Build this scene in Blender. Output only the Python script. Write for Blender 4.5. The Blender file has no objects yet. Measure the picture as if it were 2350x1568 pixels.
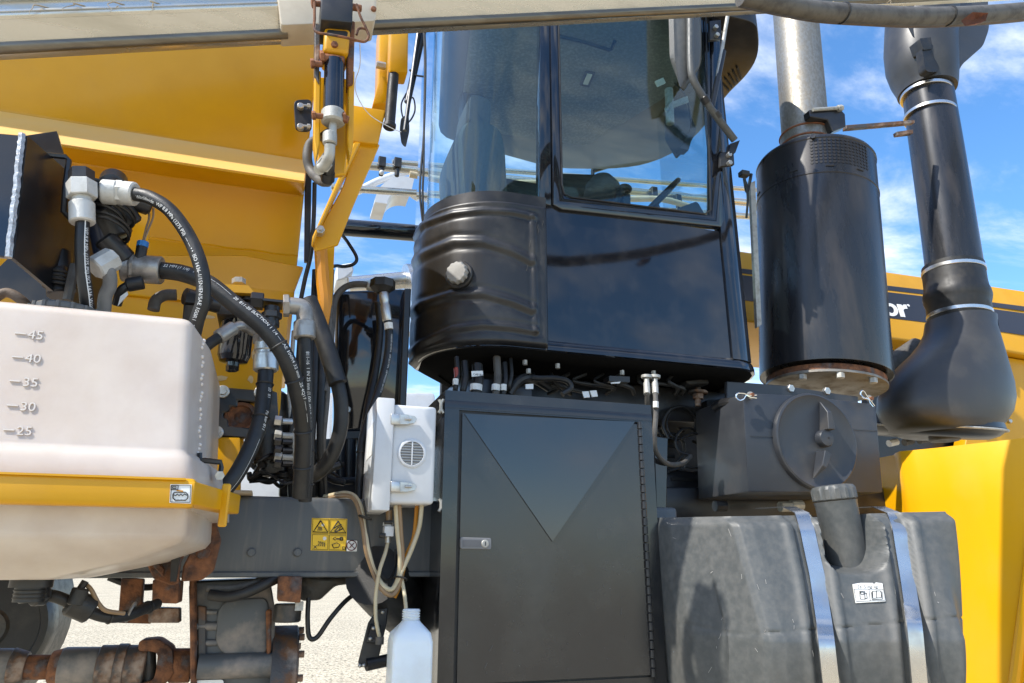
import bpy, bmesh, math, random
from mathutils import Vector, Matrix, noise as mnoise

random.seed(7)
R = math.radians
scene = bpy.context.scene
COL = scene.collection

# ------------------------------------------------------------------ camera
F, W, H = 1650.0, 2350.0, 1568.0          # focal length and picture size in layout pixels
YAW, PIT = R(18.0), R(17.4)
CAM = Vector((0, 0, 1.5))
fw = Vector((math.sin(YAW)*math.cos(PIT), math.cos(YAW)*math.cos(PIT), math.sin(PIT)))
rt = Vector((math.cos(YAW), -math.sin(YAW), 0))
up = rt.cross(fw)
cd = bpy.data.cameras.new('camera'); cam = bpy.data.objects.new('camera', cd); COL.objects.link(cam)
cd.sensor_fit = 'HORIZONTAL'; cd.sensor_width = 36; cd.lens = 36*F/W
cd.clip_start = 0.05; cd.clip_end = 3000
M = Matrix((rt, up, -fw)).transposed().to_4x4(); M.translation = CAM
cam.matrix_world = M
scene.camera = cam

# ------------------------------------------------------------------ sky and sun
SUN_HEAD, SUN_EL = R(73), R(50)           # heading the light travels (from +Y towards +X), elevation
to_sun = Vector((-math.sin(SUN_HEAD)*math.cos(SUN_EL), -math.cos(SUN_HEAD)*math.cos(SUN_EL), math.sin(SUN_EL)))
w = bpy.data.worlds.new('World'); scene.world = w; w.use_nodes = True
nt = w.node_tree; nt.nodes.clear()
def N(t, **k):
    n = nt.nodes.new(t)
    for a, b in k.items(): setattr(n, a, b)
    return n
sky = N('ShaderNodeTexSky', sky_type='NISHITA', sun_disc=False, sun_elevation=SUN_EL,
        sun_rotation=math.atan2(to_sun.x, to_sun.y), altitude=200, air_density=1.0, dust_density=0.4, ozone_density=2.5)
tc = N('ShaderNodeTexCoord'); sep = N('ShaderNodeSeparateXYZ'); nt.links.new(tc.outputs['Generated'], sep.inputs[0])
add = N('ShaderNodeMath', operation='ADD'); add.inputs[1].default_value = 0.12
ab = N('ShaderNodeMath', operation='ABSOLUTE'); nt.links.new(sep.outputs['Z'], ab.inputs[0]); nt.links.new(ab.outputs[0], add.inputs[0])
dx = N('ShaderNodeMath', operation='DIVIDE'); dy = N('ShaderNodeMath', operation='DIVIDE')
nt.links.new(sep.outputs['X'], dx.inputs[0]); nt.links.new(add.outputs[0], dx.inputs[1])
nt.links.new(sep.outputs['Y'], dy.inputs[0]); nt.links.new(add.outputs[0], dy.inputs[1])
cmb = N('ShaderNodeCombineXYZ'); nt.links.new(dx.outputs[0], cmb.inputs[0]); nt.links.new(dy.outputs[0], cmb.inputs[1])
mp = N('ShaderNodeMapping'); mp.inputs['Rotation'].default_value = (0, 0, R(35)); mp.inputs['Scale'].default_value = (1.0, 2.0, 1)
mp.inputs['Location'].default_value = (1.3, 2.2, 0)
nt.links.new(cmb.outputs[0], mp.inputs[0])
ns = N('ShaderNodeTexNoise'); ns.inputs['Scale'].default_value = 1.1; ns.inputs['Detail'].default_value = 9
ns.inputs['Roughness'].default_value = 0.62; ns.inputs['Distortion'].default_value = 0.35
nt.links.new(mp.outputs[0], ns.inputs['Vector'])
cr = N('ShaderNodeMapRange', interpolation_type='SMOOTHSTEP'); cr.inputs[1].default_value = 0.45; cr.inputs[2].default_value = 0.71
nt.links.new(ns.outputs['Fac'], cr.inputs[0])
hs = N('ShaderNodeHueSaturation'); hs.inputs['Saturation'].default_value = 1.22; hs.inputs['Value'].default_value = 1.45
nt.links.new(sky.outputs[0], hs.inputs['Color'])
mx = N('ShaderNodeMix', data_type='RGBA'); mx.inputs[7].default_value = (6.6, 6.9, 7.5, 1)
nt.links.new(cr.outputs[0], mx.inputs[0]); nt.links.new(hs.outputs[0], mx.inputs[6])
bg = N('ShaderNodeBackground'); bg.inputs['Strength'].default_value = 0.15
nt.links.new(mx.outputs[2], bg.inputs['Color'])
wo = N('ShaderNodeOutputWorld'); nt.links.new(bg.outputs[0], wo.inputs['Surface'])
sd = bpy.data.lights.new('sun', 'SUN'); sd.energy = 4.6; sd.angle = R(0.53); sd.color = (1.0, 0.95, 0.87)
so = bpy.data.objects.new('sun', sd); COL.objects.link(so)
so.rotation_euler = (-to_sun).to_track_quat('-Z', 'Y').to_euler()
so.location = to_sun*20
vs = scene.view_settings
vs.view_transform = 'Standard'; vs.look = 'None'; vs.gamma = 1.0; vs.use_curve_mapping = False; vs.exposure = 0.5
scene.cycles.max_bounces = 8; scene.cycles.transparent_max_bounces = 24
scene.cycles.diffuse_bounces = 4; scene.cycles.glossy_bounces = 4

# ------------------------------------------------------------------ layout helpers
def ray(x, y): return fw + rt*((x - W/2)/F) + up*((H/2 - y)/F)
def P(x, y, Y):
    d = ray(x, y); return CAM + d*(Y/d.y)
def PX(x, y, X):
    d = ray(x, y); return CAM + d*(X/d.x)
def PZ(x, y, z):
    d = ray(x, y); return CAM + d*((z - CAM.z)/d.z)
def S(x, y, Y): return Y/ray(x, y).y/F     # metres per layout pixel there

def catmull(pts, n=8):
    pts = [Vector(p) for p in pts]
    if len(pts) < 3: return pts
    q = [pts[0]*2 - pts[1]] + pts + [pts[-1]*2 - pts[-2]]
    out = []
    for i in range(1, len(q) - 2):
        a, b, c, d = q[i-1:i+3]
        for k in range(n):
            t = k/n
            out.append(0.5*((2*b) + (c - a)*t + (2*a - 5*b + 4*c - d)*t*t + (3*b - a - 3*c + d)*t**3))
    out.append(pts[-1]); return out

def roundpoly(pts, r, n=4):
    """2D/3D polygon with rounded corners"""
    out = []; m = len(pts)
    for i in range(m):
        p = Vector(pts[i]); a = Vector(pts[i-1]); b = Vector(pts[(i+1) % m])
        rr = r[i] if isinstance(r, (list, tuple)) else r
        la, lb = (a-p).length, (b-p).length
        k = min(rr, la*0.48, lb*0.48)
        if k < 1e-5: out += [p.copy()]*(n+1); continue
        s, e = p + (a-p)*(k/la), p + (b-p)*(k/lb)
        for j in range(n+1):
            t = j/n; out.append(s*(1-t)**2 + p*2*t*(1-t) + e*t*t)
    return out

class B:
    """collects geometry (world coordinates) that becomes ONE mesh object"""
    def __init__(self): self.bm = bmesh.new()
    def face(self, vs):
        try: return self.bm.faces.new(vs)
        except ValueError: return None
    def prism(self, pts, vec):
        vec = Vector(vec); a = [self.bm.verts.new(p) for p in pts]; b = [self.bm.verts.new(Vector(p)+vec) for p in pts]
        self.face(a); self.face(list(reversed(b))); n = len(a)
        for i in range(n): self.face([a[i], b[i], b[(i+1) % n], a[(i+1) % n]])
        return self
    def pp(self, px, Y, d, r=0, n=4):
        """prism from a layout outline on the plane Y, d metres deep (away)"""
        pts = [P(x, y, Y) for x, y in px]
        if r: pts = roundpoly(pts, r, n)
        return self.prism(pts, (0, d, 0))
    def box(self, a, b):
        x0, x1 = sorted((a[0], b[0])); y0, y1 = sorted((a[1], b[1])); z0, z1 = sorted((a[2], b[2]))
        return self.prism([(x0,y0,z0),(x1,y0,z0),(x1,y0,z1),(x0,y0,z1)], (0, y1-y0, 0))
    def loft(self, rings, caps=True, closed=True):
        vr = [[self.bm.verts.new(p) for p in r] for r in rings]
        for a, b in zip(vr, vr[1:]):
            n = len(a)
            for i in range(n if closed else n-1):
                self.face([a[i], a[(i+1) % n], b[(i+1) % n], b[i]])
        if caps and closed: self.face(list(reversed(vr[0]))); self.face(vr[-1])
        return self
    def tube(self, pts, r, seg=12, n=8, caps=True, smooth=True):
        pts = catmull(pts, n) if smooth else [Vector(p) for p in pts]
        m = len(pts); rings = []; prev = None
        for i, p in enumerate(pts):
            t = (pts[min(i+1, m-1)] - pts[max(i-1, 0)]).normalized()
            if prev is None:
                u = t.orthogonal().normalized()
            else:
                u = prev - t*prev.dot(t)
                u = u.normalized() if u.length > 1e-6 else t.orthogonal().normalized()
            prev = u; v = t.cross(u)
            rr = r(i/(m-1)) if callable(r) else r
            rings.append([p + (u*math.cos(2*math.pi*k/seg) + v*math.sin(2*math.pi*k/seg))*rr for k in range(seg)])
        return self.loft(rings, caps)
    def lathe(self, A, axis, prof, seg=24, sy=1.0, phase=0.0, mod=None):
        """profile [(height along axis, radius)], sy squashes across; mod(angle, i) scales the radius"""
        A = Vector(A); ax = Vector(axis).normalized()
        u = Vector((1, 0, 0)) if abs(ax.x) < 0.9 else Vector((0, 1, 0))
        u = (u - ax*u.dot(ax)).normalized(); v = ax.cross(u)
        rings = []
        for i, (h, r) in enumerate(prof):
            ring = []
            for k in range(seg):
                a = 2*math.pi*k/seg + phase
                q = r*(mod(a, i) if mod else 1)
                ring.append(A + ax*h + u*(math.cos(a)*q) + v*(math.sin(a)*q*sy))
            rings.append(ring)
        return self.loft(rings)
    def cyl(self, a, b, r, seg=16, r2=None, bev=0.0):
        a, b = Vector(a), Vector(b); L = (b-a).length; r2 = r if r2 is None else r2
        if bev: prof = [(0, r-bev), (bev, r), (L-bev, r2), (L, r2-bev)]
        else: prof = [(0, r), (L, r2)]
        return self.lathe(a, b-a, prof, seg)
    def hexn(self, a, b, r): return self.cyl(a, b, r, 6, bev=r*0.06)
    def torus(self, c, axis, Rr, r, seg=24, s2=8):
        c = Vector(c); ax = Vector(axis).normalized(); u = ax.orthogonal().normalized(); v = ax.cross(u)
        rings = []
        for k in range(seg+1):
            a = 2*math.pi*k/seg; d = u*math.cos(a) + v*math.sin(a)
            rings.append([c + d*(Rr + r*math.cos(2*math.pi*j/s2)) + ax*(r*math.sin(2*math.pi*j/s2)) for j in range(s2)])
        return self.loft(rings, caps=False)
    def sphere(self, c, r, sc=(1, 1, 1), seg=16):
        m = Matrix.Translation(Vector(c)) @ Matrix.Diagonal((sc[0], sc[1], sc[2], 1))
        bmesh.ops.create_uvsphere(self.bm, u_segments=seg, v_segments=max(6, seg//2), radius=r, matrix=m); return self
    def bevel(self, wd, seg=2, ang=25):
        bm = self.bm; bmesh.ops.remove_doubles(bm, verts=bm.verts, dist=1e-5)
        bmesh.ops.recalc_face_normals(bm, faces=bm.faces)
        es = [e for e in bm.edges if len(e.link_faces) == 2 and e.calc_face_angle(0) > R(ang)]
        if es: bmesh.ops.bevel(bm, geom=es, offset=wd, segments=seg, affect='EDGES', profile=0.5, clamp_overlap=True)
        return self
    def text(self, s, fn, size=1.0, ext=0.0, bold=0.0):
        """glyph outlines as faces; fn maps (u, v) in text units to a point"""
        cu = bpy.data.curves.new('glyphs', 'FONT'); cu.body = s; cu.size = size; cu.resolution_u = 3; cu.extrude = ext; cu.offset = bold
        o = bpy.data.objects.new('glyphs', cu); COL.objects.link(o)
        dg = bpy.context.evaluated_depsgraph_get(); me = o.evaluated_get(dg).to_mesh()
        vv = [self.bm.verts.new(fn(v.co.x, v.co.y) + (Vector((0, -v.co.z, 0)) if ext else Vector())) for v in me.vertices]
        for p in me.polygons: self.face([vv[i] for i in p.vertices])
        o.evaluated_get(dg).to_mesh_clear()
        bpy.data.objects.remove(o); bpy.data.curves.remove(cu); return self
    def out(self, name, mat, parent=None, label=None, cat=None, group=None, kind=None, smooth=35, norm=True):
        bm = self.bm
        if norm: bmesh.ops.recalc_face_normals(bm, faces=bm.faces)
        co = [v.co for v in bm.verts]
        lo = Vector((min(c.x for c in co), min(c.y for c in co), min(c.z for c in co)))
        hi = Vector((max(c.x for c in co), max(c.y for c in co), max(c.z for c in co)))
        org = (lo + hi)/2
        if parent is None: org.z = lo.z
        for v in bm.verts: v.co -= org
        me = bpy.data.meshes.new(name); bm.to_mesh(me); bm.free()
        me.materials.append(mat)
        if smooth:
            me.shade_smooth()
            if smooth < 170: me.set_sharp_from_angle(angle=R(smooth))
        o = bpy.data.objects.new(name, me); COL.objects.link(o)
        o.location = org - WL[parent.name] if parent else org
        if parent: o.parent = parent
        WL[o.name] = org.copy()
        tag(o, label, cat, group, kind); return o
WL = {}
def tag(o, label=None, cat=None, group=None, kind=None):
    if label: o['label'] = label
    if cat: o['category'] = cat
    if group: o['group'] = group
    if kind: o['kind'] = kind
    return o
def thing(name, label, cat, loc, group=None):
    o = bpy.data.objects.new(name, None); COL.objects.link(o); o.location = loc; o.empty_display_size = 0.05
    WL[o.name] = Vector(loc); return tag(o, label, cat, group)

# ------------------------------------------------------------------ materials
def mk(name, c, c2=None, scale=6, thr=(0.45, 0.7), rough=0.45, r2=None, metal=0.0, bump=0.0, bscale=300, bdist=0.002,
       coat=0.0, dust=None, dthr=(0.5, 0.75), dscale=3, stretch=(1, 1, 1), spec=0.5, trans=0.0, sss=0.0, ior=1.5):
    m = bpy.data.materials.new(name); m.use_nodes = True; t = m.node_tree; p = t.nodes['Principled BSDF']; L = t.links.new
    def nn(k, **kw):
        n = t.nodes.new(k)
        for a, b in kw.items(): setattr(n, a, b)
        return n
    co = nn('ShaderNodeTexCoord'); mpg = nn('ShaderNodeMapping'); mpg.inputs['Scale'].default_value = stretch
    L(co.outputs['Object'], mpg.inputs[0])
    col = nn('ShaderNodeRGB'); col.outputs[0].default_value = (*c, 1); cur = col.outputs[0]
    def nz(sc, lo, hi, vec=mpg.outputs[0], det=6):
        n = nn('ShaderNodeTexNoise'); n.inputs['Scale'].default_value = sc; n.inputs['Detail'].default_value = det
        n.inputs['Roughness'].default_value = 0.6
        L(vec, n.inputs['Vector']); r_ = nn('ShaderNodeMapRange'); r_.inputs[1].default_value = lo; r_.inputs[2].default_value = hi
        L(n.outputs['Fac'], r_.inputs[0]); return r_.outputs[0], n.outputs['Fac']
    f1, raw = nz(scale, *thr)
    if c2:
        a = nn('ShaderNodeMix', data_type='RGBA'); a.inputs[7].default_value = (*c2, 1); L(f1, a.inputs[0]); L(cur, a.inputs[6]); cur = a.outputs[2]
    rr = nn('ShaderNodeMapRange'); rr.inputs[3].default_value = rough; rr.inputs[4].default_value = r2 if r2 is not None else rough
    L(f1, rr.inputs[0]); rcur = rr.outputs[0]
    if dust:
        f2, _ = nz(dscale, *dthr)
        a = nn('ShaderNodeMix', data_type='RGBA'); a.inputs[7].default_value = (*dust[0], 1); L(cur, a.inputs[6])
        mu = nn('ShaderNodeMath', operation='MULTIPLY'); mu.inputs[1].default_value = dust[1]; L(f2, mu.inputs[0]); L(mu.outputs[0], a.inputs[0]); cur = a.outputs[2]
        ra = nn('ShaderNodeMix', data_type='FLOAT'); ra.inputs[3].default_value = 0.85; L(mu.outputs[0], ra.inputs[0]); L(rcur, ra.inputs[2]); rcur = ra.outputs[0]
    L(cur, p.inputs['Base Color']); L(rcur, p.inputs['Roughness'])
    p.inputs['Metallic'].default_value = metal; p.inputs['Specular IOR Level'].default_value = spec
    p.inputs['Coat Weight'].default_value = coat; p.inputs['Coat Roughness'].default_value = 0.06
    p.inputs['IOR'].default_value = ior
    if trans: p.inputs['Transmission Weight'].default_value = trans
    if sss:
        p.inputs['Subsurface Weight'].default_value = sss; p.inputs['Subsurface Radius'].default_value = (0.06, 0.05, 0.035)
        p.inputs['Subsurface Scale'].default_value = 0.6
    if bump:
        _, b = nz(bscale, 0, 1, co.outputs['Object'], 3); bn = nn('ShaderNodeBump'); bn.inputs['Strength'].default_value = bump
        bn.inputs['Distance'].default_value = bdist; L(b, bn.inputs['Height']); L(bn.outputs[0], p.inputs['Normal'])
    return m
DU = (0.36, 0.31, 0.24)
MT = dict(
 yellow=mk('yellow_paint', (0.66, 0.325, 0.001), (0.59, 0.285, 0.001), scale=3, rough=0.3, r2=0.42, coat=0.06, spec=0.38, bump=0.04, bscale=60, dust=(DU, 0.07), dscale=4),
 fender=mk('fender_yellow', (0.78, 0.385, 0.002), (0.75, 0.36, 0.002), scale=2, rough=0.36, r2=0.5, spec=0.35, bump=0.05, bscale=25, dust=((0.58, 0.36, 0.08), 0.22), dscale=3.5, dthr=(0.5, 0.8), stretch=(1, 1, 0.6)),
 gloss=mk('black_gloss_paint', (0.008, 0.009, 0.012), rough=0.05, r2=0.09, coat=0.5, dust=(DU, 0.05), dscale=9, bump=0.015, bscale=12, spec=0.5),
 black=mk('black_satin_paint', (0.012, 0.012, 0.014), (0.02, 0.02, 0.021), rough=0.3, r2=0.42, dust=(DU, 0.08), bump=0.08, bscale=250),
 door=mk('black_textured_paint', (0.015, 0.015, 0.016), (0.020, 0.020, 0.020), rough=0.13, r2=0.20, bump=0.14, bscale=420, bdist=0.001, dust=(DU, 0.05), dscale=5, spec=0.7),
 plastic=mk('black_moulded_plastic', (0.013, 0.013, 0.014), (0.02, 0.02, 0.02), rough=0.34, r2=0.45, bump=0.12, bscale=500, bdist=0.0008, dust=(DU, 0.06), dscale=6),
 greypl=mk('charcoal_polyethylene', (0.066, 0.071, 0.070), (0.092, 0.094, 0.09), scale=45, thr=(0.40, 0.66), rough=0.42, r2=0.55, bump=0.25, bscale=600, bdist=0.0008, dust=((0.28, 0.23, 0.17), 0.22), dscale=2.6, dthr=(0.48, 0.8)),
 dustbox=mk('dusty_charcoal_plastic', (0.028, 0.031, 0.037), (0.040, 0.043, 0.048), rough=0.4, r2=0.52, bump=0.3, bscale=500, bdist=0.0008, dust=((0.34, 0.25, 0.15), 0.16), dscale=2.8, dthr=(0.52, 0.78)),
 rubber=mk('black_rubber', (0.009, 0.009, 0.009), (0.018, 0.017, 0.016), scale=30, rough=0.45, r2=0.6, bump=0.3, bscale=260, dust=(DU, 0.06), dscale=12),
 greyrub=mk('faded_grey_rubber', (0.10, 0.092, 0.08), (0.055, 0.05, 0.046), scale=25, rough=0.6, r2=0.75, bump=0.3, bscale=260),
 frame=mk('grey_frame_paint', (0.075, 0.082, 0.088), (0.092, 0.098, 0.10), scale=4, rough=0.4, r2=0.52, bump=0.06, bscale=120, dust=(DU, 0.22), dscale=6, stretch=(4, 1, 0.5)),
 axle=mk('grey_axle_paint', (0.085, 0.09, 0.093), (0.115, 0.115, 0.112), scale=5, rough=0.45, r2=0.6, bump=0.1, bscale=150, dust=((0.40, 0.33, 0.27), 0.6), dscale=6, dthr=(0.5, 0.66)),
 rust=mk('rusted_steel', (0.22, 0.085, 0.032), (0.055, 0.028, 0.02), scale=22, thr=(0.38, 0.62), rough=0.75, r2=0.9, bump=0.8, bscale=90, bdist=0.004, dust=((0.10, 0.10, 0.105), 0.7), dscale=14, dthr=(0.56, 0.66)),
 rustg=mk('rusty_painted_steel', (0.06, 0.055, 0.052), (0.17, 0.075, 0.03), scale=12, thr=(0.46, 0.6), rough=0.5, r2=0.85, bump=0.6, bscale=100, bdist=0.003, dust=((0.42, 0.35, 0.29), 0.65), dscale=8, dthr=(0.54, 0.66)),
 steel=mk('zinc_plated_steel', (0.55, 0.54, 0.51), (0.42, 0.41, 0.38), scale=30, rough=0.32, r2=0.5, metal=0.85, bump=0.15, bscale=200),
 dull=mk('dull_grey_fitting', (0.42, 0.41, 0.37), (0.30, 0.285, 0.25), scale=40, rough=0.5, r2=0.7, metal=0.35, bump=0.4, bscale=220),
 galv=mk('galvanised_exhaust', (0.30, 0.28, 0.24), (0.24, 0.22, 0.185), scale=70, thr=(0.42, 0.58), rough=0.42, r2=0.55, metal=0.7, bump=0.25, bscale=400, stretch=(1, 1, 0.6), dust=((0.30, 0.23, 0.14), 0.35), dscale=10),
 alu=mk('aluminium_extrusion', (0.60, 0.57, 0.50), (0.50, 0.46, 0.38), scale=5, rough=0.22, r2=0.36, metal=0.8, bump=0.06, bscale=80, stretch=(0.3, 3, 3), dust=((0.42, 0.36, 0.25), 0.45), dscale=7),
 strap=mk('stainless_strap', (0.62, 0.61, 0.59), (0.50, 0.49, 0.47), rough=0.27, r2=0.4, metal=1.0, scale=14, bump=0.08, bscale=90),
 chrome=mk('polished_chrome', (0.75, 0.75, 0.74), rough=0.08, metal=1.0),
 sleeve=mk('cream_sleeve', (0.60, 0.53, 0.42), (0.50, 0.43, 0.33), scale=8, rough=0.5, r2=0.65, dust=((0.36, 0.28, 0.18), 0.4)),
 poly=mk('natural_polyethylene', (0.60, 0.53, 0.465), (0.47, 0.385, 0.32), scale=3.5, thr=(0.42, 0.72), rough=0.3, r2=0.42, sss=0.45, bump=0.05, bscale=60, dust=((0.5, 0.4, 0.28), 0.25), dscale=3),
 polym=mk('moulded_numerals', (0.68, 0.62, 0.56), rough=0.35),
 white=mk('white_abs', (0.60, 0.61, 0.62), (0.54, 0.55, 0.56), rough=0.3, r2=0.4, dust=((0.45, 0.38, 0.28), 0.15), dscale=5),
 bottle=mk('translucent_bottle', (0.72, 0.78, 0.82), (0.66, 0.72, 0.76), rough=0.35, sss=0.5, dust=((0.5, 0.42, 0.3), 0.2), dscale=6),
 tubec=mk('yellowed_clear_tube', (0.52, 0.44, 0.29), (0.42, 0.34, 0.21), scale=14, rough=0.3, sss=0.2),
 tubeb=mk('brown_tube', (0.27, 0.17, 0.085), (0.2, 0.13, 0.07), scale=14, rough=0.35),
 orange=mk('orange_plastic_hose', (0.55, 0.22, 0.01), rough=0.4),
 stick_w=mk('white_sticker', (0.78, 0.78, 0.75), (0.66, 0.64, 0.58), scale=20, rough=0.45),
 stick_y=mk('yellow_sticker', (0.80, 0.50, 0.012), rough=0.45),
 ink=mk('black_ink', (0.015, 0.013, 0.012), rough=0.5),
 print=mk('white_hose_print', (0.70, 0.70, 0.68), rough=0.6),
 white_v=mk('white_vinyl', (0.80, 0.80, 0.80), rough=0.4),
 blackv=mk('black_vinyl', (0.018, 0.019, 0.026), rough=0.3),
 carpet=mk('grey_headliner_felt', (0.17, 0.18, 0.18), (0.26, 0.27, 0.27), scale=60, rough=0.95, bump=0.6, bscale=250),
 seat=mk('grey_seat_fabric', (0.045, 0.042, 0.038), (0.065, 0.06, 0.054), scale=80, rough=0.9, bump=0.4, bscale=200),
 trim=mk('dark_interior_trim', (0.03, 0.031, 0.033), (0.04, 0.04, 0.04), rough=0.55, bump=0.15, bscale=300),
 red=mk('dark_red_plastic', (0.25, 0.03, 0.015), rough=0.4),
 blue=mk('blue_connector', (0.02, 0.16, 0.45), rough=0.4),
 copper=mk('rusty_bolt', (0.28, 0.11, 0.05), (0.14, 0.06, 0.03), scale=40, rough=0.7, metal=0.3, bump=0.4, bscale=150),
 wood=mk('weathered_wood', (0.42, 0.34, 0.24), (0.30, 0.23, 0.15), scale=20, rough=0.85, bump=0.4, bscale=90, stretch=(1, 6, 6)),
 leaf=mk('dry_leaf', (0.22, 0.08, 0.035), (0.12, 0.05, 0.03), scale=40, rough=0.8),
 twig=mk('dry_twig', (0.36, 0.29, 0.2), rough=0.9),
 lamp=mk('white_lens', (0.75, 0.77, 0.76), rough=0.25),
 washer=mk('grey_cap_plastic', (0.30, 0.29, 0.27), (0.24, 0.23, 0.21), scale=20, rough=0.55, bump=0.4, bscale=300),
)
def glass_mat(name, tint, refl):
    m = bpy.data.materials.new(name); m.use_nodes = True; t = m.node_tree; t.nodes.clear(); L = t.links.new
    o = t.nodes.new('ShaderNodeOutputMaterial'); mx_ = t.nodes.new('ShaderNodeMixShader')
    tr = t.nodes.new('ShaderNodeBsdfTransparent'); tr.inputs[0].default_value = (*tint, 1)
    gl = t.nodes.new('ShaderNodeBsdfGlossy'); gl.inputs['Roughness'].default_value = 0.0; gl.inputs[0].default_value = (0.95, 0.97, 1, 1)
    lw = t.nodes.new('ShaderNodeLayerWeight'); lw.inputs['Blend'].default_value = 0.5
    pw = t.nodes.new('ShaderNodeMath'); pw.operation = 'POWER'; pw.inputs[1].default_value = 4.0; L(lw.outputs['Facing'], pw.inputs[0])
    ma = t.nodes.new('ShaderNodeMath'); ma.operation = 'MULTIPLY_ADD'; ma.inputs[1].default_value = 1 - refl; ma.inputs[2].default_value = refl
    L(pw.outputs[0], ma.inputs[0])
    L(ma.outputs[0], mx_.inputs[0]); L(tr.outputs[0], mx_.inputs[1]); L(gl.outputs[0], mx_.inputs[2]); L(mx_.outputs[0], o.inputs['Surface'])
    return m
MT['glass'] = glass_mat('tinted_glass', (0.80, 0.92, 0.93), 0.042)
MT['rearglass'] = glass_mat('rear_glass', (0.92, 0.96, 0.97), 0.05)

# ================================================================== SETTING
def ground():
    m = bpy.data.materials.new('pale_gravel'); m.use_nodes = True; t = m.node_tree; p = t.nodes['Principled BSDF']; L = t.links.new
    co = t.nodes.new('ShaderNodeTexCoord')
    v = t.nodes.new('ShaderNodeTexVoronoi'); v.inputs['Scale'].default_value = 24; L(co.outputs['Object'], v.inputs['Vector'])
    v2 = t.nodes.new('ShaderNodeTexNoise'); v2.inputs['Scale'].default_value = 15; v2.inputs['Detail'].default_value = 8; v2.inputs['Roughness'].default_value = 0.8; mg = t.nodes.new('ShaderNodeMapping'); mg.inputs['Scale'].default_value = (1, 0.6, 1); mg.inputs['Rotation'].default_value = (0, 0, 0.2); L(co.outputs['Object'], mg.inputs[0]); L(mg.outputs[0], v2.inputs['Vector'])
    n = t.nodes.new('ShaderNodeTexNoise'); n.inputs['Scale'].default_value = 0.7; n.inputs['Detail'].default_value = 6; L(co.outputs['Object'], n.inputs['Vector'])
    r1 = t.nodes.new('ShaderNodeValToRGB'); r1.color_ramp.elements[0].position = 0.38; r1.color_ramp.elements[0].color = (0.11, 0.095, 0.065, 1)
    r1.color_ramp.elements[1].position = 0.53; r1.color_ramp.elements[1].color = (0.62, 0.53, 0.375, 1); L(v2.outputs['Fac'], r1.inputs[0])
    r2 = t.nodes.new('ShaderNodeMapRange'); r2.inputs[1].default_value = 0.3; r2.inputs[2].default_value = 0.7; r2.inputs[3].default_value = 0.84; r2.inputs[4].default_value = 1.05; L(n.outputs['Fac'], r2.inputs[0])
    mu = t.nodes.new('ShaderNodeMix'); mu.data_type = 'RGBA'; mu.blend_type = 'MULTIPLY'; mu.inputs[0].default_value = 1; L(r1.outputs[0], mu.inputs[6]); L(r2.outputs[0], mu.inputs[7])
    L(mu.outputs[2], p.inputs['Base Color']); p.inputs['Roughness'].default_value = 0.95
    b = t.nodes.new('ShaderNodeBump'); b.inputs['Strength'].default_value = 0.9; b.inputs['Distance'].default_value = 0.02
    L(v.outputs['Distance'], b.inputs['Height']); L(b.outputs[0], p.inputs['Normal'])
    g = B(); Rg = 1500
    g.face([g.bm.verts.new(q) for q in ((-Rg, -Rg, 0), (Rg, -Rg, 0), (Rg, Rg, 0), (-Rg, Rg, 0))])
    g.out('ground', m, kind='structure', label='pale gravel yard under and behind the machine', smooth=0)
ground()

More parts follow.
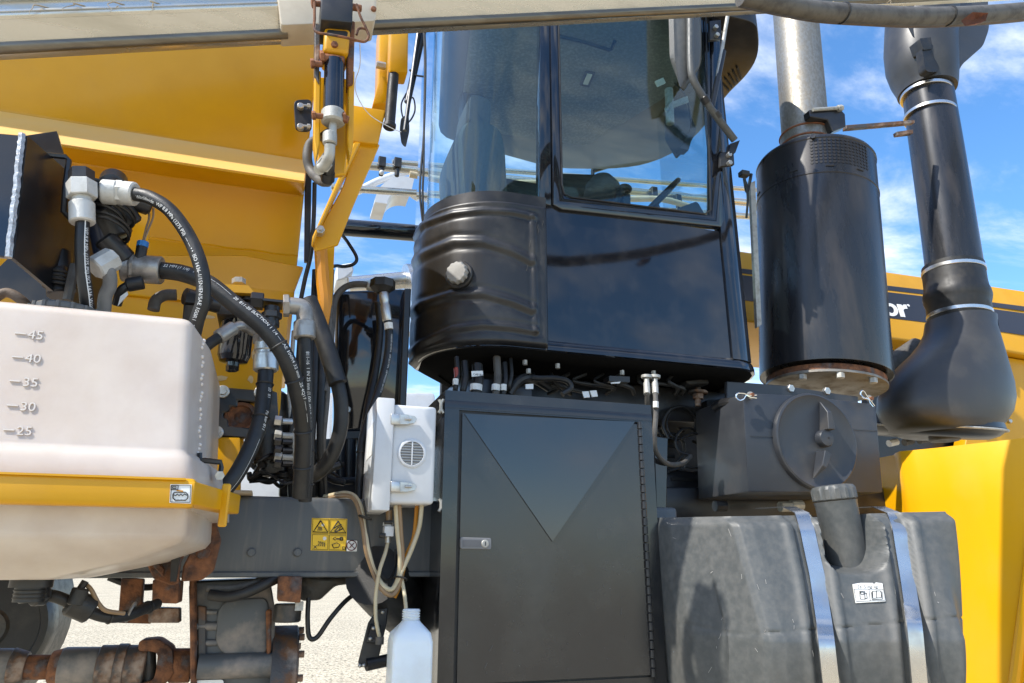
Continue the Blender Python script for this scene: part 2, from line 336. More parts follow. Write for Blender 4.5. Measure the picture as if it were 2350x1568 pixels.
# ================================================================== HOPPER
MT['tubeb2'] = mk('dusty_brown_rubber', (0.14, 0.10, 0.07), (0.09, 0.07, 0.055), scale=20, rough=0.7, bump=0.4, bscale=150)
MT['primer'] = mk('worn_paint_patch', (0.62, 0.45, 0.22), (0.5, 0.34, 0.14), scale=30, rough=0.6)
MT['dusty_lit_yellow'] = mk('dusty_lightened_yellow_paint', (0.78, 0.46, 0.11), (0.74, 0.47, 0.16), scale=5, rough=0.55, r2=0.7, stretch=(0.5, 2, 2))
def hopper():
    t = thing('hopper', 'large yellow sheet steel hopper with a folded ridge, above the white tank', 'hopper', (-0.5, 2.6, 1.9))
    prof = []
    for y, Y in ((-60, 2.10), (323, 2.30), (379, 2.215), (409, 2.40), (556, 2.47), (690, 2.425)):
        prof.append((Y, P(420, y, Y).z))
    x0, x1 = -2.4, P(712, 300, 2.3).x
    b = B(); pts = [Vector((x0, Y, z)) for Y, z in prof] + [Vector((x0, 3.6, prof[-1][1])), Vector((x0, 3.6, prof[0][1]))]
    b.prism(pts, (x1 - x0, 0, 0)); b.bevel(0.008, 2); b.out('shell', MT['yellow'], t)
    # dust-covered ledge of the folded ridge, its colour lightened to offset shade
    (Ya, za), (Yb, zb_) = prof[1], prof[2]; nr = Vector((0, -(za - zb_), (Ya - Yb))).normalized()
    b = B(); q = [Vector((x0 + 0.01, Ya - 0.01*(Ya-Yb)/0.1, za - 0.008)), Vector((x1 - 0.004, Ya - 0.01*(Ya-Yb)/0.1, za - 0.008)), Vector((x1 - 0.004, Yb + 0.004, zb_ + 0.008)), Vector((x0 + 0.01, Yb + 0.004, zb_ + 0.008))]
    b.prism([p_ + nr*0.003 for p_ in q], -nr*0.006); b.out('ridge_ledge', MT['dusty_lit_yellow'], t, smooth=0)
    # weld beads along the folds
    b = B()
    for i in (3, 4):
        Y, z = prof[i]; pp_ = [Vector((x0 + (x1-x0)*k/60, Y-0.001, z + 0.002*math.sin(k*1.7))) for k in range(61)]
        b.tube(pp_, 0.0035, 5, smooth=False)
    b.out('weld_bead', MT['yellow'], t)
    # lower plate under the crease
    b = B(); b.pp([(-60, 585), (560, 585), (697, 612), (664, 700), (655, 800), (645, 905), (640, 1000), (560, 1000), (552, 1125), (-60, 1125)], 2.44, 0.02)
    b.bevel(0.004, 1); b.out('lower_plate', MT['yellow'], t)
    b = B(); b.pp([(476, 1003), (552, 1003), (552, 1128), (476, 1128)], 2.38, 0.05); b.bevel(0.006); b.out('foot', MT['yellow'], t)
    rnd = random.Random(8)
    for cx_, cy_, sx, sy in ((482, 728, 16, 5), (588, 815, 14, 18), (500, 905, 10, 5), (505, 868, 22, 6), (575, 870, 8, 10), (640, 700, 6, 10)):
        pts_ = [(cx_ + sx*math.cos(k*0.7)*rnd.uniform(0.6, 1.1), cy_ + sy*math.sin(k*0.7)*rnd.uniform(0.6, 1.1)) for k in range(9)]
        b = B(); b.pp(pts_, 2.4375, 0.004); b.out('bare_patch', MT['primer'], t, smooth=0)
    # edge strip on the hopper end
    b = B(); b.pp([(700, 360), (716, 360), (712, 600), (698, 600)], 2.34, 0.02); b.bevel(0.003, 1); b.out('end_flange', MT['black'], t)
    # black clip plate with two eye bolts
    c = thing('clip_plate', 'black rounded plate with two zinc eye bolts at the hopper end', 'plate', P(700, 300, 2.16))
    b = B(); b.pp([(674, 229), (716, 227), (716, 300), (678, 299)], 2.17, 0.012, r=0.02); b.bevel(0.002, 1); b.out('plate', MT['plastic'], c)
    for y in (241, 288):
        b = B(); a = P(690, y, 2.15); b.cyl(a, a + Vector((0, 0.02, 0)), 0.011, 14, bev=0.003)
        b.cyl(P(690, y, 2.155), P(714, y + 3, 2.155), 0.004, 10); b.hexn(P(705, y + 2, 2.155), P(712, y + 3, 2.155), 0.0085); b.out('eye_bolt', MT['steel'], c)
hopper()

# ================================================================== FRAME RAIL
def frame_rail():
    t = thing('frame_rail', 'long grey painted chassis rail carrying warning stickers and bolt heads', 'chassis rail', (0, 2.5, P(700, 1322, 2.36).z))
    z0, z1 = P(700, 1322, 2.36).z, P(700, 1141, 2.36).z
    b = B(); b.box((-2.6, 2.36, z0), (1.4, 2.62, z1)); b.bevel(0.014, 3); b.out('rail', MT['frame'], t)
    b = B(); b.box((-2.6, 2.352, z0 - 0.004), (1.4, 2.6, z0 + 0.012)); b.bevel(0.003, 1); b.out('lower_flange', MT['frame'], t)
    for x in (577, 683):
        a = P(x, 1268, 2.36); b = B(); b.cyl(a + Vector((0, -0.008, 0)), a + Vector((0, 0.004, 0)), 0.013, 16, bev=0.003); b.out('bolt_head', MT['frame'], t)
    b = B(); b.box((0.62, 2.9, z0 + 0.02), (3.2, 3.3, z1)); b.bevel(0.01); b.out('rear_rail', MT['frame'], t)
frame_rail()

# ================================================================== WHITE TANK
def white_tank():
    Y = 1.62
    t = thing('plastic_tank', 'milky white plastic tank with moulded numerals, held by a yellow steel band', 'tank', P(200, 1330, 1.85))
    def ring(ya, Yf, xr, yr, chamf=None, left=-1.6, back=0.62, r=0.022):
        """plan outline through the front right corner (layout xr, yr), at its height"""
        a = P(xr, yr, Yf); z = a.z
        bq = PZ(chamf[0], chamf[1], z) if False else Vector((a.x + chamf[0], a.y + chamf[1], z))
        pts = [Vector((left, Yf, z)), a, bq, Vector((bq.x, Yf + back, z)), Vector((left, Yf + back, z))]
        return roundpoly(pts, r, 4)
    top = P(440, 728, Y); c = PZ(492, 795, top.z); ch = (max(0.04, c.x - top.x), max(0.05, min(0.22, c.y - top.y))); ch = (ch[0]*0.62, ch[1])
    rings = [ring(0, Y + 0.03, 432, 733, ch), ring(0, Y + 0.006, 438, 738, ch), ring(0, Y, 439, 748, ch), ring(0, Y - 0.006, 426, 1030, ch), ring(0, Y - 0.012, 428, 1040, (ch[0] + 0.012, ch[1])),
             ring(0, Y - 0.028, 436, 1052, (ch[0] + 0.02, ch[1])), ring(0, Y - 0.03, 440, 1110, (ch[0] + 0.02, ch[1])), ring(0, Y - 0.02, 438, 1160, (ch[0] + 0.02, ch[1])),
             ring(0, Y, 430, 1168, (ch[0]*0.5, ch[1])), ring(0, Y + 0.005, 426, 1226, (ch[0]*0.5, ch[1])), ring(0, Y + 0.02, 412, 1246, (ch[0]*0.5, ch[1])),
             ring(0, Y + 0.10, 300, 1288, (ch[0]*0.6, ch[1]), back=0.5), ring(0, Y + 0.16, 130, 1326, (ch[0]*0.5, ch[1]), back=0.4), ring(0, Y + 0.18, 110, 1331, (ch[0]*0.4, ch[1]), back=0.36)]
    b = B(); b.loft(rings); b.out('tank_body', MT['poly'], t, smooth=50)
    for n, (x, y) in zip((45, 40, 35, 30, 25), ((38, 777), (32, 831), (26, 886), (20, 942), (12, 998))):
        b = B(); o = P(x + 24, y, Y - 0.0008 - 0.006*(y-750)/282); k = S(x, y, Y)
        b.text(str(n), lambda u, v: o + Vector((u*1.12, 0.006*0, v)), size=29*k, ext=0.0018)
        b.box(o + Vector((-26*k, -0.0018, 9*k)), o + Vector((-4*k, 0.003, 12*k))); b.out('numeral', MT['polym'], t, smooth=0)
    b = B()
    for i in range(7):
        u = 0.08 + i*0.135
        q = P(440 - 14*u, 728 + 317*u, Y) + Vector((ch[0]*0.55, ch[1]*0.55, 0)); d = Vector((ch[1], -ch[0], 0)).normalized()
        for k, dz in enumerate((-0.010, 0, 0.010)):
            b.sphere(q + Vector((ch[0], ch[1], 0)).normalized()*(0.006*((k*7+i) % 3-1)) + Vector((0, 0, dz)), 0.005, seg=8)
    b.out('volume_marks', MT['polym'], t)
    # lid visible above the tank
    b = B(); a = P(150, 730, 1.86); b.cyl(a, a + Vector((0, 0, 0.02)), 0.075, 28, bev=0.005)
    for k in range(16):
        q = a + Vector((math.cos(k*math.pi/8)*0.075, math.sin(k*math.pi/8)*0.075, 0.003)); b.cyl(q, q + Vector((0, 0, 0.015)), 0.005, 6)
    b.out('lid', MT['greypl'], t)
    # drain fitting below
    b = B(); a = P(75, 1326, 1.9); b.cyl(a, a - Vector((0, 0, 0.02)), 0.042, 20); b.cyl(a - Vector((0, 0, 0.02)), a - Vector((0, 0, 0.05)), 0.030, 20)
    for k in range(3): b.torus(a - Vector((0, 0, 0.026 + k*0.008)), (0, 0, 1), 0.030, 0.002, 20, 6)
    b.out('drain_neck', MT['plastic'], t)
    # ------- yellow band
    g = thing('tank_band', 'bright yellow square steel bar wrapped round the white tank', 'steel band', P(400, 1165, Y - 0.07))
    a1, a0 = P(452, 1098, Y - 0.075), P(452, 1166, Y - 0.075)
    b = B(); b.box((-1.6, Y - 0.075, a0.z), (a1.x, Y - 0.032, a1.z)); b.bevel(0.010, 3); b.out('front_bar', MT['yellow'], g)
    b = B(); b.box((-1.6, Y - 0.079, a0.z + 0.052), (a1.x - 0.02, Y - 0.0735, a0.z + 0.056)); b.out('pressed_line', MT['yellow'], g)
    e = a1 + Vector((ch[0] + 0.05, ch[1] + 0.04, 0)); d = (e - a1); d.z = 0; nrm = Vector((-d.y, d.x, 0)).normalized()*0.04
    b = B(); h = a1.z - a0.z; b.prism([Vector((q.x, q.y, a0.z + 0.006)) for q in (a1 - d*0.02, e, e + nrm, a1 - d*0.02 + nrm)], (0, 0, h - 0.012)); b.bevel(0.005); b.out('corner_bar', MT['yellow'], g)
    m_ = a1 + d*0.55; b = B(); o = nrm.normalized()
    b.prism([Vector((q.x, q.y, a0.z - 0.028)) for q in (m_ - o*0.014, m_ - o*0.014 + d.normalized()*0.010, m_ + o*0.004 + d.normalized()*0.010, m_ + o*0.004)], (0, 0, h + 0.034)); b.bevel(0.003, 1); b.out('clamp_plate', MT['yellow'], g)
    # sticker with tank pictogram
    s = thing('tank_sticker', 'small white sticker with a tank pictogram on the yellow band', 'sticker', P(414, 1156, Y - 0.08))
    yy = Y - 0.0795
    b = B(); b.pp([(391, 1112), (440, 1112), (438, 1156), (389, 1154)], yy, 0.002); b.out('backing', MT['stick_w'], s, smooth=0)
    b = B()
    def loop(px, wd=0.0011, close=True):
        pts = [P(x, y, yy - 0.0008) for x, y in px]
        b.tube(pts + ([pts[0]] if close else []), wd, 4, smooth=False)
    loop([(393, 1114), (437, 1114), (436, 1153), (391, 1152)], 0.0007)
    loop([(393, 1114), (409, 1114), (408, 1124), (392, 1124)]); loop([(396, 1117), (404, 1117), (404, 1121), (396, 1121)])
    loop([(400, 1130), (426, 1130), (431, 1135), (431, 1143), (426, 1148), (402, 1148), (397, 1143), (397, 1135)])
    loop([(399, 1136), (403, 1138), (407, 1134), (411, 1138), (415, 1134), (419, 1138), (423, 1134), (429, 1137)], close=False)
    b.out('pictogram', MT['ink'], s, smooth=0)
    b = B(); b.pp([(404, 1127), (407, 1124), (420, 1126), (420, 1129)], yy - 0.001, 0.001); b.out('mark', MT['orange'], s, smooth=0)
    # black hook bracket on the band end
    k = thing('hook_bracket', 'small black bent steel hook bolted to the yellow band end', 'bracket', P(500, 1105, 1.72))
    b = B(); b.tube([P(458, 1040, 1.72), P(459, 1055, 1.72), P(470, 1057, 1.72), P(506, 1061, 1.73), P(508, 1072, 1.73), P(504, 1100, 1.73)], 0.006, 6, smooth=False); b.out('hook', MT['black'], k)
    b = B(); b.hexn(P(504, 1092, 1.715), P(504, 1092, 1.74), 0.011); b.out('bolt', MT['steel'], k)
white_tank()

# ================================================================== BOOM ACROSS THE TOP
MT['darkalu'] = mk('grimy_dark_reflection_aluminium', (0.15, 0.13, 0.10), (0.25, 0.22, 0.17), scale=6, rough=0.28, r2=0.45, metal=0.7, stretch=(0.3, 3, 3), dust=((0.10, 0.08, 0.06), 0.5), dscale=9)
def boom():
    Y = 1.75
    t = thing('spray_boom', 'weathered aluminium spray boom running across in front of the machine', 'boom', P(700, 80, Y))
    def seg(xa, ya, xb, yb, hgt, dep, name):
        a, b_ = P(xa, ya, Y), P(xb, yb, Y); d = (b_ - a); u = d.normalized(); n = Vector((0, 1, 0)); v = n.cross(u)
        if v.z < 0: v = -v
        pr = [(0.050, 0.002), (0.040, 0.007), (0.034, 0.014), (0.031, 0.018), (0.033, 0.021), (0.004, 0.064), (0.006, 0.066), (0.002, 0.070), (0.0, 0.073), (0.0, 0.078), (0.004, 0.080), (0.004, 0.083), (0.0, 0.085), (0.0, 0.090), (0.006, 0.093), (0.012, 0.096), (0.012, 0.12), (0.0, 0.124), (0.0, hgt-0.01), (0.01, hgt),
              (dep-0.01, hgt), (dep, hgt-0.01), (dep, 0.02), (dep-0.012, 0.003)]
        b = B(); b.prism([a + n*p + v*q for p, q in pr], d); o_ = b.out(name, MT['alu'], t, smooth=40)
        b = B(); b.cyl(a + n*0.030 + v*0.004, a + n*0.030 + v*0.004 + d, 0.0145, 16); b.out('lower_tube', MT['darkalu'], t); return o_  # added tube: dark underside reflection and grime put into its colour
    seg(-700, 128, 660, 64, 0.19, 0.085, 'left_beam'); seg(840, 46, 2900, -50, 0.17, 0.085, 'right_beam')
    b = B(); px = [(628, -80), (868, -80), (862, 48), (645, 58)]
    b.pp(px, Y - 0.014, 0.09, r=0.01); b.bevel(0.004); b.out('joint_sleeve', MT['sleeve'], t)
    b = B(); a = P(858, 18, Y - 0.022); b.cyl(a, a + Vector((0, 0.02, 0)), 0.008, 12, bev=0.002); b.out('sleeve_bolt', MT['copper'], t)
    # dry twigs caught on top
    rnd = random.Random(3)
    for i, (x, y) in enumerate(((85, 12), (170, 8), (262, 5), (345, 3), (1912, 4), (2042, 2))):
        b = B(); q = [P(x, y, Y - 0.012)]
        for k in range(4): q.append(q[-1] + Vector((rnd.uniform(-0.012, 0.012), -0.003, -0.006 - 0.004*k)))
        q.insert(0, q[0] + Vector((0.02, 0.03, 0.02))); b.tube(q, lambda s_: 0.0022*(1.1 - s_), 5, n=3)
        b.out('dry_twig', MT['twig'], label='thin dry twig caught on the aluminium boom', cat='twig', group='twigs caught on the boom')
    # feed hose tied below the right end
    h = thing('boom_hose', 'thick sun bleached black hose sagging under the right end of the boom', 'hose', P(2000, 50, 1.5))
    b = B(); r = 21*S(2050, 35, 1.5)
    b.tube([P(1700, -10, 1.5), P(1790, 10, 1.5), P(1880, 26, 1.5), P(1990, 33, 1.5), P(2100, 38, 1.5), P(2220, 35, 1.5), P(2350, 25, 1.5), P(2480, 8, 1.5), P(2700, -30, 1.55), P(3000, -60, 1.65)], r, 16); b.out('hose', MT['greyrub'], h)
    for x, y in ((1933, 30), (2176, 37)):
        b = B(); b.torus(P(x, y, 1.5), (1, 0.1, 0.1), r*1.03, 0.004, 20, 6); b.out('cable_tie', MT['rubber'], h)
    b = B(); b.tube([P(1700, -2, 1.515), P(1790, 18, 1.515), P(1880, 34, 1.515), P(1990, 42, 1.515), P(2100, 47, 1.515), P(2220, 44, 1.515), P(2350, 34, 1.515), P(2480, 18, 1.515), P(2700, -22, 1.56), P(3000, -55, 1.66)], r*0.8, 12); b.out('second_hose', MT['tubeb2'], h)
    b = B(); c = [P(2205, 48, 1.46), P(2232, 28, 1.455), P(2268, 30, 1.46), P(2262, 48, 1.465), P(2240, 57, 1.46), P(2215, 60, 1.465)]
    vs_ = [b.bm.verts.new(q) for q in c]; m_ = b.bm.verts.new(P(2240, 44, 1.475))
    for i in range(6): b.face([vs_[i], vs_[(i+1) % 6], m_])
    bmesh.ops.solidify(b.bm, geom=b.bm.faces[:], thickness=0.001)
    b.out('dead_leaf', MT['leaf'], label='curled brown dead leaf stuck on the boom hose', cat='leaf', smooth=0)
boom()

# ================================================================== BOOM CRADLE
def cradle():
    Y = 2.05
    t = thing('boom_cradle', 'yellow steel boom cradle with a tall post, cross beam and slanted strut', 'cradle', P(760, 575, Y))
    b = B(); b.pp([(872, 50), (898, 50), (893, 236), (855, 240), (868, 190)], Y + 0.1, 0.10); b.bevel(0.006); b.out('post', MT['yellow'], t)
    b = B(); b.pp([(898, 45), (938, 45), (936, 167), (894, 163)], Y - 0.02, 0.07); b.bevel(0.006); b.out('upper_block', MT['yellow'], t)
    b = B(); b.pp([(785, 236), (886, 252), (868, 331), (785, 322)], Y, 0.12); b.bevel(0.007); b.out('cross_beam', MT['yellow'], t)
    b = B(); b.pp([(820, 326), (872, 331), (812, 470), (776, 562), (722, 576), (717, 556), (786, 430)], Y + 0.02, 0.012); b.bevel(0.003, 1); b.out('strut_plate', MT['yellow'], t)
    b = B(); b.pp([(812, 326), (828, 326), (738, 512), (719, 556), (716, 545)], Y - 0.02, 0.05); b.bevel(0.004, 1); b.out('strut_flange', MT['yellow'], t)
    b = B(); a = P(735, 526, Y - 0.02); b.hexn(a, a + Vector((0, 0.03, 0)), 0.014); b.cyl(a - Vector((0, .01, 0)), a, 0.007, 10); b.out('strut_bolt', MT['steel'], t)
    b = B(); a = P(877, 151, Y + 0.08); b.hexn(a + Vector((-0.02, 0, 0)), a + Vector((0.012, 0, 0)), 0.013); b.out('post_bolt', MT['steel'], t)
    # inner vertical leg and light brown edge
    b = B(); b.pp([(727, 575), (768, 560), (762, 700), (745, 705)], Y + 0.3, 0.05); b.out('rear_leg', MT['yellow'], t)
    # round black bumper
    k = thing('bumper_roller', 'black rubber roller hanging from the yellow upper block', 'roller', P(893, 293, Y))
    b = B(); b.cyl(P(904, 163, Y), P(894, 286, Y), 0.0175, 18, bev=0.003); b.cyl(P(895, 283, Y), P(893, 295, Y), 0.021, 18, bev=0.004); b.out('roller', MT['rubber'], k)
    # ------- knuckle assembly under the boom
    Y = 1.62
    q = thing('folding_cylinder', 'rusty boom fold linkage with a black hydraulic cylinder and yellow lugs', 'linkage', P(765, 280, Y))
    b = B(); b.pp([(737, -20), (811, -20), (809, 52), (736, 45)], Y - 0.03, 0.1); b.bevel(0.005); b.out('top_housing', MT['black'], q)
    b = B(); b.pp([(745, 60), (805, 64), (800, 122), (742, 116)], Y, 0.09); b.bevel(0.01, 3); b.out('yellow_block', MT['yellow'], q)
    b = B(); b.pp([(750, 68), (799, 72), (797, 84), (751, 80)], Y - 0.004, 0.02, r=0.008); b.out('slot', MT['rubber'], q)
    b = B(); a = P(768, 100, Y - 0.008); b.hexn(a, a + Vector((0, 0.012, 0)), 0.009); b.out('grease_bolt', MT['copper'], q)
    b = B(); b.pp([(724, 175), (806, 180), (800, 330), (792, 400), (735, 405), (724, 330)], Y + 0.10, 0.02); b.bevel(0.004, 1); b.out('back_plate', MT['yellow'], q)
    for x in (722, 799):
        b = B(); b.pp([(x, 160), (x + 15, 162), (x + 12, 330), (x + 4, 360), (x - 2, 320)], Y + 0.031, 0.05); b.bevel(0.003, 1); b.out('lug', MT['yellow'], q)
    b = B(); b.pp([(722, 52), (736, 55), (732, 190), (722, 170)], Y + 0.02, 0.04); b.bevel(0.003, 1); b.out('side_plate', MT['rustg'], q)
    b = B(); b.pp([(797, 45), (815, 48), (811, 190), (797, 196)], Y + 0.02, 0.04); b.bevel(0.003, 1); b.out('side_plate', MT['rust'], q)
    b = B(); b.cyl(P(768, 140, Y + 0.02), P(765, 262, Y + 0.02), 0.026, 20, bev=0.004); b.out('cylinder_barrel', MT['gloss'], q)
    b = B(); b.cyl(P(765, 255, Y + 0.02), P(764, 284, Y + 0.02), 0.030, 20, bev=0.005); b.cyl(P(764, 284, Y + 0.02), P(763, 312, Y + 0.02), 0.010, 12); b.out('cylinder_head', MT['dull'], q)
    for (x0, y0, x1_, y1_, r) in ((713, 146, 740, 148, 0.010), (735, 132, 790, 140, 0.014), (716, 265, 748, 268, 0.009), (785, 270, 800, 276, 0.012), (715, 8, 745, 10, 0.010), (800, 15, 830, 20, 0.012)):
        b = B(); b.cyl(P(x0, y0, Y + 0.01), P(x1_, y1_, Y + 0.01), r*0.8, 12, bev=0.002); b.hexn(P(x0, y0, Y + 0.01), P(x0 + 8, y0, Y + 0.01), r*1.25); b.out('pin', MT['copper'], q)
    b = B(); b.tube([P(722, 5, Y - .03), P(722, 40, Y - .03), P(724, 72, Y - .03), P(760, 80, Y - .035), P(800, 88, Y - .035), P(835, 96, Y - .03), P(846, 84, Y - .03), P(840, 68, Y - .03), P(824, 66, Y - .03), P(818, 80, Y - .03)], 0.0035, 8, n=6)
    b.tube([P(818, 10, Y - .03), P(828, 40, Y - .03), P(838, 60, Y - .03), P(845, 78, Y - .03)], 0.0035, 8); b.out('wire_clip', MT['rust'], q)
    # hose loop and elbow
    k = thing('looped_hose', 'short faded grey hydraulic hose looped beside the fold linkage', 'hose', P(740, 425, 1.685))
    b = B(); b.tube([P(756, 305, 1.655), P(735, 318, 1.735), P(712, 330, 1.755), P(705, 360, 1.755), P(713, 392, 1.755), P(735, 415, 1.715), P(752, 418, 1.675)], 0.0125, 12); b.out('hose', MT['greyrub'], k)
    b = B(); b.cyl(P(757, 305, 1.575), P(757, 332, 1.575), 0.017, 12, bev=0.003); b.tube([P(757, 332, 1.575), P(755, 360, 1.585), P(744, 380, 1.605), P(735, 386, 1.615)], 0.013, 12); b.hexn(P(752, 362, 1.755), P(744, 379, 1.605), 0.019); b.cyl(P(740, 385, 1.775), P(733, 388, 1.615), 0.014); b.out('elbow', MT['dull'], k)
    b = B(); b.tube([P(757, 335, 1.605), P(757, 380, 1.635), P(755, 400, 1.655), P(752, 418, 1.675)], 0.012, 12); b.cyl(P(753, 396, 1.655), P(752, 414, 1.675), 0.017); b.out('coupling', MT['black'], k)
    b = B(); b.tube([P(826, 100, 1.7), P(826, 150, 1.75), P(815, 190, 1.8), P(822, 225, 1.85), P(850, 265, 1.9), P(900, 295, 1.96), P(920, 303, 2.0)], 0.0014, 5)
    b.out('thin_cord', MT['print'], label='thin pale cord drooping from the wire clip towards the cab', cat='cord')
cradle()

# ================================================================== CAB
def proj(p):
    d = Vector(p) - CAM; k = d.dot(fw); return (W/2 + F*d.dot(rt)/k, H/2 - F*d.dot(up)/k)
def seg_dist(p, poly):
    best = 1e9
    for (ax, ay), (bx, by) in zip(poly, poly[1:]):
        vx, vy = bx-ax, by-ay; t = max(0, min(1, ((p[0]-ax)*vx + (p[1]-ay)*vy)/(vx*vx+vy*vy+1e-9)))
        best = min(best, math.hypot(p[0]-ax-vx*t, p[1]-ay-vy*t))
    return best
def sm(a, b, x):
    t = max(0, min(1, (x-a)/(b-a))); return t*t*(3-2*t)
def offset_path(path, d):
    out = []
    for i, p in enumerate(path):
        a, b = path[max(i-1, 0)], path[min(i+1, len(path)-1)]; tx, ty = b[0]-a[0], b[1]-a[1]; l = math.hypot(tx, ty)
        out.append((p[0] + ty/l*d, p[1] - tx/l*d))       # outward = right of travel rear -> front
    return out
def resample(path, n):
    L = [0]
    for a, b in zip(path, path[1:]): L.append(L[-1] + math.hypot(b[0]-a[0], b[1]-a[1]))
    out = []
    for k in range(n):
        s = L[-1]*k/(n-1); i = max(j for j in range(len(L)) if L[j] <= s + 1e-9); i = min(i, len(path)-2)
        t = (s - L[i])/max(1e-9, L[i+1]-L[i]); out.append((path[i][0]*(1-t)+path[i+1][0]*t, path[i][1]*(1-t)+path[i+1][1]*t))
    return out
ARC = [(0.83 + 0.30*math.cos(R(180 + 90*k/16)), 2.85 + 0.30*math.sin(R(180 + 90*k/16))) for k in range(17)]
FRONT = [(1.86, 2.55), (1.90, 2.558), (1.94, 2.58), (1.98, 2.625), (2.01, 2.69), (2.035, 2.80), (2.05, 3.0), (2.06, 3.4)]
YS = 2.55
ZB, ZLIP = P(1250, 812, YS).z, P(1400, 797, YS).z
ZSILL = P(1250, 474, YS).z
ZROOF = 4.17
def wall(path, z0, z1, th):
    """vertical sheet along a plan path with thickness th towards the inside"""
    inner = offset_path(path, -th); b = B()
    rings = [[Vector((o[0], o[1], z0)), Vector((o[0], o[1], z1)), Vector((i[0], i[1], z1)), Vector((i[0], i[1], z0))] for o, i in zip(path, inner)]
    return b.loft(rings)
MT['underseal'] = mk('matt_underseal', (0.010, 0.010, 0.010), rough=1.0, spec=0.05)
def cab():
    t = thing('cab', 'glossy black driver cab with large tinted windows and dark roof', 'cab', (1.3, 3.2, ZB))
    foot = [(0.545, 3.0)] + ARC + FRONT + [(2.06, 3.9), (1.15, 3.9), (0.80, 3.3)]
    b = B(); b.loft([[Vector((x, y, z)) for x, y in foot] for z in (ZLIP, P(1290, 474, YS).z)]); b.out('body_panel', MT['gloss'], t)
    # rolled lower lip
    cx, cy = 1.35, 3.2; rings = []
    for z, k in ((ZLIP + 0.002, 0.0), (ZLIP - 0.004, 0.006), (ZLIP - 0.016, 0.012), (ZLIP - 0.04, 0.012), (ZB + 0.01, 0.0), (ZB - 0.006, -0.03), (ZB - 0.008, -0.09)):
        op = offset_path([(0.545, 3.0)] + ARC + FRONT, k) + [(2.06 + k, 3.9), (1.15, 3.9), (0.80 - k*0.3, 3.3)]
        rings.append([Vector((x, y, z)) for x, y in op])
    b = B(); b.loft(rings[:5], caps=False); b.out('lower_lip', MT['gloss'], t)
    b = B(); b.loft([[v_ + Vector((0, 0, 0.004)) for v_ in rings[-1]], rings[-1], rings[-2], rings[-3]]); b.out('underside', MT['underseal'], t)
    # far side wall, low
    b = B(); b.box((0.85, 3.92, ZB), (2.06, 3.97, P(1450, 462, 3.95).z)); b.bevel(0.01); b.out('far_side_panel', MT['trim'], t)
    # roof slab
    rp = [PZ(x, y, ZROOF) for x, y in ((1738, 60), (1743, 100), (1738, 140), (1712, 178), (1668, 219), (1640, 262), (1600, 312), (1550, 352), (1480, 381), (1400, 390), (1270, 388))]
    rp += [Vector((0.80, 4.02, ZROOF)), Vector((0.60, 3.0, ZROOF)), Vector((0.62, 2.66, ZROOF)), Vector((0.75, 2.53, ZROOF)), Vector((2.1, 2.50, ZROOF))]
    rp = roundpoly(rp, 0.12, 3); b = B(); b.prism(rp, (0, 0, 0.16)); b.bevel(0.012, 2, 50); rf = b.out('roof', MT['plastic'], t)
    b = B()
    for k in range(5):
        a, c = PZ(1672 + k*7, 208 - k*7, ZROOF - 0.004), PZ(1655 + k*9, 190 - k*9, ZROOF - 0.004); b.cyl(a, c, 0.006, 6)
    b.out('vent_slats', MT['rubber'], rf)
    # glass
    gx = P(1246, 200, YS).x; corner = resample([(0.535, 2.9)] + ARC + [(gx, YS)], 26)
    b = wall(corner, ZSILL, ZROOF, 0.005); b.out('corner_window', MT['glass'], t, smooth=60)
    x0, x1 = P(1275, 300, YS).x, P(1643, 300, YS).x
    b = B(); b.prism([Vector((x0, YS, P(1280, 462, YS).z)), Vector((x1, YS, P(1640, 500, YS).z)), Vector((x1, YS, ZROOF)), Vector((x0, YS, ZROOF))], (0, 0.006, 0)); b.out('door_window', MT['glass'], t, smooth=0)
    b = wall(resample([(1.915, 2.56)] + FRONT[2:], 24), P(1690, 640, 2.6).z, ZROOF, 0.005); b.out('windscreen', MT['rearglass'], t, smooth=60)
    b = wall([(0.575, 3.42), (0.56, 3.2), (0.535, 2.9)], P(950, 700, 3.1).z, ZROOF - 0.01, 0.006); b.out('rear_window', MT['rearglass'], t, smooth=0)
    # frames and pillars
    b = B(); b.pp([(1240, -60), (1262, -60), (1266, 472), (1238, 466)], YS - 0.006, 0.05); b.bevel(0.004); b.out('pillar', MT['gloss'], t)
    b = B(); b.pp([(1262, -60), (1280, -60), (1290, 430), (1300, 452), (1632, 494), (1634, -60), (1650, -60), (1664, 500), (1655, 521), (1290, 481), (1270, 470)], YS - 0.016, 0.04); b.bevel(0.004); b.out('door_frame', MT['gloss'], t)
    b = B(); b.tube([P(1281, -20, YS - .018), P(1290, 425, YS - .018), P(1296, 446, YS - .018), P(1312, 453, YS - .018), P(1618, 491, YS - .018), P(1631, 482, YS - .018), P(1618, -20, YS - .018)], 0.004, 6, smooth=False); b.out('window_seal', MT['rubber'], t)
    b = wall(offset_path(resample([(1.83, 2.55)] + FRONT[:3], 8), 0.008), ZLIP, ZROOF, 0.05); b.out('front_pillar', MT['gloss'], t, smooth=60)
    b = wall(offset_path(corner[1:], 0.012), ZSILL - 0.02, ZSILL + 0.035, 0.03); b.out('window_sill', MT['plastic'], t, smooth=60)
    # --- moulded black washer tank wrapped round the rear corner
    q = thing('washer_tank', 'black moulded plastic tank with raised ribs, wrapped round the cab corner', 'plastic tank', P(1100, 830, 2.52))
    xr = P(1262, 650, YS - 0.03).x; path = resample([(0.53, 2.98)] + ARC + [(xr, YS)], 90); z0, z1 = P(1240, 806, YS).z, P(1240, 476, YS).z
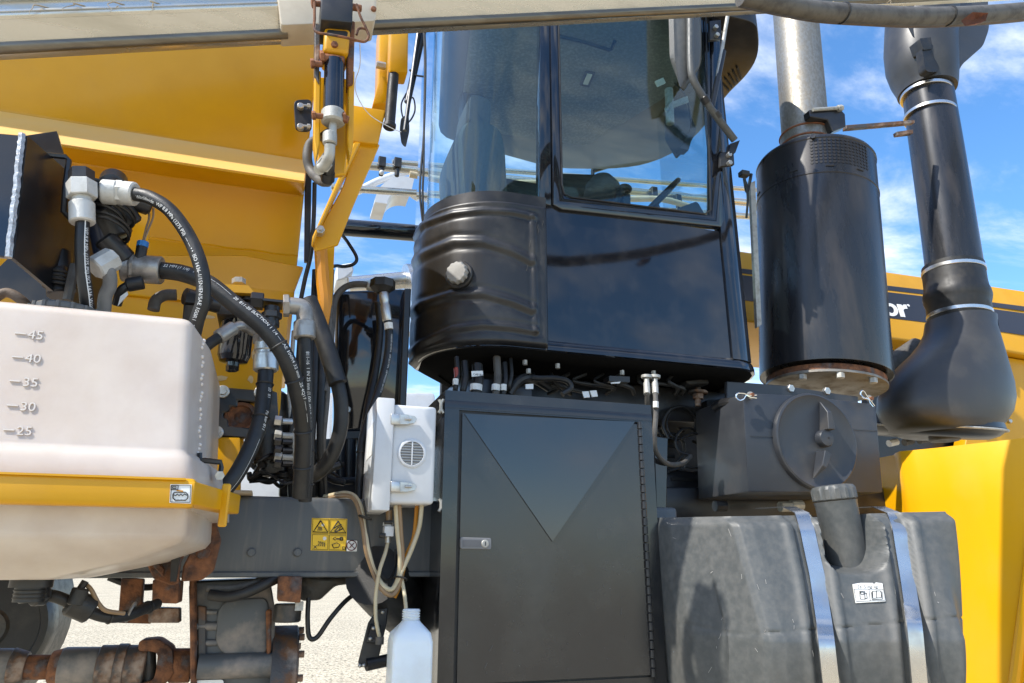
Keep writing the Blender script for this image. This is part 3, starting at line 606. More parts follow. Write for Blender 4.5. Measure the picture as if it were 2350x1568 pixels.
    r1 = [(955, 612), (985, 590), (1050, 562), (1110, 563), (1170, 583), (1214, 606)]; r2 = [(955, 722), (985, 702), (1050, 682), (1110, 680), (1170, 698), (1214, 716)]; r3 = [(955, 815), (985, 790), (1050, 760), (1110, 752), (1170, 757), (1222, 766)]
    r0 = [(955, 560), (985, 520), (1050, 498), (1110, 492), (1170, 495), (1222, 506)]; rv = [(1216, 505), (1224, 768)]
    normal = [(b_[0]-a[0], b_[1]-a[1]) for a, b_ in zip(offset_path(path, 0), offset_path(path, 1))]
    g = B(); rows = []
    for j in range(73):
        tz = j/72; z = z0 + (z1-z0)*tz; row = []
        for i, p in enumerate(path):
            base = Vector((p[0], p[1], z)); px = proj(base)
            e = 0.034
            for rr, wd, am in ((r1, 9, 0.0085), (r2, 9, 0.0085), (r3, 7, 0.008), (r0, 6, 0.007), (rv, 6, 0.008)):
                dd = seg_dist(px, rr); e += am*math.exp(-(dd/wd)**2) - 0.004*math.exp(-((dd-wd*1.6)/(wd*0.6))**2)
            edge = min(sm(0, 0.03, tz), sm(0, 0.03, 1-tz), sm(0, 2.0, i), sm(0, 2.0, len(path)-1-i)); e *= edge
            n = normal[i]; row.append(base + Vector((n[0], n[1], 0))*(e + 0.001))
        rows.append(row)
    g.loft(rows, caps=False, closed=False); g.out('shell', MT['plastic'], q, smooth=80)
    a = Vector((0.83, 2.85, 0)); d = ray(1055, 632); best = min((abs(math.hypot(d.x*s-0.83, d.y*s-2.85)-0.335), s) for s in [2.5+0.002*k for k in range(300)])
    c = CAM + d*best[1]; nr = Vector((c.x-0.83, c.y-2.85, 0)).normalized()
    g = B(); g.cyl(c - nr*0.01, c + nr*0.012, 0.058, 28, bev=0.004); g.out('cap_neck', MT['plastic'], q)
    g = B(); g.lathe(c + nr*0.012, nr, [(0, 0.040), (0.004, 0.044), (0.022, 0.044), (0.028, 0.040), (0.030, 0.030)], 64, mod=lambda an, i: 1 + (0.045*math.cos(an*12) if i in (1, 2, 3) else 0)); g.out('screw_cap', MT['washer'], q)
    # faint scuffs on the tank
    rnd = random.Random(9); g = B()
    for k in range(26):
        x, y = rnd.uniform(1060, 1255), rnd.uniform(490, 800); L = rnd.uniform(4, 16)
        if seg_dist((x, y), [(1055, 632), (1056, 633)]) < 60: continue
        xw = P(x, y, YS - 0.036).x
        if xw < 0.87: continue
        p0, p1 = P(x, y, YS - 0.0365), P(x - L*0.25, y + L, YS - 0.0365); g.tube([p0, (p0+p1)/2 + Vector((0.001, 0, 0)), p1], 0.0009, 4, n=2)
    g.out('scratches', MT['greyrub'], q)

    # --- interior
    b = B(); b.loft([[Vector((x, y, z)) for x, y in ((0.68, 2.62), (2.0, 2.60), (1.98, 3.2), (1.75, 3.8), (0.9, 3.86))] for z in (ZROOF - 0.012, ZROOF - 0.004)]); hd = b.out('headliner', MT['carpet'], t)
    b = B(); b.loft([[p + Vector((0, 0, dz)) for p in (PZ(1330, 195, ZROOF - 0.02), PZ(1352, 200, ZROOF - 0.02), PZ(1366, 168, ZROOF - 0.02), PZ(1344, 165, ZROOF - 0.02))] for dz in (-0.006, 0.012)]); b.bevel(0.003, 1); b.out('lamp_bezel', MT['trim'], hd)
    b = B(); b.loft([[p + Vector((0, 0, dz)) for p in (PZ(1338, 193, ZROOF - 0.03), PZ(1349, 195, ZROOF - 0.03), PZ(1359, 172, ZROOF - 0.03), PZ(1348, 170, ZROOF - 0.03))] for dz in (-0.002, 0.004)]); b.out('dome_lamp', MT['lamp'], hd)
    b = B(); z = ZROOF - 0.06; b.tube([PZ(1276, 82, z), PZ(1340, 97, z), PZ(1398, 115, z), PZ(1404, 112, z), PZ(1411, 95, z)], 0.010, 8, smooth=False); b.out('grab_rail', MT['rubber'], t)
    # rear far pillar and rear shelf
    b = B(); b.prism([P(1062, -30, 3.5), P(1100, -30, 3.5), P(1112, 120, 3.5), P(1105, 470, 3.5), P(1062, 470, 3.5)], (0, 0.12, 0)); b.bevel(0.015, 2); b.out('far_pillar', MT['trim'], t)
    b = B(); b.prism([P(1240, 300, 3.8), P(1272, 300, 3.8), P(1285, 480, 3.8), P(1252, 480, 3.8)], (0, 0.06, 0)); b.out('far_pillar', MT['trim'], t)
    b = B(); b.prism(roundpoly([P(1255, 398, 3.86), P(1402, 402, 3.86), P(1404, 470, 3.86), P(1255, 470, 3.86)], 0.02), (0, 0.05, 0)); b.out('far_lower_frame', MT['trim'], t)
    # warning label on rear pillar
    b = B(); b.prism([P(1056, 432, 3.49), P(1100, 432, 3.49), P(1099, 446, 3.49), P(1057, 446, 3.49)], (0, 0.004, 0)); b.out('warning_label', MT['stick_y'], t, smooth=0)
    # seat
    s = thing('operator_seat', 'grey fabric operator seat with tall rounded backrest seen through the glass', 'seat', (0.95, 3.0, ZB + 0.02))
    def cush(name, cpts, th, wid):
        rings = []
        for j in range(9):
            u = j/8*2-1; k = max((1-abs(u)**4)**0.5 if abs(u) < 1 else 0.3, 0.3)
            cy_ = 3.15 + u*wid/2; mid = sum((Vector((a_, 0, b_)) for a_, b_ in cpts), Vector())/len(cpts)
            rings.append([Vector((mid.x + (a_-mid.x)*(0.8+0.2*k), cy_, mid.z + (b_-mid.z)*(0.85+0.15*k))) for a_, b_ in roundpoly_xz(cpts, th)])
        g = B(); g.loft(rings); return g.out(name, MT['seat'], s, smooth=60)
    def roundpoly_xz(pts, r): return [(v.x, v.y) for v in roundpoly([Vector((a_, b_)) for a_, b_ in pts], r, 4)]
    zf = ZSILL - 0.12
    cush('backrest', [(0.72, zf + 0.05), (0.95, zf + 0.02), (0.92, zf + 0.62), (0.89, zf + 0.74), (0.72, zf + 0.76), (0.67, zf + 0.66)], 0.07, 0.50)
    cush('headrest', [(0.74, zf + 0.77), (0.87, zf + 0.77), (0.87, zf + 0.94), (0.75, zf + 0.96)], 0.04, 0.30)
    cush('cushion', [(0.78, zf - 0.12), (1.30, zf - 0.10), (1.32, zf + 0.0), (1.26, zf + 0.05), (0.80, zf + 0.04)], 0.05, 0.5)
    b = B(); b.loft([roundpoly([Vector((x, y_, z_)) for x, z_ in ((0.95, ZSILL + 0.0), (1.30, ZSILL + 0.0), (1.34, ZSILL + 0.07), (1.0, ZSILL + 0.10))], 0.03) for y_ in (2.78, 2.88)]); b.out('armrest', MT['trim'], s)
    b = B(); b.box((0.85, 3.0, ZB + 0.02), (1.2, 3.3, zf - 0.13)); b.bevel(0.02); b.out('pedestal', MT['trim'], s)
    # controls
    k = thing('control_console', 'dark control console with joystick knobs behind the door window', 'console', (1.45, 2.9, ZB + 0.02))
    b = B(); b.loft([roundpoly([P(x, y, Yy) for x, y in ((1282, 432), (1316, 428), (1328, 440), (1326, 470), (1284, 470))], 0.03) for Yy in (2.85, 3.05)]); b.out('pad', MT['trim'], k)
    b = B(); b.tube([P(1412, 480, 2.9), P(1420, 450, 2.9), P(1432, 436, 2.9)], 0.022, 12); b.sphere(P(1434, 434, 2.9), 0.032, (1.2, 1, 0.8)); b.out('joystick', MT['rubber'], k)
    b = B(); b.pp([(1431, 446), (1447, 444), (1447, 480), (1430, 478)], 2.86, 0.06, r=0.015); b.out('switch_box', MT['rubber'], k)
    b = B(); b.lathe(P(1385, 480, 3.1), (0, 0, 1), [(-0.3, 0.10), (0.05, 0.11), (0.14, 0.09), (0.19, 0.05), (0.2, 0.01)], 20); b.out('column_cover', MT['seat'], k)
    b = B(); b.pp([(1560, 476), (1600, 462), (1622, 500), (1550, 500)], 3.0, 0.25, r=0.02); b.out('dash', MT['trim'], k)
    b = B(); b.box((0.9, 2.75, ZB + 0.005), (2.0, 3.7, ZB + 0.02)); b.out('floor_mat', MT['rubber'], k)
    b = B(); b.torus(P(1500, 470, 3.25), (-0.75, 0, 0.66), 0.19, 0.014, 36, 10); b.cyl(P(1500, 470, 3.25), P(1530, 560, 3.25), 0.03); b.out('steering_wheel', MT['rubber'], k)
    # monitor and fan bracket
    k = thing('cab_monitor', 'pale bracket with a tilted dark monitor hanging inside the windscreen corner', 'monitor', P(1545, 300, 2.85))
    b = B(); b.cyl(P(1535, 205, 2.82), P(1538, 285, 2.82), 0.022, 14, bev=0.004); b.out('bracket_tube', MT['dull'], k)
    b = B(); b.prism([P(1525, 248, 2.80), P(1532, 238, 2.80), P(1578, 220, 2.80), P(1581, 234, 2.80), P(1538, 250, 2.80), P(1530, 257, 2.80)], (0, 0.008, 0)); b.out('lever', MT['dull'], k)
    b = B(); b.prism(roundpoly([P(1545, 250, 2.86), P(1572, 232, 2.86), P(1600, 300, 2.86), P(1575, 345, 2.86), P(1548, 300, 2.86)], 0.02), (0, 0.10, 0)); b.bevel(0.006); b.out('monitor_body', MT['trim'], k)
    b = B(); b.prism([P(1575, 325, 2.85), P(1588, 318, 2.85), P(1580, 345, 2.85), P(1560, 340, 2.85)], (0, 0.05, 0)); b.out('foot', MT['trim'], k)
    b = B(); b.tube([P(1548, 190, 2.84), P(1575, 225, 2.84), P(1585, 290, 2.84), P(1570, 322, 2.84)], 0.004, 6); b.out('cable', MT['rubber'], k)
    b = B(); b.prism([P(1504, 186, 2.83), P(1522, 178, 2.83), P(1528, 190, 2.83), P(1510, 198, 2.83)], (0, 0.01, 0)); b.out('tag', MT['stick_w'], k, smooth=0)
    # solid stand-in for the door mirror's reflection in the glass, and wiper arm
    k = thing('mirror_reflection', 'tall dark shape added as the door mirror reflection in the glass, on a slim rod', 'mirror', P(1400, 390, 4.3))
    b = B(); b.loft([roundpoly([P(x, y, Yy) for x, y in ((1340, 205), (1365, 190), (1430, 172), (1445, 350), (1375, 385), (1345, 290))], 0.05) for Yy in (4.25, 4.32)]); b.out('mirror_shell', MT['black'], k, smooth=60)
    b = B(); b.cyl(P(1360, 392, 4.3), P(1455, 362, 4.3), 0.02, 12); b.cyl(P(1360, 392, 4.3), P(1364, 470, 4.3), 0.014, 10); b.out('arm', MT['black'], k)
    # cables on the rear corner
    for i, dx_ in enumerate((0, 6)):
        b = B(); b.tube([P(972 + dx_*0.3, 55, 2.9), P(975 + dx_*.3, 150, 2.9), P(973, 300, 2.9), P(972 - dx_, 390, 2.9), P(970 - dx_, 450, 2.9), P(975, 550, 2.9)], 0.005, 8)
        b.out('cab_cable', MT['rubber'], label=('slim black cable running straight down the rear edge of the cab', 'black cable bowing away beside the straight one on the rear cab edge')[i], cat='cable', group='cables on the rear cab edge')
    b = B(); b.cyl(P(975, 56, 2.95), P(935, 235, 2.95), 0.016, 12); b.cyl(P(962, 60, 2.93), P(929, 300, 2.93), 0.010, 10); b.tube([P(940, 160, 2.93), P(952, 172, 2.93), P(972, 176, 2.92)], 0.005, 6)
    b.tube([P(931, 235, 2.93), P(948, 225, 2.93), P(952, 255, 2.93), P(938, 280, 2.93), P(925, 270, 2.93), P(921, 240, 2.93), P(932, 215, 2.93)], 0.004, 6)
    b.out('wiper_strut', MT['black'], label='black rear wiper strut with a curled cable beside the cab', cat='wiper')
    b = B(); b.loft([roundpoly([P(x, y, Yy) for x, y in ((920, 270), (938, 262), (940, 300), (931, 340), (921, 330), (917, 300))], 0.02) for Yy in (3.02, 3.1)]); b.out('rear_lamp', MT['plastic'], label='dark rounded lamp housing behind the rear wiper strut', cat='lamp')
cab()

# ================================================================== DOOR MIRROR
def mirror():
    t = thing('door_mirror', 'large grey outside mirror on a bent black tube arm beside the cab', 'mirror', P(1690, 330, 2.45))
    b = B(); b.loft([roundpoly([P(x, y, Yy) for x, y in px], 0.03, 5) for Yy, px in ((2.42, ((1543, -60), (1596, -60), (1606, 100), (1602, 150), (1560, 205), (1548, 130))), (2.445, ((1532, -60), (1608, -60), (1610, 120), (1606, 155), (1566, 214), (1537, 135))), (2.50, ((1536, -60), (1606, -60), (1606, 100), (1600, 150), (1566, 205), (1540, 130))))])
    b.out('mirror_shell', MT['greypl'], t, smooth=60)
    b = B(); b.tube([P(1583, -30, 2.40), P(1584, 60, 2.40), P(1585, 150, 2.40), P(1592, 185, 2.405), P(1618, 230, 2.42), P(1650, 275, 2.44), P(1686, 322, 2.46)], 0.017, 16); b.out('arm', MT['greypl'], t)
    for (x0, y0, x1, y1) in ((1614, 222, 1624, 238), (1640, 258, 1650, 272)):
        b = B(); b.cyl(P(x0, y0, 2.42 + (x0-1618)*0.0006), P(x1, y1, 2.42 + (x1-1618)*0.0006), 0.021, 14, bev=0.003); b.out('clamp', MT['black'], t)
    b = B(); b.pp([(1655, 350), (1684, 346), (1686, 378), (1653, 382)], 2.49, 0.02); b.bevel(0.003); b.pp([(1676, 330), (1698, 322), (1688, 350), (1674, 352)], 2.47, 0.03); b.out('hinge_bracket', MT['black'], t)
    for x, y in ((1676, 353), (1677, 372), (1645, 60), (1648, 78)):
        b = B(); a = P(x, y, 2.47); b.hexn(a, a + Vector((0, 0.02, 0)), 0.012); b.out('bolt', MT['steel'], t)
    b = B(); b.pp([(1628, 48), (1655, 45), (1656, 90), (1630, 92)], 2.49, 0.02); b.bevel(0.003, 1); b.out('upper_bracket', MT['black'], t)
    b = B(); b.cyl(P(1672, 22, 2.44), P(1636, 240, 2.47), 0.0095, 12); b.out('gas_strut', MT['dull'], t)
    b = B(); b.cyl(P(1660, 118, 2.455), P(1634, 245, 2.472), 0.014, 12); b.out('strut_body', MT['black'], t)
mirror()

# ================================================================== CABINET
YC = 2.2
def cabinet():
    t = thing('storage_cabinet', 'tall black steel cabinet with a large hinged door and grey latch', 'cabinet', P(1260, 1650, YC + 0.2))
    a, c = P(1022, 902, YC), P(1493, 924, YC); x0, x1, zt = a.x, c.x, (a.z + c.z)/2; zb = P(1260, 1760, YC).z
    d0, d1 = P(1054, 944, YC), P(1468, 966, YC); dz1 = (d0.z + d1.z)/2; dz0 = P(1260, 1566, YC).z
    # body as posts, rails and sheets round the door opening
    b = B(); b.box((x0, YC, zb), (d0.x, YC + 0.04, zt)); b.box((d1.x, YC, zb), (x1, YC + 0.04, zt)); b.box((d0.x, YC, dz1), (d1.x, YC + 0.04, zt)); b.box((d0.x, YC, zb), (d1.x, YC + 0.04, dz0))
    b.out('door_surround', MT['gloss2'], t, smooth=0)
    rr = 0.045
    prof = [Vector((x0 - 0.001, YC - 0.002, zt - rr - 0.012))] + [Vector((x0 - 0.001, YC - 0.002 + rr*(1 - math.cos(k*math.pi/16)), zt - rr + rr*math.sin(k*math.pi/16))) for k in range(9)] + [Vector((x0 - 0.001, YC + 0.5, zt)), Vector((x0 - 0.001, YC + 0.5, zt - rr - 0.012))]
    b = B(); b.prism(prof, (x1 - x0 + 0.002, 0, 0)); b.out('rounded_top', MT['gloss2'], t, smooth=40)
    b = B(); b.box((x0, YC + 0.04, zb), (x0 + 0.02, YC + 0.5, zt - 0.06)); b.out('side_sheet', MT['door'], t, smooth=0)
    b = B(); b.box((x1 - 0.02, YC + 0.04, zb), (x1, YC + 0.5, zt - 0.06)); b.out('side_sheet', MT['door'], t, smooth=0)
    b = B(); b.box((x0 + 0.02, YC + 0.48, zb), (x1 - 0.02, YC + 0.5, zt - 0.06)); b.out('back_sheet', MT['door'], t, smooth=0)
    # rubber gasket recess around the door
    b = B(); b.box((d0.x - 0.001, YC + 0.006, dz0 - 0.001), (d1.x + 0.001, YC + 0.03, dz1 + 0.001)); b.out('gasket', MT['rubber'], t, smooth=0)
    g = 0.010
    b = B(); n = 12; xs = [d0.x + g + (d1.x - d0.x - 2*g)*i/n for i in range(n+1)]; zs = [dz0 + g*0.7 + (dz1 - dz0 - 1.7*g)*j/n for j in range(n+1)]
    # door skin with a very slight oil-can dish, closed behind
    fr = [[Vector((x, YC - 0.004 + 0.0016*math.sin(math.pi*i/n)*math.sin(math.pi*j/n) + 0.0007*math.sin(i*0.9+j*0.6), z)) for i, x in enumerate(xs)] for j, z in enumerate(zs)]
    b.loft(fr, closed=False)
    rim = fr[0] + [r_[-1] for r_ in fr[1:]] + list(reversed(fr[-1][:-1])) + [r_[0] for r_ in reversed(fr[1:-1])]
    b.loft([rim, [p + Vector((0, 0.012, 0)) for p in rim]], caps=False); bmesh.ops.remove_doubles(b.bm, verts=b.bm.verts, dist=1e-5)
    dr = b.out('door', MT['door'], t, smooth=40)
    # glossy triangular panel on the door
    b = B(); tri = [P(1066, 950, YC - 0.0075), P(1268, 1243, YC - 0.0065), P(1457, 968, YC - 0.0075)]
    b.prism(tri, (0, 0.004, 0)); b.out('triangle_panel', MT['tri'], dr, smooth=0)
    # latch
    b = B(); b.pp([(1057, 1233), (1128, 1235), (1128, 1261), (1057, 1260)], YC - 0.014, 0.014, r=0.006); b.bevel(0.002, 1); la = b.out('latch', MT['greymet'], dr)
    b = B(); b.pp([(1062, 1239), (1104, 1240), (1104, 1256), (1062, 1255)], YC - 0.0155, 0.004, r=0.002); b.out('paddle', MT['greymet2'], la)
    b = B(); q = P(1114, 1248, YC - 0.018); b.cyl(q, q + Vector((0, 0.006, 0)), 0.012, 18, bev=0.002); b.out('lock_barrel', MT['dull'], la)
    b = B(); b.box(q + Vector((-0.0012, -0.0008, -0.006)), q + Vector((0.0012, 0.002, 0.006))); b.out('keyhole', MT['ink'], la, smooth=0)
    # piano hinge knuckles
    xh = d1.x - 0.004; n = 30
    me = None
    for k in range(n):
        za, zc = dz0 + (dz1 - dz0)*k/n + 0.0012, dz0 + (dz1 - dz0)*(k+1)/n - 0.0012
        if me is None:
            b = B(); b.cyl((xh, YC - 0.006, za), (xh, YC - 0.006, zc), 0.0085, 10, bev=0.001); o = b.out('hinge_knuckle', MT['black'], t); me = o.data; z_first = za
        else:
            o2 = o.copy(); COL.objects.link(o2); o2.parent = t; o2.location = o.location + Vector((0, 0, za - z_first))
    # small scuffs on the door
    rnd = random.Random(5); b = B()
    for k in range(46):
        x, y = rnd.uniform(1060, 1450), rnd.uniform(1270, 1550); q = P(x, y, YC - 0.0048); s_ = rnd.uniform(0.0006, 0.002); an = rnd.uniform(0, 6.28)
        L = s_*rnd.choice((1, 1, 2, 6)); v = Vector((math.cos(an), 0, math.sin(an)))*L; u_ = Vector((-v.z, 0, v.x)).normalized()*s_*0.5
        b.prism([q - v - u_, q + v - u_, q + v + u_, q - v + u_], (0, 0.003, 0))
    b.out('paint_chips', MT['greyrub'], dr, smooth=0)
MT['gloss2'] = mk('cabinet_black_paint', (0.010, 0.011, 0.013), rough=0.10, r2=0.16, coat=0.3, bump=0.03, bscale=60, dust=(DU, 0.06), dscale=6)
MT['tri'] = mk('smooth_black_panel', (0.012, 0.016, 0.024), rough=0.09, r2=0.13, bump=0.02, bscale=30, spec=0.85)
MT['greymet'] = mk('grey_latch_plastic', (0.16, 0.16, 0.165), rough=0.4)
MT['greymet2'] = mk('grey_latch_paddle', (0.09, 0.09, 0.095), rough=0.4)
cabinet()

# ================================================================== WHITE ELECTRICAL BOX
def elec_box():
    Y = 2.2
    t = thing('electrical_enclosure', 'white plastic electrical enclosure with round vent and two chrome latches', 'enclosure', P(940, 1168, Y + 0.1))
    a, c = P(902, 927, Y), P(1001, 1158, Y); xl = a.x; xr = P(1003, 935, Y).x
    b = B(); b.box((xl, Y, c.z), (xr, Y + 0.22, a.z)); b.bevel(0.012, 3); b.out('box_body', MT['white'], t)
    l0, l1 = P(872, 912, Y - 0.012), P(872, 1172, Y - 0.012)
    b = B(); b.box((P(874, 912, Y).x - 0.012, Y - 0.014, l1.z), (xl + 0.004, Y + 0.235, l0.z)); b.bevel(0.005, 2); ld = b.out('lid', MT['white'], t)
    b = B(); xf = P(874, 912, Y).x - 0.0135; zm = (l0.z + l1.z)/2
    b.prism([(xf, Y + 0.03, zm), (xf, Y + 0.18, zm), (xf, Y + 0.18, zm + 0.1), (xf, Y + 0.03, zm + 0.1)], (0.003, 0, 0)); b.out('lid_label', MT['stick_w'], ld, smooth=0)
    for y in (962, 1117):
        b = B(); b.pp([(897, y - 13), (920, y - 12), (920, y + 13), (897, y + 12)], Y - 0.018, 0.012); b.bevel(0.002, 1)
        b.pp([(918, y - 11), (938, y - 10), (938, y + 12), (918, y + 12)], Y - 0.020, 0.014); b.pp([(936, y - 9), (952, y - 7), (957, y), (952, y + 9), (936, y + 11)], Y - 0.016, 0.01)
        b.bevel(0.0015, 1); l = b.out('latch', MT['steel'], t)
        b = B(); b.cyl(P(930, y, Y - 0.023), P(944, y, Y - 0.023), 0.004, 10); b.out('latch_pin', MT['steel'], l)
    q = P(945, 1041, Y); r = 33*S(945, 1041, Y)
    b = B(); b.lathe(q, (0, -1, 0), [(0, r), (0.004, r), (0.006, r - 0.003), (0.006, r - 0.008), (0.001, r - 0.010)], 40); v = b.out('vent', MT['white'], t)
    for k in range(9):
        z = (k - 4)*r*0.19; hw = math.sqrt(max(0, (r*0.84)**2 - z*z))
        b = B(); b.box(q + Vector((-hw, -0.0055, z - 0.002)), q + Vector((hw, -0.0022, z + 0.0015))); b.out('vent_slot', MT['greymet2'], v, smooth=0)
    b = B(); b.box(q + Vector((-0.002, -0.0065, -r*0.84)), q + Vector((0.002, -0.002, r*0.84))); b.out('vent_rib', MT['white'], v, smooth=0)
    for y0, y1 in ((917, 948), (1145, 1174)):
        b = B(); b.tube([P(1008, y0, Y + .01), P(1012, y0 + 8, Y + .01), P(1012, y1 - 8, Y + .01), P(1007, y1, Y + .01)], 0.005, 6, smooth=False); b.tube([P(1018, y0, Y + .01), P(1013, y0 + 8, Y + .01), P(1013, y1 - 8, Y + .01), P(1018, y1, Y + .01)], 0.005, 6, smooth=False); b.out('mount_clip', MT['dull'], t)
    # gland and small valve below
    b = B(); b.cyl(P(893, 1172, Y + .08), P(893, 1195, Y + .08), 0.010, 12); b.out('gland', MT['tubeb'], t)
    k = thing('small_valve', 'small white and steel drain valve with a black tap under the enclosure', 'valve', P(890, 1242, Y + .08))
    b = B(); b.hexn(P(891, 1200, Y + .08), P(890, 1208, Y + .08), 0.016); b.box(P(883, 1208, Y + .06), P(898, 1232, Y + .1)); b.out('valve_body', MT['white'], k)
    b = B(); b.cyl(P(890, 1232, Y + .08), P(890, 1246, Y + .08), 0.009, 12); b.out('nipple', MT['steel'], k)
    b = B(); b.cyl(P(871, 1228, Y + .06), P(884, 1230, Y + .06), 0.008, 8); b.out('tap', MT['rubber'], k)
    b = B(); b.cyl(P(882, 1199, Y + .06), P(900, 1199, Y + .06), 0.006, 8); b.out('tap_upper_piece', MT['rubber'], k)  # second piece of the black tap, above the first
elec_box()

# ================================================================== TUBES AND BOTTLES
def T(name, pts, wpx, mat, label=None, cat=None, group=None, parent=None, seg=10, n=8):
    m = pts[len(pts)//2]; b = B(); b.tube([P(*p) for p in pts], S(*m)*wpx/2, seg, n); return b.out(name, MT[mat], parent, label, cat, group)
def tubes():
    Y = 2.25
    g = 'beige sample tubes under the white enclosure'
    T('sample_tube', [(908, 1160, Y), (912, 1220, Y), (918, 1280, Y), (914, 1325, Y), (900, 1352, Y), (880, 1345, Y), (862, 1315, Y + .02), (845, 1262, Y + .02), (838, 1205, Y + .03), (822, 1150, Y + .05), (795, 1132, Y + .1), (745, 1140, Y + .2)], 11, 'tubec', 'beige clear tube running from the enclosure round and over the frame rail', 'tube', g)
    T('sample_tube', [(916, 1160, Y), (920, 1220, Y), (924, 1290, Y), (917, 1340, Y), (900, 1366, Y), (876, 1352, Y), (857, 1315, Y + .02), (840, 1262, Y + .02), (832, 1205, Y + .03), (816, 1150, Y + .05), (790, 1137, Y + .1), (745, 1146, Y + .2)], 11, 'tubeb', 'brownish tube running from the enclosure round and over the frame rail', 'tube', g)
    T('sample_tube', [(968, 1160, Y), (962, 1210, Y), (945, 1260, Y), (927, 1300, Y), (912, 1335, Y), (893, 1358, Y + .01), (872, 1345, Y + .02)], 11, 'tubec', 'beige tube curving from the enclosure right corner down to the tie', 'tube', g)
    T('sample_tube', [(957, 1160, Y + .03), (950, 1230, Y + .03), (935, 1270, Y + .03), (925, 1310, Y + .03), (915, 1350, Y + .03), (905, 1372, Y + .03)], 10, 'orange', 'amber tube half hidden behind the beige tubes', 'tube', g)
    T('sample_tube', [(918, 1310, Y), (924, 1340, Y), (929, 1370, Y - .02), (933, 1410, Y - .04), (936, 1450, Y - .05)], 9, 'tubec', 'pale tube dropping into the neck of the white bottle', 'tube', g)
    T('drain_tube', [(890, 1246, Y + .03), (884, 1270, Y + .02), (871, 1310, Y), (863, 1360, Y), (862, 1410, Y), (866, 1440, Y), (871, 1462, Y)], 9, 'tubec', 'single clear drain tube hanging from the small valve', 'tube')
    T('black_wire', [(835, 1150, Y + .02), (842, 1200, Y + .02), (852, 1270, Y + .02), (866, 1310, Y + .02), (890, 1330, Y + .03), (905, 1300, Y + .05), (908, 1260, Y + .05)], 5, 'rubber', 'thin black wire strapped along the beige tubes', 'wire')
    for x, y, ax in ((838, 1188, (0.3, 0, 1)), (919, 1328, (0.2, 0.2, 1))):
        b = B(); b.torus(P(x, y, Y), ax, 0.020, 0.003, 20, 6); b.out('cable_tie', MT['rubber'], label='black cable tie round the bundle of beige tubes', cat='cable tie', group='ties on the beige tubes')
    b = B(); q = P(872, 1462, Y); b.cyl(q, q + Vector((0, 0, -0.02)), 0.012, 12); b.out('tube_end', MT['greyrub'], label='grey plug on the end of the drain tube', cat='plug')
    # bottles
    def bottle(xc, w_, ytop, Yb, lab):
        t = thing('plastic_bottle', lab, 'bottle', P(xc, 1690, Yb))
        k = S(xc, 1480, Yb); ax = P(xc, ytop, Yb); zb = P(xc, 1690, Yb).z
        def rr(z, sx, sy, r): return roundpoly([Vector((ax.x - sx, ax.y - sy, z)), Vector((ax.x + sx, ax.y - sy, z)), Vector((ax.x + sx, ax.y + sy, z)), Vector((ax.x - sx, ax.y + sy, z))], r, 5)
        h = w_*k/2; z = ax.z; n = h*0.44
        b = B(); b.loft([rr(z - 0.030, n, n, n), rr(z - 0.036, n*1.15, n*1.15, n), rr(z - 0.048, h*0.72, h*0.7, h*0.5), rr(z - 0.062, h*0.93, h*0.88, h*0.4), rr(z - 0.085, h, h*0.93, h*0.22), rr(zb + 0.02, h, h*0.93, h*0.22), rr(zb, h*0.9, h*0.85, h*0.2)])
        b.out('bottle_body', MT['bottle'], t, smooth=50)
        b = B(); pr = [(-0.034, n*0.96)]
        for i in range(4): pr += [(-0.028 + i*0.007, n*0.95), (-0.026 + i*0.007, n*1.07), (-0.024 + i*0.007, n*0.95)]
        pr += [(0, n*0.95), (0, n*0.8), (-0.01, n*0.78)]
        b.lathe(ax, (0, 0, 1), pr, 28); b.out('threaded_neck', MT['bottle'], t)
        b = B(); b.box((ax.x + h*0.55, ax.y - h*0.95, P(xc, 1592, Yb).z), (ax.x + h*0.72, ax.y - h*0.92, P(xc, 1577, Yb).z)); b.out('red_mark', MT['red'], t)
    bottle(944, 92, 1398, 2.16, 'open white plastic bottle with threaded neck, catching the pale tube')
    bottle(1010, 90, 1400, 2.42, 'white plastic bottle mostly hidden between the open bottle and cabinet')
    # black crank bracket beside the bottle
    k = thing('step_bracket', 'black folded step bracket hanging left of the white bottle', 'bracket', P(850, 1535, 2.3))
    b = B(); b.pp([(870, 1390), (892, 1385), (888, 1430), (865, 1530), (828, 1532), (822, 1522), (845, 1430)], 2.34, 0.012); b.bevel(0.003, 1); b.out('arm', MT['black'], k)
    b = B(); b.pp([(850, 1433), (876, 1436), (866, 1478), (841, 1476)], 2.325, 0.012); b.bevel(0.003, 1); b.out('plate', MT['black'], k)
    b = B(); b.cyl(P(840, 1526, 2.34), P(905, 1512, 2.36), 0.018, 14); b.out('rung', MT['black'], k)
    for x, y in ((857, 1442), (850, 1466), (826, 1528), (835, 1527), (878, 1405)):
        b = B(); b.sphere(P(x, y, 2.322), 0.006, seg=8); b.out('rivet', MT['steel'], k)
    b = B(); b.lathe(P(900, 1360, 2.5), (0.3, 0.6, -0.2), [(-0.2, 0.09), (0, 0.10), (0.25, 0.10), (0.27, 0.06)], 20); b.out('air_spring', MT['rubber'], label='dusty black rubber air spring behind the tube bundle', cat='air spring')
tubes()

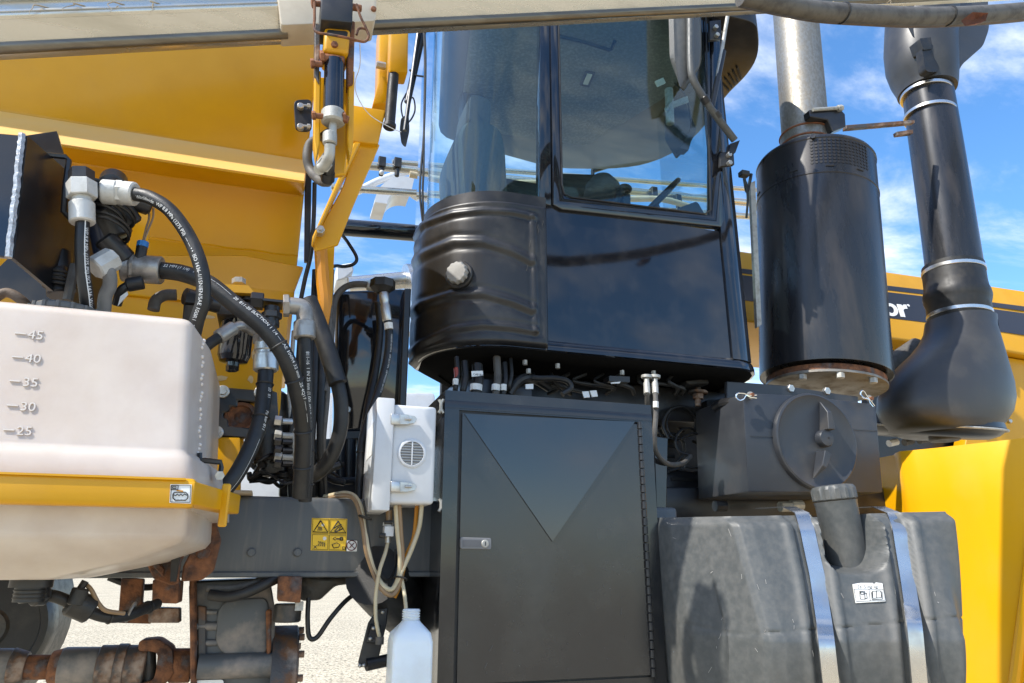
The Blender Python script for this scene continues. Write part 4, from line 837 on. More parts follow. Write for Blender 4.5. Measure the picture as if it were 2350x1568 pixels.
# ================================================================== UNDER THE CAB
MT['oily0'] = mk('grimy_dark_casting', (0.02, 0.02, 0.02), (0.05, 0.045, 0.04), scale=14, rough=0.6)
def under_cab():
    Y = 2.62
    b = B(); b.box((0.72, 2.85, ZB - 0.17), (2.0, 3.4, ZB - 0.012)); b.bevel(0.01); b.out('cab_floor_pan', MT['black'], label='dark steel floor pan hidden under the cab', cat='floor pan')
    b = B(); b.box((0.70, 2.66, ZB - 0.20), (0.95, 3.2, ZB - 0.09)); b.bevel(0.006); b.out('cab_mount_beam', MT['black'], label='black mounting beam under the rear corner of the cab', cat='beam')
    g = 'harness plugs hanging under the cab'
    for i, (x, y0, y1, wd, m, tagc) in enumerate(((1048, 832, 892, 12, 'rubber', 1), (1066, 842, 895, 16, 'rubber', 0), (1095, 850, 905, 26, 'rubber', 2), (1140, 832, 905, 18, 'greyrub', 2), (1158, 845, 905, 13, 'rubber', 2), (1172, 835, 885, 9, 'rubber', 0))):
        t = thing('harness_plug', ('thick corrugated black cable end below the cab corner', 'black cable beside the red plug below the cab', 'fat taped cable carrying a printed white tag', 'grey sheathed cable ending in white heat shrink', 'slim slanted cable with a white sleeve', 'thin black cable last in the row of plugs')[i], 'cable', P(x, y1, Y), g)
        T('cable', [(x, y0 - 12, Y), (x + 2, (y0+y1)/2, Y - .02), (x - 3, y1, Y - .03), (x - 4, y1 + 18, Y)], wd, m, parent=t)
        if tagc:
            T('white_sleeve', [(x - 2 + (0 if tagc == 2 else 0), y1 - 22, Y - .035), (x - 3, y1 - 8, Y - .035)], wd*1.12, 'stick_w', parent=t)
    b = B(); b.prism([P(1082, 852, Y - .06), P(1108, 851, Y - .06), P(1109, 862, Y - .06), P(1083, 865, Y - .06)], (0, 0.004, 0)); o = b.out('cable_tag', MT['stick_w'], label='white printed flag tag on the fat taped cable', cat='tag')
    b = B(); q = P(1086, 861, Y - .061); b.text('CAB BLK', lambda u, v: q + Vector((u, 0, v)), 0.011); b.out('lettering', MT['ink'], o, smooth=0)
    b = B(); b.pp([(1043, 842), (1052, 842), (1053, 868), (1045, 868)], Y - .03, 0.02); b.bevel(0.003, 1); b.out('red_plug', MT['red'], label='small dark red plug under the cab corner', cat='plug')
    T('corrugated_conduit', [(1205, 862, Y + .03), (1230, 868, Y), (1270, 868, Y), (1300, 874, Y), (1310, 890, Y), (1290, 905, Y)], 14, 'rubber', 'black corrugated conduit lying along the cab underside', 'conduit')
    T('taped_harness', [(1168, 905, Y), (1185, 880, Y), (1205, 868, Y), (1230, 872, Y + .04), (1260, 890, Y + .06)], 22, 'rubber', 'taped black wiring harness bunched under the cab', 'wiring')
    b = B(); b.pp([(1398, 862), (1446, 864), (1446, 878), (1398, 876)], Y - .01, 0.06, r=0.004); b.bevel(0.004, 1); o = b.out('control_module', MT['plastic'], label='small black control module with white tick label under the cab', cat='module')
    b = B(); b.prism([P(1402, 878, Y - .012), P(1424, 876, Y - .012), P(1422, 880, Y - .012), P(1403, 881, Y - .012)], (0, 0.002, 0)); b.out('tick_label', MT['stick_w'], o, smooth=0)
    for i, (x, y) in enumerate(((1345, 905), (1363, 903))):
        b = B(); b.prism([P(x - 9, y - 6, Y), P(x + 6, y - 7, Y), P(x + 9, y + 7, Y), P(x - 4, y + 8, Y)], (0, 0.006, 0)); b.out('paper_tag', MT['stick_w'], label=('square white paper tag hanging under the cab', 'crumpled white tag beside the square paper tag')[i], cat='tag', group='white tags under the cab', smooth=0)
    b = B(); b.prism([P(1206, 882, Y - .02), P(1224, 881, Y - .02), P(1224, 893, Y - .02), P(1207, 893, Y - .02)], (0, 0.006, 0)); b.out('paper_tag', MT['stick_w'], label='small pale tag below the conduit clamp', cat='tag', group='white tags under the cab', smooth=0)
    rnd = random.Random(11)
    for i in range(9):
        x = 1225 + i*40; pts = [(x, 858, Y + .1), (x + rnd.uniform(-30, 30), 875, Y + rnd.uniform(.02, .1)), (x + rnd.uniform(-10, 60), 890, Y + .05), (x + rnd.uniform(0, 70), 905, Y + .1)]
        T('loose_cable', pts, rnd.uniform(5, 11), 'rubber', 'loose black cable drooping under the cab floor', 'cable', 'loose cables under the cab floor')
    for i, (x, y) in enumerate(((1205, 838), (1213, 858), (1500, 862), (1428, 861), (1280, 846))):
        b = B(); q = P(x, y, Y - .01); b.hexn(q, q + Vector((0, 0, 0.02)), 0.010); b.out('floor_bolt', MT['dull'], label='dull bolt head under the cab floor', cat='bolt', group='bolts under the cab floor')
    # two hydraulic lines at the right
    for i, (x, dx) in enumerate(((1505, 0), (1486, -4))):
        t = thing('hydraulic_line', ('grey hydraulic line with white tag beside the cabinet top', 'short hydraulic line with crimped ferrule, next to the tagged line')[i], 'hose', P(x, 1065 if i == 0 else 930, 2.4))
        b = B(); b.cyl(P(x - 2, 862, 2.5), P(x - 2, 868, 2.5), 0.022, 14); b.cyl(P(x - 2, 868, 2.5), P(x - 1, 905, 2.46), 0.0105, 12, bev=0.002); b.cyl(P(x - 2, 880, 2.485), P(x - 1, 905, 2.46), 0.013, 10); b.out('ferrule', MT['dull'], t)
        if i == 0:
            T('hose', [(x - 1, 903, 2.46), (x, 950, 2.44), (x - 3, 1000, 2.44), (x, 1035, 2.46), (x + 25, 1064, 2.5), (x + 60, 1064, 2.6), (x + 80, 1048, 2.7)], 12, 'greyrub', parent=t)
            T('white_band', [(x, 922, 2.432), (x, 936, 2.432)], 13, 'stick_w', parent=t)
        else: T('hose', [(x - 1, 903, 2.46), (x, 935, 2.5), (x + 3, 960, 2.6)], 11, 'greyrub', parent=t)
    # rubber cab mount
    k = thing('cab_mount', 'rubber and steel cab mount with threaded stud under the cab corner', 'cab mount', P(1602, 930, 2.75))
    b = B(); b.pp([(1575, 872), (1626, 868), (1628, 882), (1580, 884)], 2.7, 0.12); b.bevel(0.006, 1); b.out('pad', MT['rubber'], k)
    b = B(); a = P(1602, 884, 2.76); b.cyl(a, P(1602, 900, 2.76), 0.012); b.cyl(P(1602, 898, 2.76), P(1602, 904, 2.76), 0.045, 18, bev=0.004); b.hexn(P(1602, 905, 2.76), P(1602, 916, 2.76), 0.026); b.cyl(P(1602, 916, 2.76), P(1602, 932, 2.76), 0.014); b.out('stud', MT['rustg'], k)
    # wiring loops right of the cabinet
    rnd = random.Random(21)
    for i in range(9):
        cx, cy, r = rnd.uniform(1530, 1590), rnd.uniform(965, 1060), rnd.uniform(16, 40); pts = []
        a0 = rnd.uniform(0, 6.28); Yw = rnd.uniform(2.75, 2.95)
        for j in range(6): pts.append((cx + r*math.cos(a0 + j*0.9), cy + r*1.1*math.sin(a0 + j*0.9), Yw + j*0.012))
        T('wiring_loop', pts, rnd.uniform(4, 9), 'rubber', 'coiled dark wiring loop between the cabinet and the filter box', 'wiring', 'wiring loops beside the cabinet')
    b = B(); b.pp([(1490, 985), (1570, 960), (1660, 960), (1660, 1200), (1490, 1200)], 3.35, 0.5); b.bevel(0.02); b.out('engine', MT['oily0'], label='dark grimy engine seen between the cabinet and filter box', cat='engine')
    b = B(); b.pp([(1522, 1075), (1622, 1085), (1622, 1185), (1522, 1190)], 2.9, 0.25); b.bevel(0.01); o = b.out('valve_block', MT['black'], label='black valve block low between the cabinet and the filter box', cat='valve block')
    b = B(); b.pp([(1500, 1000), (1534, 1005), (1530, 1180), (1506, 1180)], 2.5, 0.1); b.bevel(0.004, 1); b.out('cabinet_post', MT['gloss2'], label='dark support post just right of the cabinet', cat='post')
    for k_ in range(4):
        b = B(); b.box(P(1540, 1095 + k_*22, 2.895), P(1610, 1105 + k_*22, 2.90)); b.out('fin', MT['rubber'], o, smooth=0)
under_cab()

# ================================================================== HYDRAULIC OIL TANK BEHIND
def oil_tank():
    t = thing('oil_tank', 'flat glossy black hydraulic oil tank standing between hoses and cab', 'tank', P(850, 985, 2.9))
    b = B(); b.pp([(774, 668), (936, 662), (930, 985), (768, 992)], 2.85, 0.28, r=0.03); b.bevel(0.008); b.out('tank_body', MT['gloss'], t)
    b = B(); b.pp([(928, 662), (944, 662), (930, 985), (914, 985)], 2.80, 0.05); b.bevel(0.004, 1); b.out('edge_post', MT['black'], t)
    b = B(); b.pp([(768, 992), (930, 985), (930, 1000), (768, 1008)], 2.80, 0.2); b.out('shelf', MT['black'], t)
    q = P(798, 940, 2.84); b = B(); b.cyl(q, q + Vector((0, 0.02, 0)), 0.014, 14, bev=0.003); b.out('bolt', MT['steel'], t)
    # lower frame sheet
    b = B(); b.pp([(700, 1010), (860, 1002), (858, 1140), (700, 1140)], 2.95, 0.03); b.out('under_panel', MT['black'], label='dark sheet panel below the oil tank', cat='panel')
oil_tank()

# ================================================================== MUFFLER AND EXHAUST
def muffler():
    Y = 2.85
    lo, hi = P(1893, 868, Y), P(1869, 378, Y); ax = (hi - lo).normalized(); L = (hi - lo).length
    r = 0.5*(P(2036, 860, Y) - P(1750, 860, Y)).length*0.80
    t = thing('muffler', 'large black cylindrical muffler with perforated heat shield on a flange', 'muffler', lo)
    b = B(); b.lathe(lo, ax, [(0.004, r*0.99), (0.0, r), (0.008, r*1.004), (L*0.80, r*0.995), (L*0.803, r*1.007), (L*0.809, r*1.007), (L*0.812, r*0.995), (L*0.968, r*0.99), (L*0.972, r*1.003), (L*0.978, r*1.003), (L*0.980, r*0.99), (L*0.990, r*0.975), (L*0.995, r*0.80), (L, r*0.45)], 72); b.out('shell', MT['muff'], t)
    # perforation, slots
    u = Vector((1, 0, 0)); u = (u - ax*u.dot(ax)).normalized(); v = ax.cross(u)      # v points away from the camera side
    def on(a, h, k=1.0): return lo + ax*h + (u*math.cos(a) - v*math.sin(a)*(1 if v.y > 0 else -1))*r*k
    base = math.atan2(-(CAM - lo).normalized().dot(v*(1 if v.y > 0 else -1)), (CAM - lo).normalized().dot(u))
    def ang(px): # angle from layout x near the top
        best = min(((abs(proj(on(R(k*0.5), L*0.9))[0] - px), k*0.5) for k in range(0, 361))); return R(best[1])
    # find angles on the visible side
    vis = [R(k*0.5) for k in range(0, 720) if (on(R(k*0.5), L*0.9) - (lo + ax*L*0.9)).dot(CAM - lo) > 0.1]
    def angv(px): return min(vis, key=lambda a: abs(proj(on(a, L*0.9))[0] - px))
    a0, a1 = angv(1862), angv(1990); holes = []
    b = B()
    for i in range(15):
        for j in range(8):
            a = a0 + (a1 - a0)*i/14; h = L*(0.852 + 0.108*j/7); c = on(a, h, 1.0005); n = (c - (lo + ax*h)).normalized()
            b.cyl(c - n*0.008, c + n*0.0002, 0.0078, 8)
    b.out('perforation', MT['ink'], t, kind='stuff')
    for px in (1625, 1740, 1820, 1903, 1972):
        if px < 1740: continue
        a = angv(px); b = B(); pts = [on(a + k*0.022, L*0.832, 0.998) for k in range(-3, 4)]; b.tube(pts, 0.0045, 6, smooth=False); b.out('slot', MT['ink'], t)
    b = B(); q = on(angv(1868), L*0.974, 1.0); n = (q - (lo + ax*L*0.974)).normalized(); b.hexn(q, q + n*0.012, 0.014); b.out('shield_bolt', MT['black'], t)
    aa = min(vis, key=lambda a_: abs(proj(on(a_, L*0.07))[0] - 1768)); b = B(); b.loft([[on(aa + da, h_, 1.0012) for da in (-0.10, -0.05, 0.0, 0.05)] for h_ in (L*0.03, L*0.10)], caps=False, closed=False); b.out('foil_label', MT['strap'], t)
    # base flange
    b = B(); b.lathe(lo - ax*0.012, -ax, [(0, r*0.90), (0.03, r*0.90)], 56); b.out('rusty_ring', MT['rust'], t)
    b = B(); b.lathe(lo - ax*0.040, -ax, [(0, r*0.90), (0.003, r*0.915), (0.014, r*0.915), (0.017, r*0.90)], 56); fl = b.out('base_flange', MT['scuff0'], t)
    for px in (1815, 1906, 1992):
        q = lo - ax*0.057 + (on(angv(min(px, 1985)), 0) - lo)*0.86; b = B(); b.hexn(q, q - ax*0.025, 0.019); b.out('flange_bolt', MT['dull'], t)
    # side strip seen at the left edge
    b = B(); b.pp([(1722, 420), (1733, 415), (1748, 745), (1738, 752)], Y - 0.05, 0.02)
    b.out('shield_strip', MT['dull'], t)
    # exhaust pipe
    e = thing('exhaust_pipe', 'brushed galvanised exhaust stack rising from the black muffler', 'exhaust pipe', P(1850, 310, Y))
    p0, p1 = P(1851, 345, Y), P(1818, -60, Y); rp = 0.5*(P(1893, 250, Y) - P(1792, 250, Y)).length*0.79
    b = B(); b.cyl(p0, p1, rp, 48); b.out('pipe', MT['galv'], e)
    d = (p1 - p0).normalized(); b = B(); b.cyl(p0 + d*0.0, p0 + d*0.10, rp*1.07, 48, bev=0.006); cl = b.out('collar', MT['galv'], e)
    for h in (0.022, 0.085):
        b = B(); b.torus(p0 + d*h, d, rp*1.075, 0.006, 48, 8); b.out('clamp_ring', MT['copper'], e)
    k = thing('exhaust_clamp', 'black exhaust clamp bracket with long rod to the intake pipe', 'clamp', P(1905, 300, Y - 0.1))
    b = B(); b.pp([(1857, 252), (1925, 246), (1940, 262), (1942, 290), (1912, 302), (1900, 275), (1860, 268)], Y - 0.17, 0.05); b.bevel(0.004, 1); b.out('bracket', MT['black'], k)
    b = B(); b.cyl(P(1866, 252, Y - .18), P(1928, 248, Y - .18), 0.010, 10); b.hexn(P(1922, 249, Y - .18), P(1932, 248, Y - .18), 0.018); b.out('clamp_bolt', MT['dull'], k)
    b = B(); b.pp([(1942, 287), (2100, 275), (2100, 282), (1942, 296)], Y - 0.10, 0.03); b.bevel(0.002, 1); b.out('rod', MT['rustg'], k)
    b = B(); b.pp([(2058, 302), (2096, 297), (2096, 306), (2060, 310)], Y - 0.10, 0.03); b.bevel(0.002, 1); b.out('rod_foot', MT['rustg'], k)
    # mounting plate between muffler and filter box
    b = B(); b.pp([(1668, 875), (1800, 885), (1930, 905), (1970, 910), (1970, 945), (1668, 930)], 2.62, 0.02); b.bevel(0.003, 1); m = b.out('muffler_mount', MT['dustbox'], label='grey steel mounting plate between muffler and filter box', cat='mounting plate')
    for x, y in ((1817, 891), (1900, 897)):
        q = P(x, y, 2.61); b = B(); b.hexn(q, q + Vector((0, 0.02, 0)), 0.018); b.out('bolt', MT['steel'], m)
MT['scuff0'] = mk('stained_flange_steel', (0.24, 0.22, 0.19), (0.12, 0.085, 0.05), scale=10, rough=0.45, r2=0.7, metal=0.5, bump=0.3, bscale=150)
MT['bulb'] = mk('charcoal_moulding', (0.034, 0.034, 0.035), (0.045, 0.044, 0.042), rough=0.4, r2=0.5, bump=0.2, bscale=500, bdist=0.0008, dust=(DU, 0.10), dscale=4)
MT['muff'] = mk('muffler_black_enamel', (0.014, 0.015, 0.018), (0.024, 0.024, 0.026), scale=5, rough=0.26, r2=0.36, bump=0.03, bscale=40, dust=((0.22, 0.17, 0.13), 0.22), dscale=4, dthr=(0.5, 0.8), stretch=(2, 2, 0.4))
muffler()

# ================================================================== AIR INTAKE
def intake():
    Y = 2.9
    t = thing('air_intake', 'black air intake stack with mushroom cap, banded pipe and bulbous base', 'air intake', P(2165, 1000, Y))
    def C(x, y): return P(x, y, Y)
    # pipe
    pts = [C(2128, 205), C(2160, 410), C(2192, 630)]; rp = 0.5*(C(2252, 600) - C(2127, 600)).length*0.69
    b = B(); b.tube(pts, lambda s: rp*(0.97 + 0.03*s), 40, n=6); b.out('pipe', MT['muff'], t)
    d = (pts[2] - pts[0]).normalized()
    for x, y, k in ((2125, 219, 1.0), (2133, 266, 1.0)):
        b = B(); q = C(x + 1, y); b.cyl(q - d*0.011, q + d*0.011, rp*k*0.99 + 0.003, 40, bev=0.002); b.out('band_clamp', MT['strap'], t)
    # rubber hump hose
    h0, h1 = C(2186, 612), C(2205, 748); dd = (h1 - h0); L = dd.length
    b = B(); b.lathe(h0, dd, [(0, rp*1.02), (0.004, rp*1.08), (L*0.30, rp*1.08), (L*0.40, rp*1.10), (L*0.47, rp*1.15), (L*0.54, rp*1.17), (L*0.61, rp*1.14), (L*0.68, rp*1.09), (L*0.97, rp*1.09), (L, rp*1.04)], 44); b.out('hump_hose', MT['rubber'], t)
    for s in (0.10, 0.84):
        q = h0 + dd*s; b = B(); b.cyl(q - d*0.011, q + d*0.011, rp*(1.085 if s < 0.5 else 1.095) + 0.003, 44, bev=0.002); b.out('band_clamp', MT['strap'], t)
    # bulbous base
    prof = [(735, 2204, 58), (760, 2203, 60), (785, 2200, 67), (812, 2194, 84), (845, 2184, 110), (880, 2176, 134), (915, 2172, 144), (945, 2168, 142), (972, 2164, 126), (990, 2162, 100), (998, 2162, 70)]
    rings = []
    for y, x, hw in prof:
        c = C(x, y); a = 0.5*(C(x + hw, y) - C(x - hw, y)).length*0.88; sy = min(1.0, 0.17/a + 0.15)
        ring = []
        for k in range(48):
            an = 2*math.pi*k/48; ca, sa = math.cos(an), math.sin(an); e = 0.86
            ring.append(c + Vector((a*math.copysign(abs(ca)**e, ca), a*sy*math.copysign(abs(sa)**e, sa), 0)))
        rings.append(ring)
    b = B(); b.loft(rings); b.out('base_bulb', MT['bulb'], t, smooth=60)
    b = B(); b.tube([C(2235, 752) + Vector((0, -rp*0.98, 0)), C(2238, 800) + Vector((0, -rp*1.05, 0)), C(2243, 870) + Vector((0, -rp*1.12, 0)), C(2240, 930) + Vector((0, -rp*1.12, 0)), C(2225, 980) + Vector((0, -rp*0.9, 0))], 0.003, 6); b.out('mould_seam', MT['plastic'], t)
    b = B(); q = C(2166, 995); b.cyl(q, q - Vector((0, 0, 0.04)), 0.075, 24, bev=0.006); b.cyl(q, q + Vector((0, 0, 0.02)), 0.055, 20); b.out('drain_knob', MT['greyrub'], t)
    # mushroom cap: body barrel with a forward scoop
    rings = []
    for y, x, hw, sy in ((212, 2128, 64, 1), (200, 2127, 67, 1), (180, 2121, 73, 1.0), (150, 2115, 78, 1.0), (110, 2112, 79, 1.0), (70, 2114, 79, 1), (20, 2116, 78, 1), (-20, 2118, 74, 1)):
        c = C(x, y); a = 0.5*(C(x + hw, y) - C(x - hw, y)).length*0.69; rings.append([c + Vector((a*math.cos(2*math.pi*k/40), a*sy*math.sin(2*math.pi*k/40), 0)) for k in range(40)])
    b = B(); b.loft(rings); cap = b.out('cap_barrel', MT['bulb'], t, smooth=60)
    b = B(); sc = [(2080, -30), (2266, -30), (2270, 66), (2256, 106), (2206, 150), (2194, 180), (2120, 120), (2080, 60)]
    b.loft([roundpoly([P(x, y, Yy) for x, y in sc], 0.05, 5) for Yy in (Y - 0.12, Y + 0.02, Y + 0.14)]); b.bevel(0.015, 2, 40); b.out('cap_scoop', MT['bulb'], t, smooth=50)
    b = B(); b.pp([(2110, 88), (2145, 85), (2140, 112), (2120, 115)], Y - 0.18, 0.08, r=0.01); b.bevel(0.006); b.out('cap_catch', MT['rubber'], cap)
    b = B(); b.prism(roundpoly([P(2113, 95, Y - 0.175), P(2150, 95, Y - 0.175), P(2155, 165, Y - 0.165), P(2125, 165, Y - 0.165)], 0.03), (0, 0.05, 0)); b.out('cap_pocket', MT['rubber'], cap)
    # air cleaner drum under the bulb
    k = thing('air_cleaner', 'dark round air cleaner housing below the intake bulb', 'air cleaner', P(2120, 1010, 3.1))
    a, c = P(2010, 945, 3.0), P(2235, 968, 3.05)
    b = B(); b.lathe(P(2130, 925, 3.02), (0.0, 0.18, -1), [(0.03, 0.33), (0.13, 0.36), (0.15, 0.35), (0.17, 0.33), (0.19, 0.28)], 40); b.out('housing', MT['plastic'], k)
    b = B(); b.torus(P(2130, 925, 3.02) + Vector((0, 0.18, -1)).normalized()*0.14, (0, 0.18, -1), 0.365, 0.007, 48, 6); b.out('clamp_wire', MT['dull'], k)
    b = B(); b.tube([P(2000, 870, 3.4), P(2050, 840, 3.35), P(2110, 800, 3.3)], 0.075, 16); b.out('duct', MT['greyrub'], k)
intake()

# ================================================================== HOOD
def hood():
    Y = 3.5
    t = thing('engine_hood', 'yellow engine hood with black stripe and white lettering behind the intake', 'hood', P(2180, 1010, Y))
    b = B(); b.pp([(1700, 543), (1990, 585), (2262, 626), (2285, 800), (2262, 806), (2130, 788), (1700, 735)], Y, 0.9); b.bevel(0.02, 3); b.out('side_panel', MT['yellow'], t)
    b = B(); b.pp([(2263, 624), (2600, 676), (2600, 860), (2287, 801)], Y - 0.012, 0.9); b.bevel(0.02, 3); b.out('front_panel', MT['yellow'], t)
    b = B(); b.tube([P(2258, 622, Y - .016), P(2272, 628, Y - .016), P(2291, 795, Y - .016), P(2280, 802, Y - .016)], 0.005, 6, smooth=False); b.out('seam_lip', MT['fender'], t)
    def strip(name, px, m, dy=0.004):
        b = B(); b.pp(px, dy, 0.003); return b.out(name, MT[m], t, smooth=0)
    strip('stripe', [(1700, 594), (2263, 660), (2264, 672), (1700, 607)], 'blackv', Y - 0.003); strip('stripe', [(1700, 612), (2264, 678), (2273, 750), (1700, 680)], 'blackv', Y - 0.003)
    strip('stripe', [(2266, 672), (2600, 716), (2600, 730), (2267, 684)], 'blackv', Y - 0.016); strip('stripe', [(2268, 690), (2600, 737), (2600, 800), (2276, 750)], 'blackv', Y - 0.016)
    YL = Y - 0.007
    def letter(px): b = B(); b.pp(px, YL, 0.006); b.out('letter', MT['white_v'], t, smooth=0)
    letter([(2030, 674), (2041, 671), (2041, 682), (2050, 683), (2050, 691), (2041, 690), (2041, 705), (2044, 708), (2050, 708), (2050, 717), (2038, 716), (2031, 710)])
    b = B(); n = 28
    outer = [(2066 + 17*math.cos(k*2*math.pi/n), 702 + 17*math.sin(k*2*math.pi/n)) for k in range(n)]; inner = [(2066 + 7*math.cos(k*2*math.pi/n), 702 + 9*math.sin(k*2*math.pi/n)) for k in range(n)]
    ri = [[P(x, y, yy) for x, y in ring] for ring, yy in ((inner, YL + 0.006), (outer, YL + 0.006), (outer, YL), (inner, YL))]
    b.loft(ri + [ri[0]], caps=False); b.out('letter', MT['white_v'], t, smooth=0)
    letter([(2085, 687), (2095, 688), (2096, 692), (2101, 688), (2107, 688), (2107, 699), (2100, 699), (2096, 703), (2096, 721), (2086, 720)])
    b = B(); q = P(2112, 690, Y - 0.006); b.cyl(q, q + Vector((0, 0.003, 0)), 0.010, 12); b.out('registered_dot', MT['white_v'], t)
    for x, y in ((2260, 651), (2276, 653), (2281, 782), (2298, 785)):
        q = P(x, y, Y - 0.03); b = B(); b.cyl(q, q + Vector((0, 0.03, 0)), 0.016, 14, bev=0.005); b.cyl(q - Vector((0, 0.006, 0)), q, 0.008, 8); b.out('bolt', MT['steel'], t)
    # panel under the hood
    b = B(); b.pp([(2262, 812), (2600, 866), (2600, 1100), (2200, 1100), (2240, 900)], Y + 0.06, 0.1); b.bevel(0.01); lp = b.out('lower_panel', MT['yellow'], t)
    for x, y in ((2285, 966), (2321, 966)):
        q = P(x, y, Y + 0.04); b = B(); b.cyl(q, q + Vector((0, 0.03, 0)), 0.015, 14, bev=0.005); b.out('bolt', MT['steel'], t)
    b = B(); b.pp([(2259, 984), (2282, 982), (2283, 1003), (2261, 1004)], Y + 0.052, 0.004); s = b.out('warning_sticker', MT['stick_y'], t, smooth=0)
    b = B(); pts = [P(x, y, Y + 0.050) for x, y in ((2264, 999), (2271, 986), (2280, 998), (2264, 999))]; b.tube(pts, 0.003, 4, smooth=False); b.out('triangle', MT['ink'], s, smooth=0)
    z0 = P(2130, 790, Y).z                      # the hood sides lean back above their lower edge
    for o in COL.objects:
        if o.parent == t or (o.parent and o.parent.parent == t):
            for v in o.data.vertices:
                z = WL[o.name].z + v.co.z
                if z > z0: v.co.y += (z - z0)*0.32
    b = B(); b.pp([(1990, 780), (2300, 830), (2300, 1100), (1990, 1060)], Y + 0.2, 0.05); b.out('engine_bay_sheet', MT['black'], label='dark engine bay bulkhead behind the intake base', cat='bulkhead')
    # white bracket light parts in the bay
    for i, (x, y) in enumerate(((2040, 1018), (2075, 1016), (2110, 1012))):
        b = B(); b.cyl(P(x, y, 3.15), P(x + 18, y - 4, 3.15), 0.02, 10); b.out('bay_fitting', MT['greyrub' if i else 'stick_w'], label=('pale hose end in the engine bay', 'grey fitting beside the pale hose end', 'grey fitting under the drain knob')[i], cat='fitting', group='fittings in the engine bay')
    # yellow hand rail whose shadow falls on the hood
    b = B(); b.tube([P(2420, 700, 3.6), P(2400, 560, 3.6), P(2380, 380, 3.6), P(2362, 285, 3.6), P(2375, 262, 3.6), P(2440, 270, 3.6), P(2520, 280, 3.6), P(2570, 480, 3.6), P(2590, 720, 3.6)], 0.022, 10); b.out('hand_rail', MT['yellow'], label='yellow tubular hand rail at the far right edge', cat='hand rail')
hood()

# ================================================================== FENDER
def fender():
    Y = 2.62
    b = B(); n = 10
    # rounded shell: plan curve from the left return to the front face, slightly bulged
    top = [(2052, 1042), (2055, 1037), (2066, 1033), (2100, 1030), (2150, 1025), (2220, 1017), (2300, 1008), (2360, 1001), (2480, 985), (2620, 965)]
    bot = [(2062, 1700), (2064, 1700), (2072, 1700), (2100, 1700), (2150, 1700), (2220, 1700), (2300, 1700), (2360, 1700), (2480, 1700), (2620, 1700)]
    dY = [0.05, 0.015, 0.0, -0.004, -0.01, -0.02, -0.03, -0.03, -0.02, 0.0]
    # plan: face runs towards the viewer on the right, so it looks left
    YF = [2.72, 2.70, 2.66, 2.60, 2.50, 2.37, 2.24, 2.15, 1.98, 1.80]
    tp = [P(t_[0], t_[1], y_) for t_, y_ in zip(top, YF)]
    rows = []
    for j in range(13):
        s = j/12; row = []
        for p_ in tp:
            z = p_.z + (0.55 - p_.z)*s; e = 0.05*(1 - sm(0, 0.10, s)); row.append(Vector((p_.x + e*0.6, p_.y + e*0.6, z)))
        rows.append(row)
    b.loft(rows, closed=False, caps=False)
    edge = [r_[0] for r_ in rows]; b.loft([edge, [p + Vector((0.0, 0.5, 0)) for p in edge]], closed=False, caps=False)
    b.loft([rows[0], [p + Vector((0.35, 0.45, 0.0)) for p in rows[0]]], closed=False, caps=False); bmesh.ops.remove_doubles(b.bm, verts=b.bm.verts, dist=1e-5)
    t = b.out('fender', MT['fender'], label='bright yellow wheel fender beside the grey fuel tank', cat='fender', smooth=50)
    pn = Vector((-(tp[8].y - tp[5].y), tp[8].x - tp[5].x, 0)); pn = pn if pn.y < 0 else -pn
    def onf(x, y): d = ray(x, y); return CAM + d*((tp[6] - CAM).dot(pn)/d.dot(pn))
    b = B(); b.tube([onf(2375, 1200), onf(2362, 1300), onf(2350, 1400), onf(2337, 1500), onf(2322, 1620)], 0.022, 10); b.out('fender_rib', MT['fender'], t)
fender()

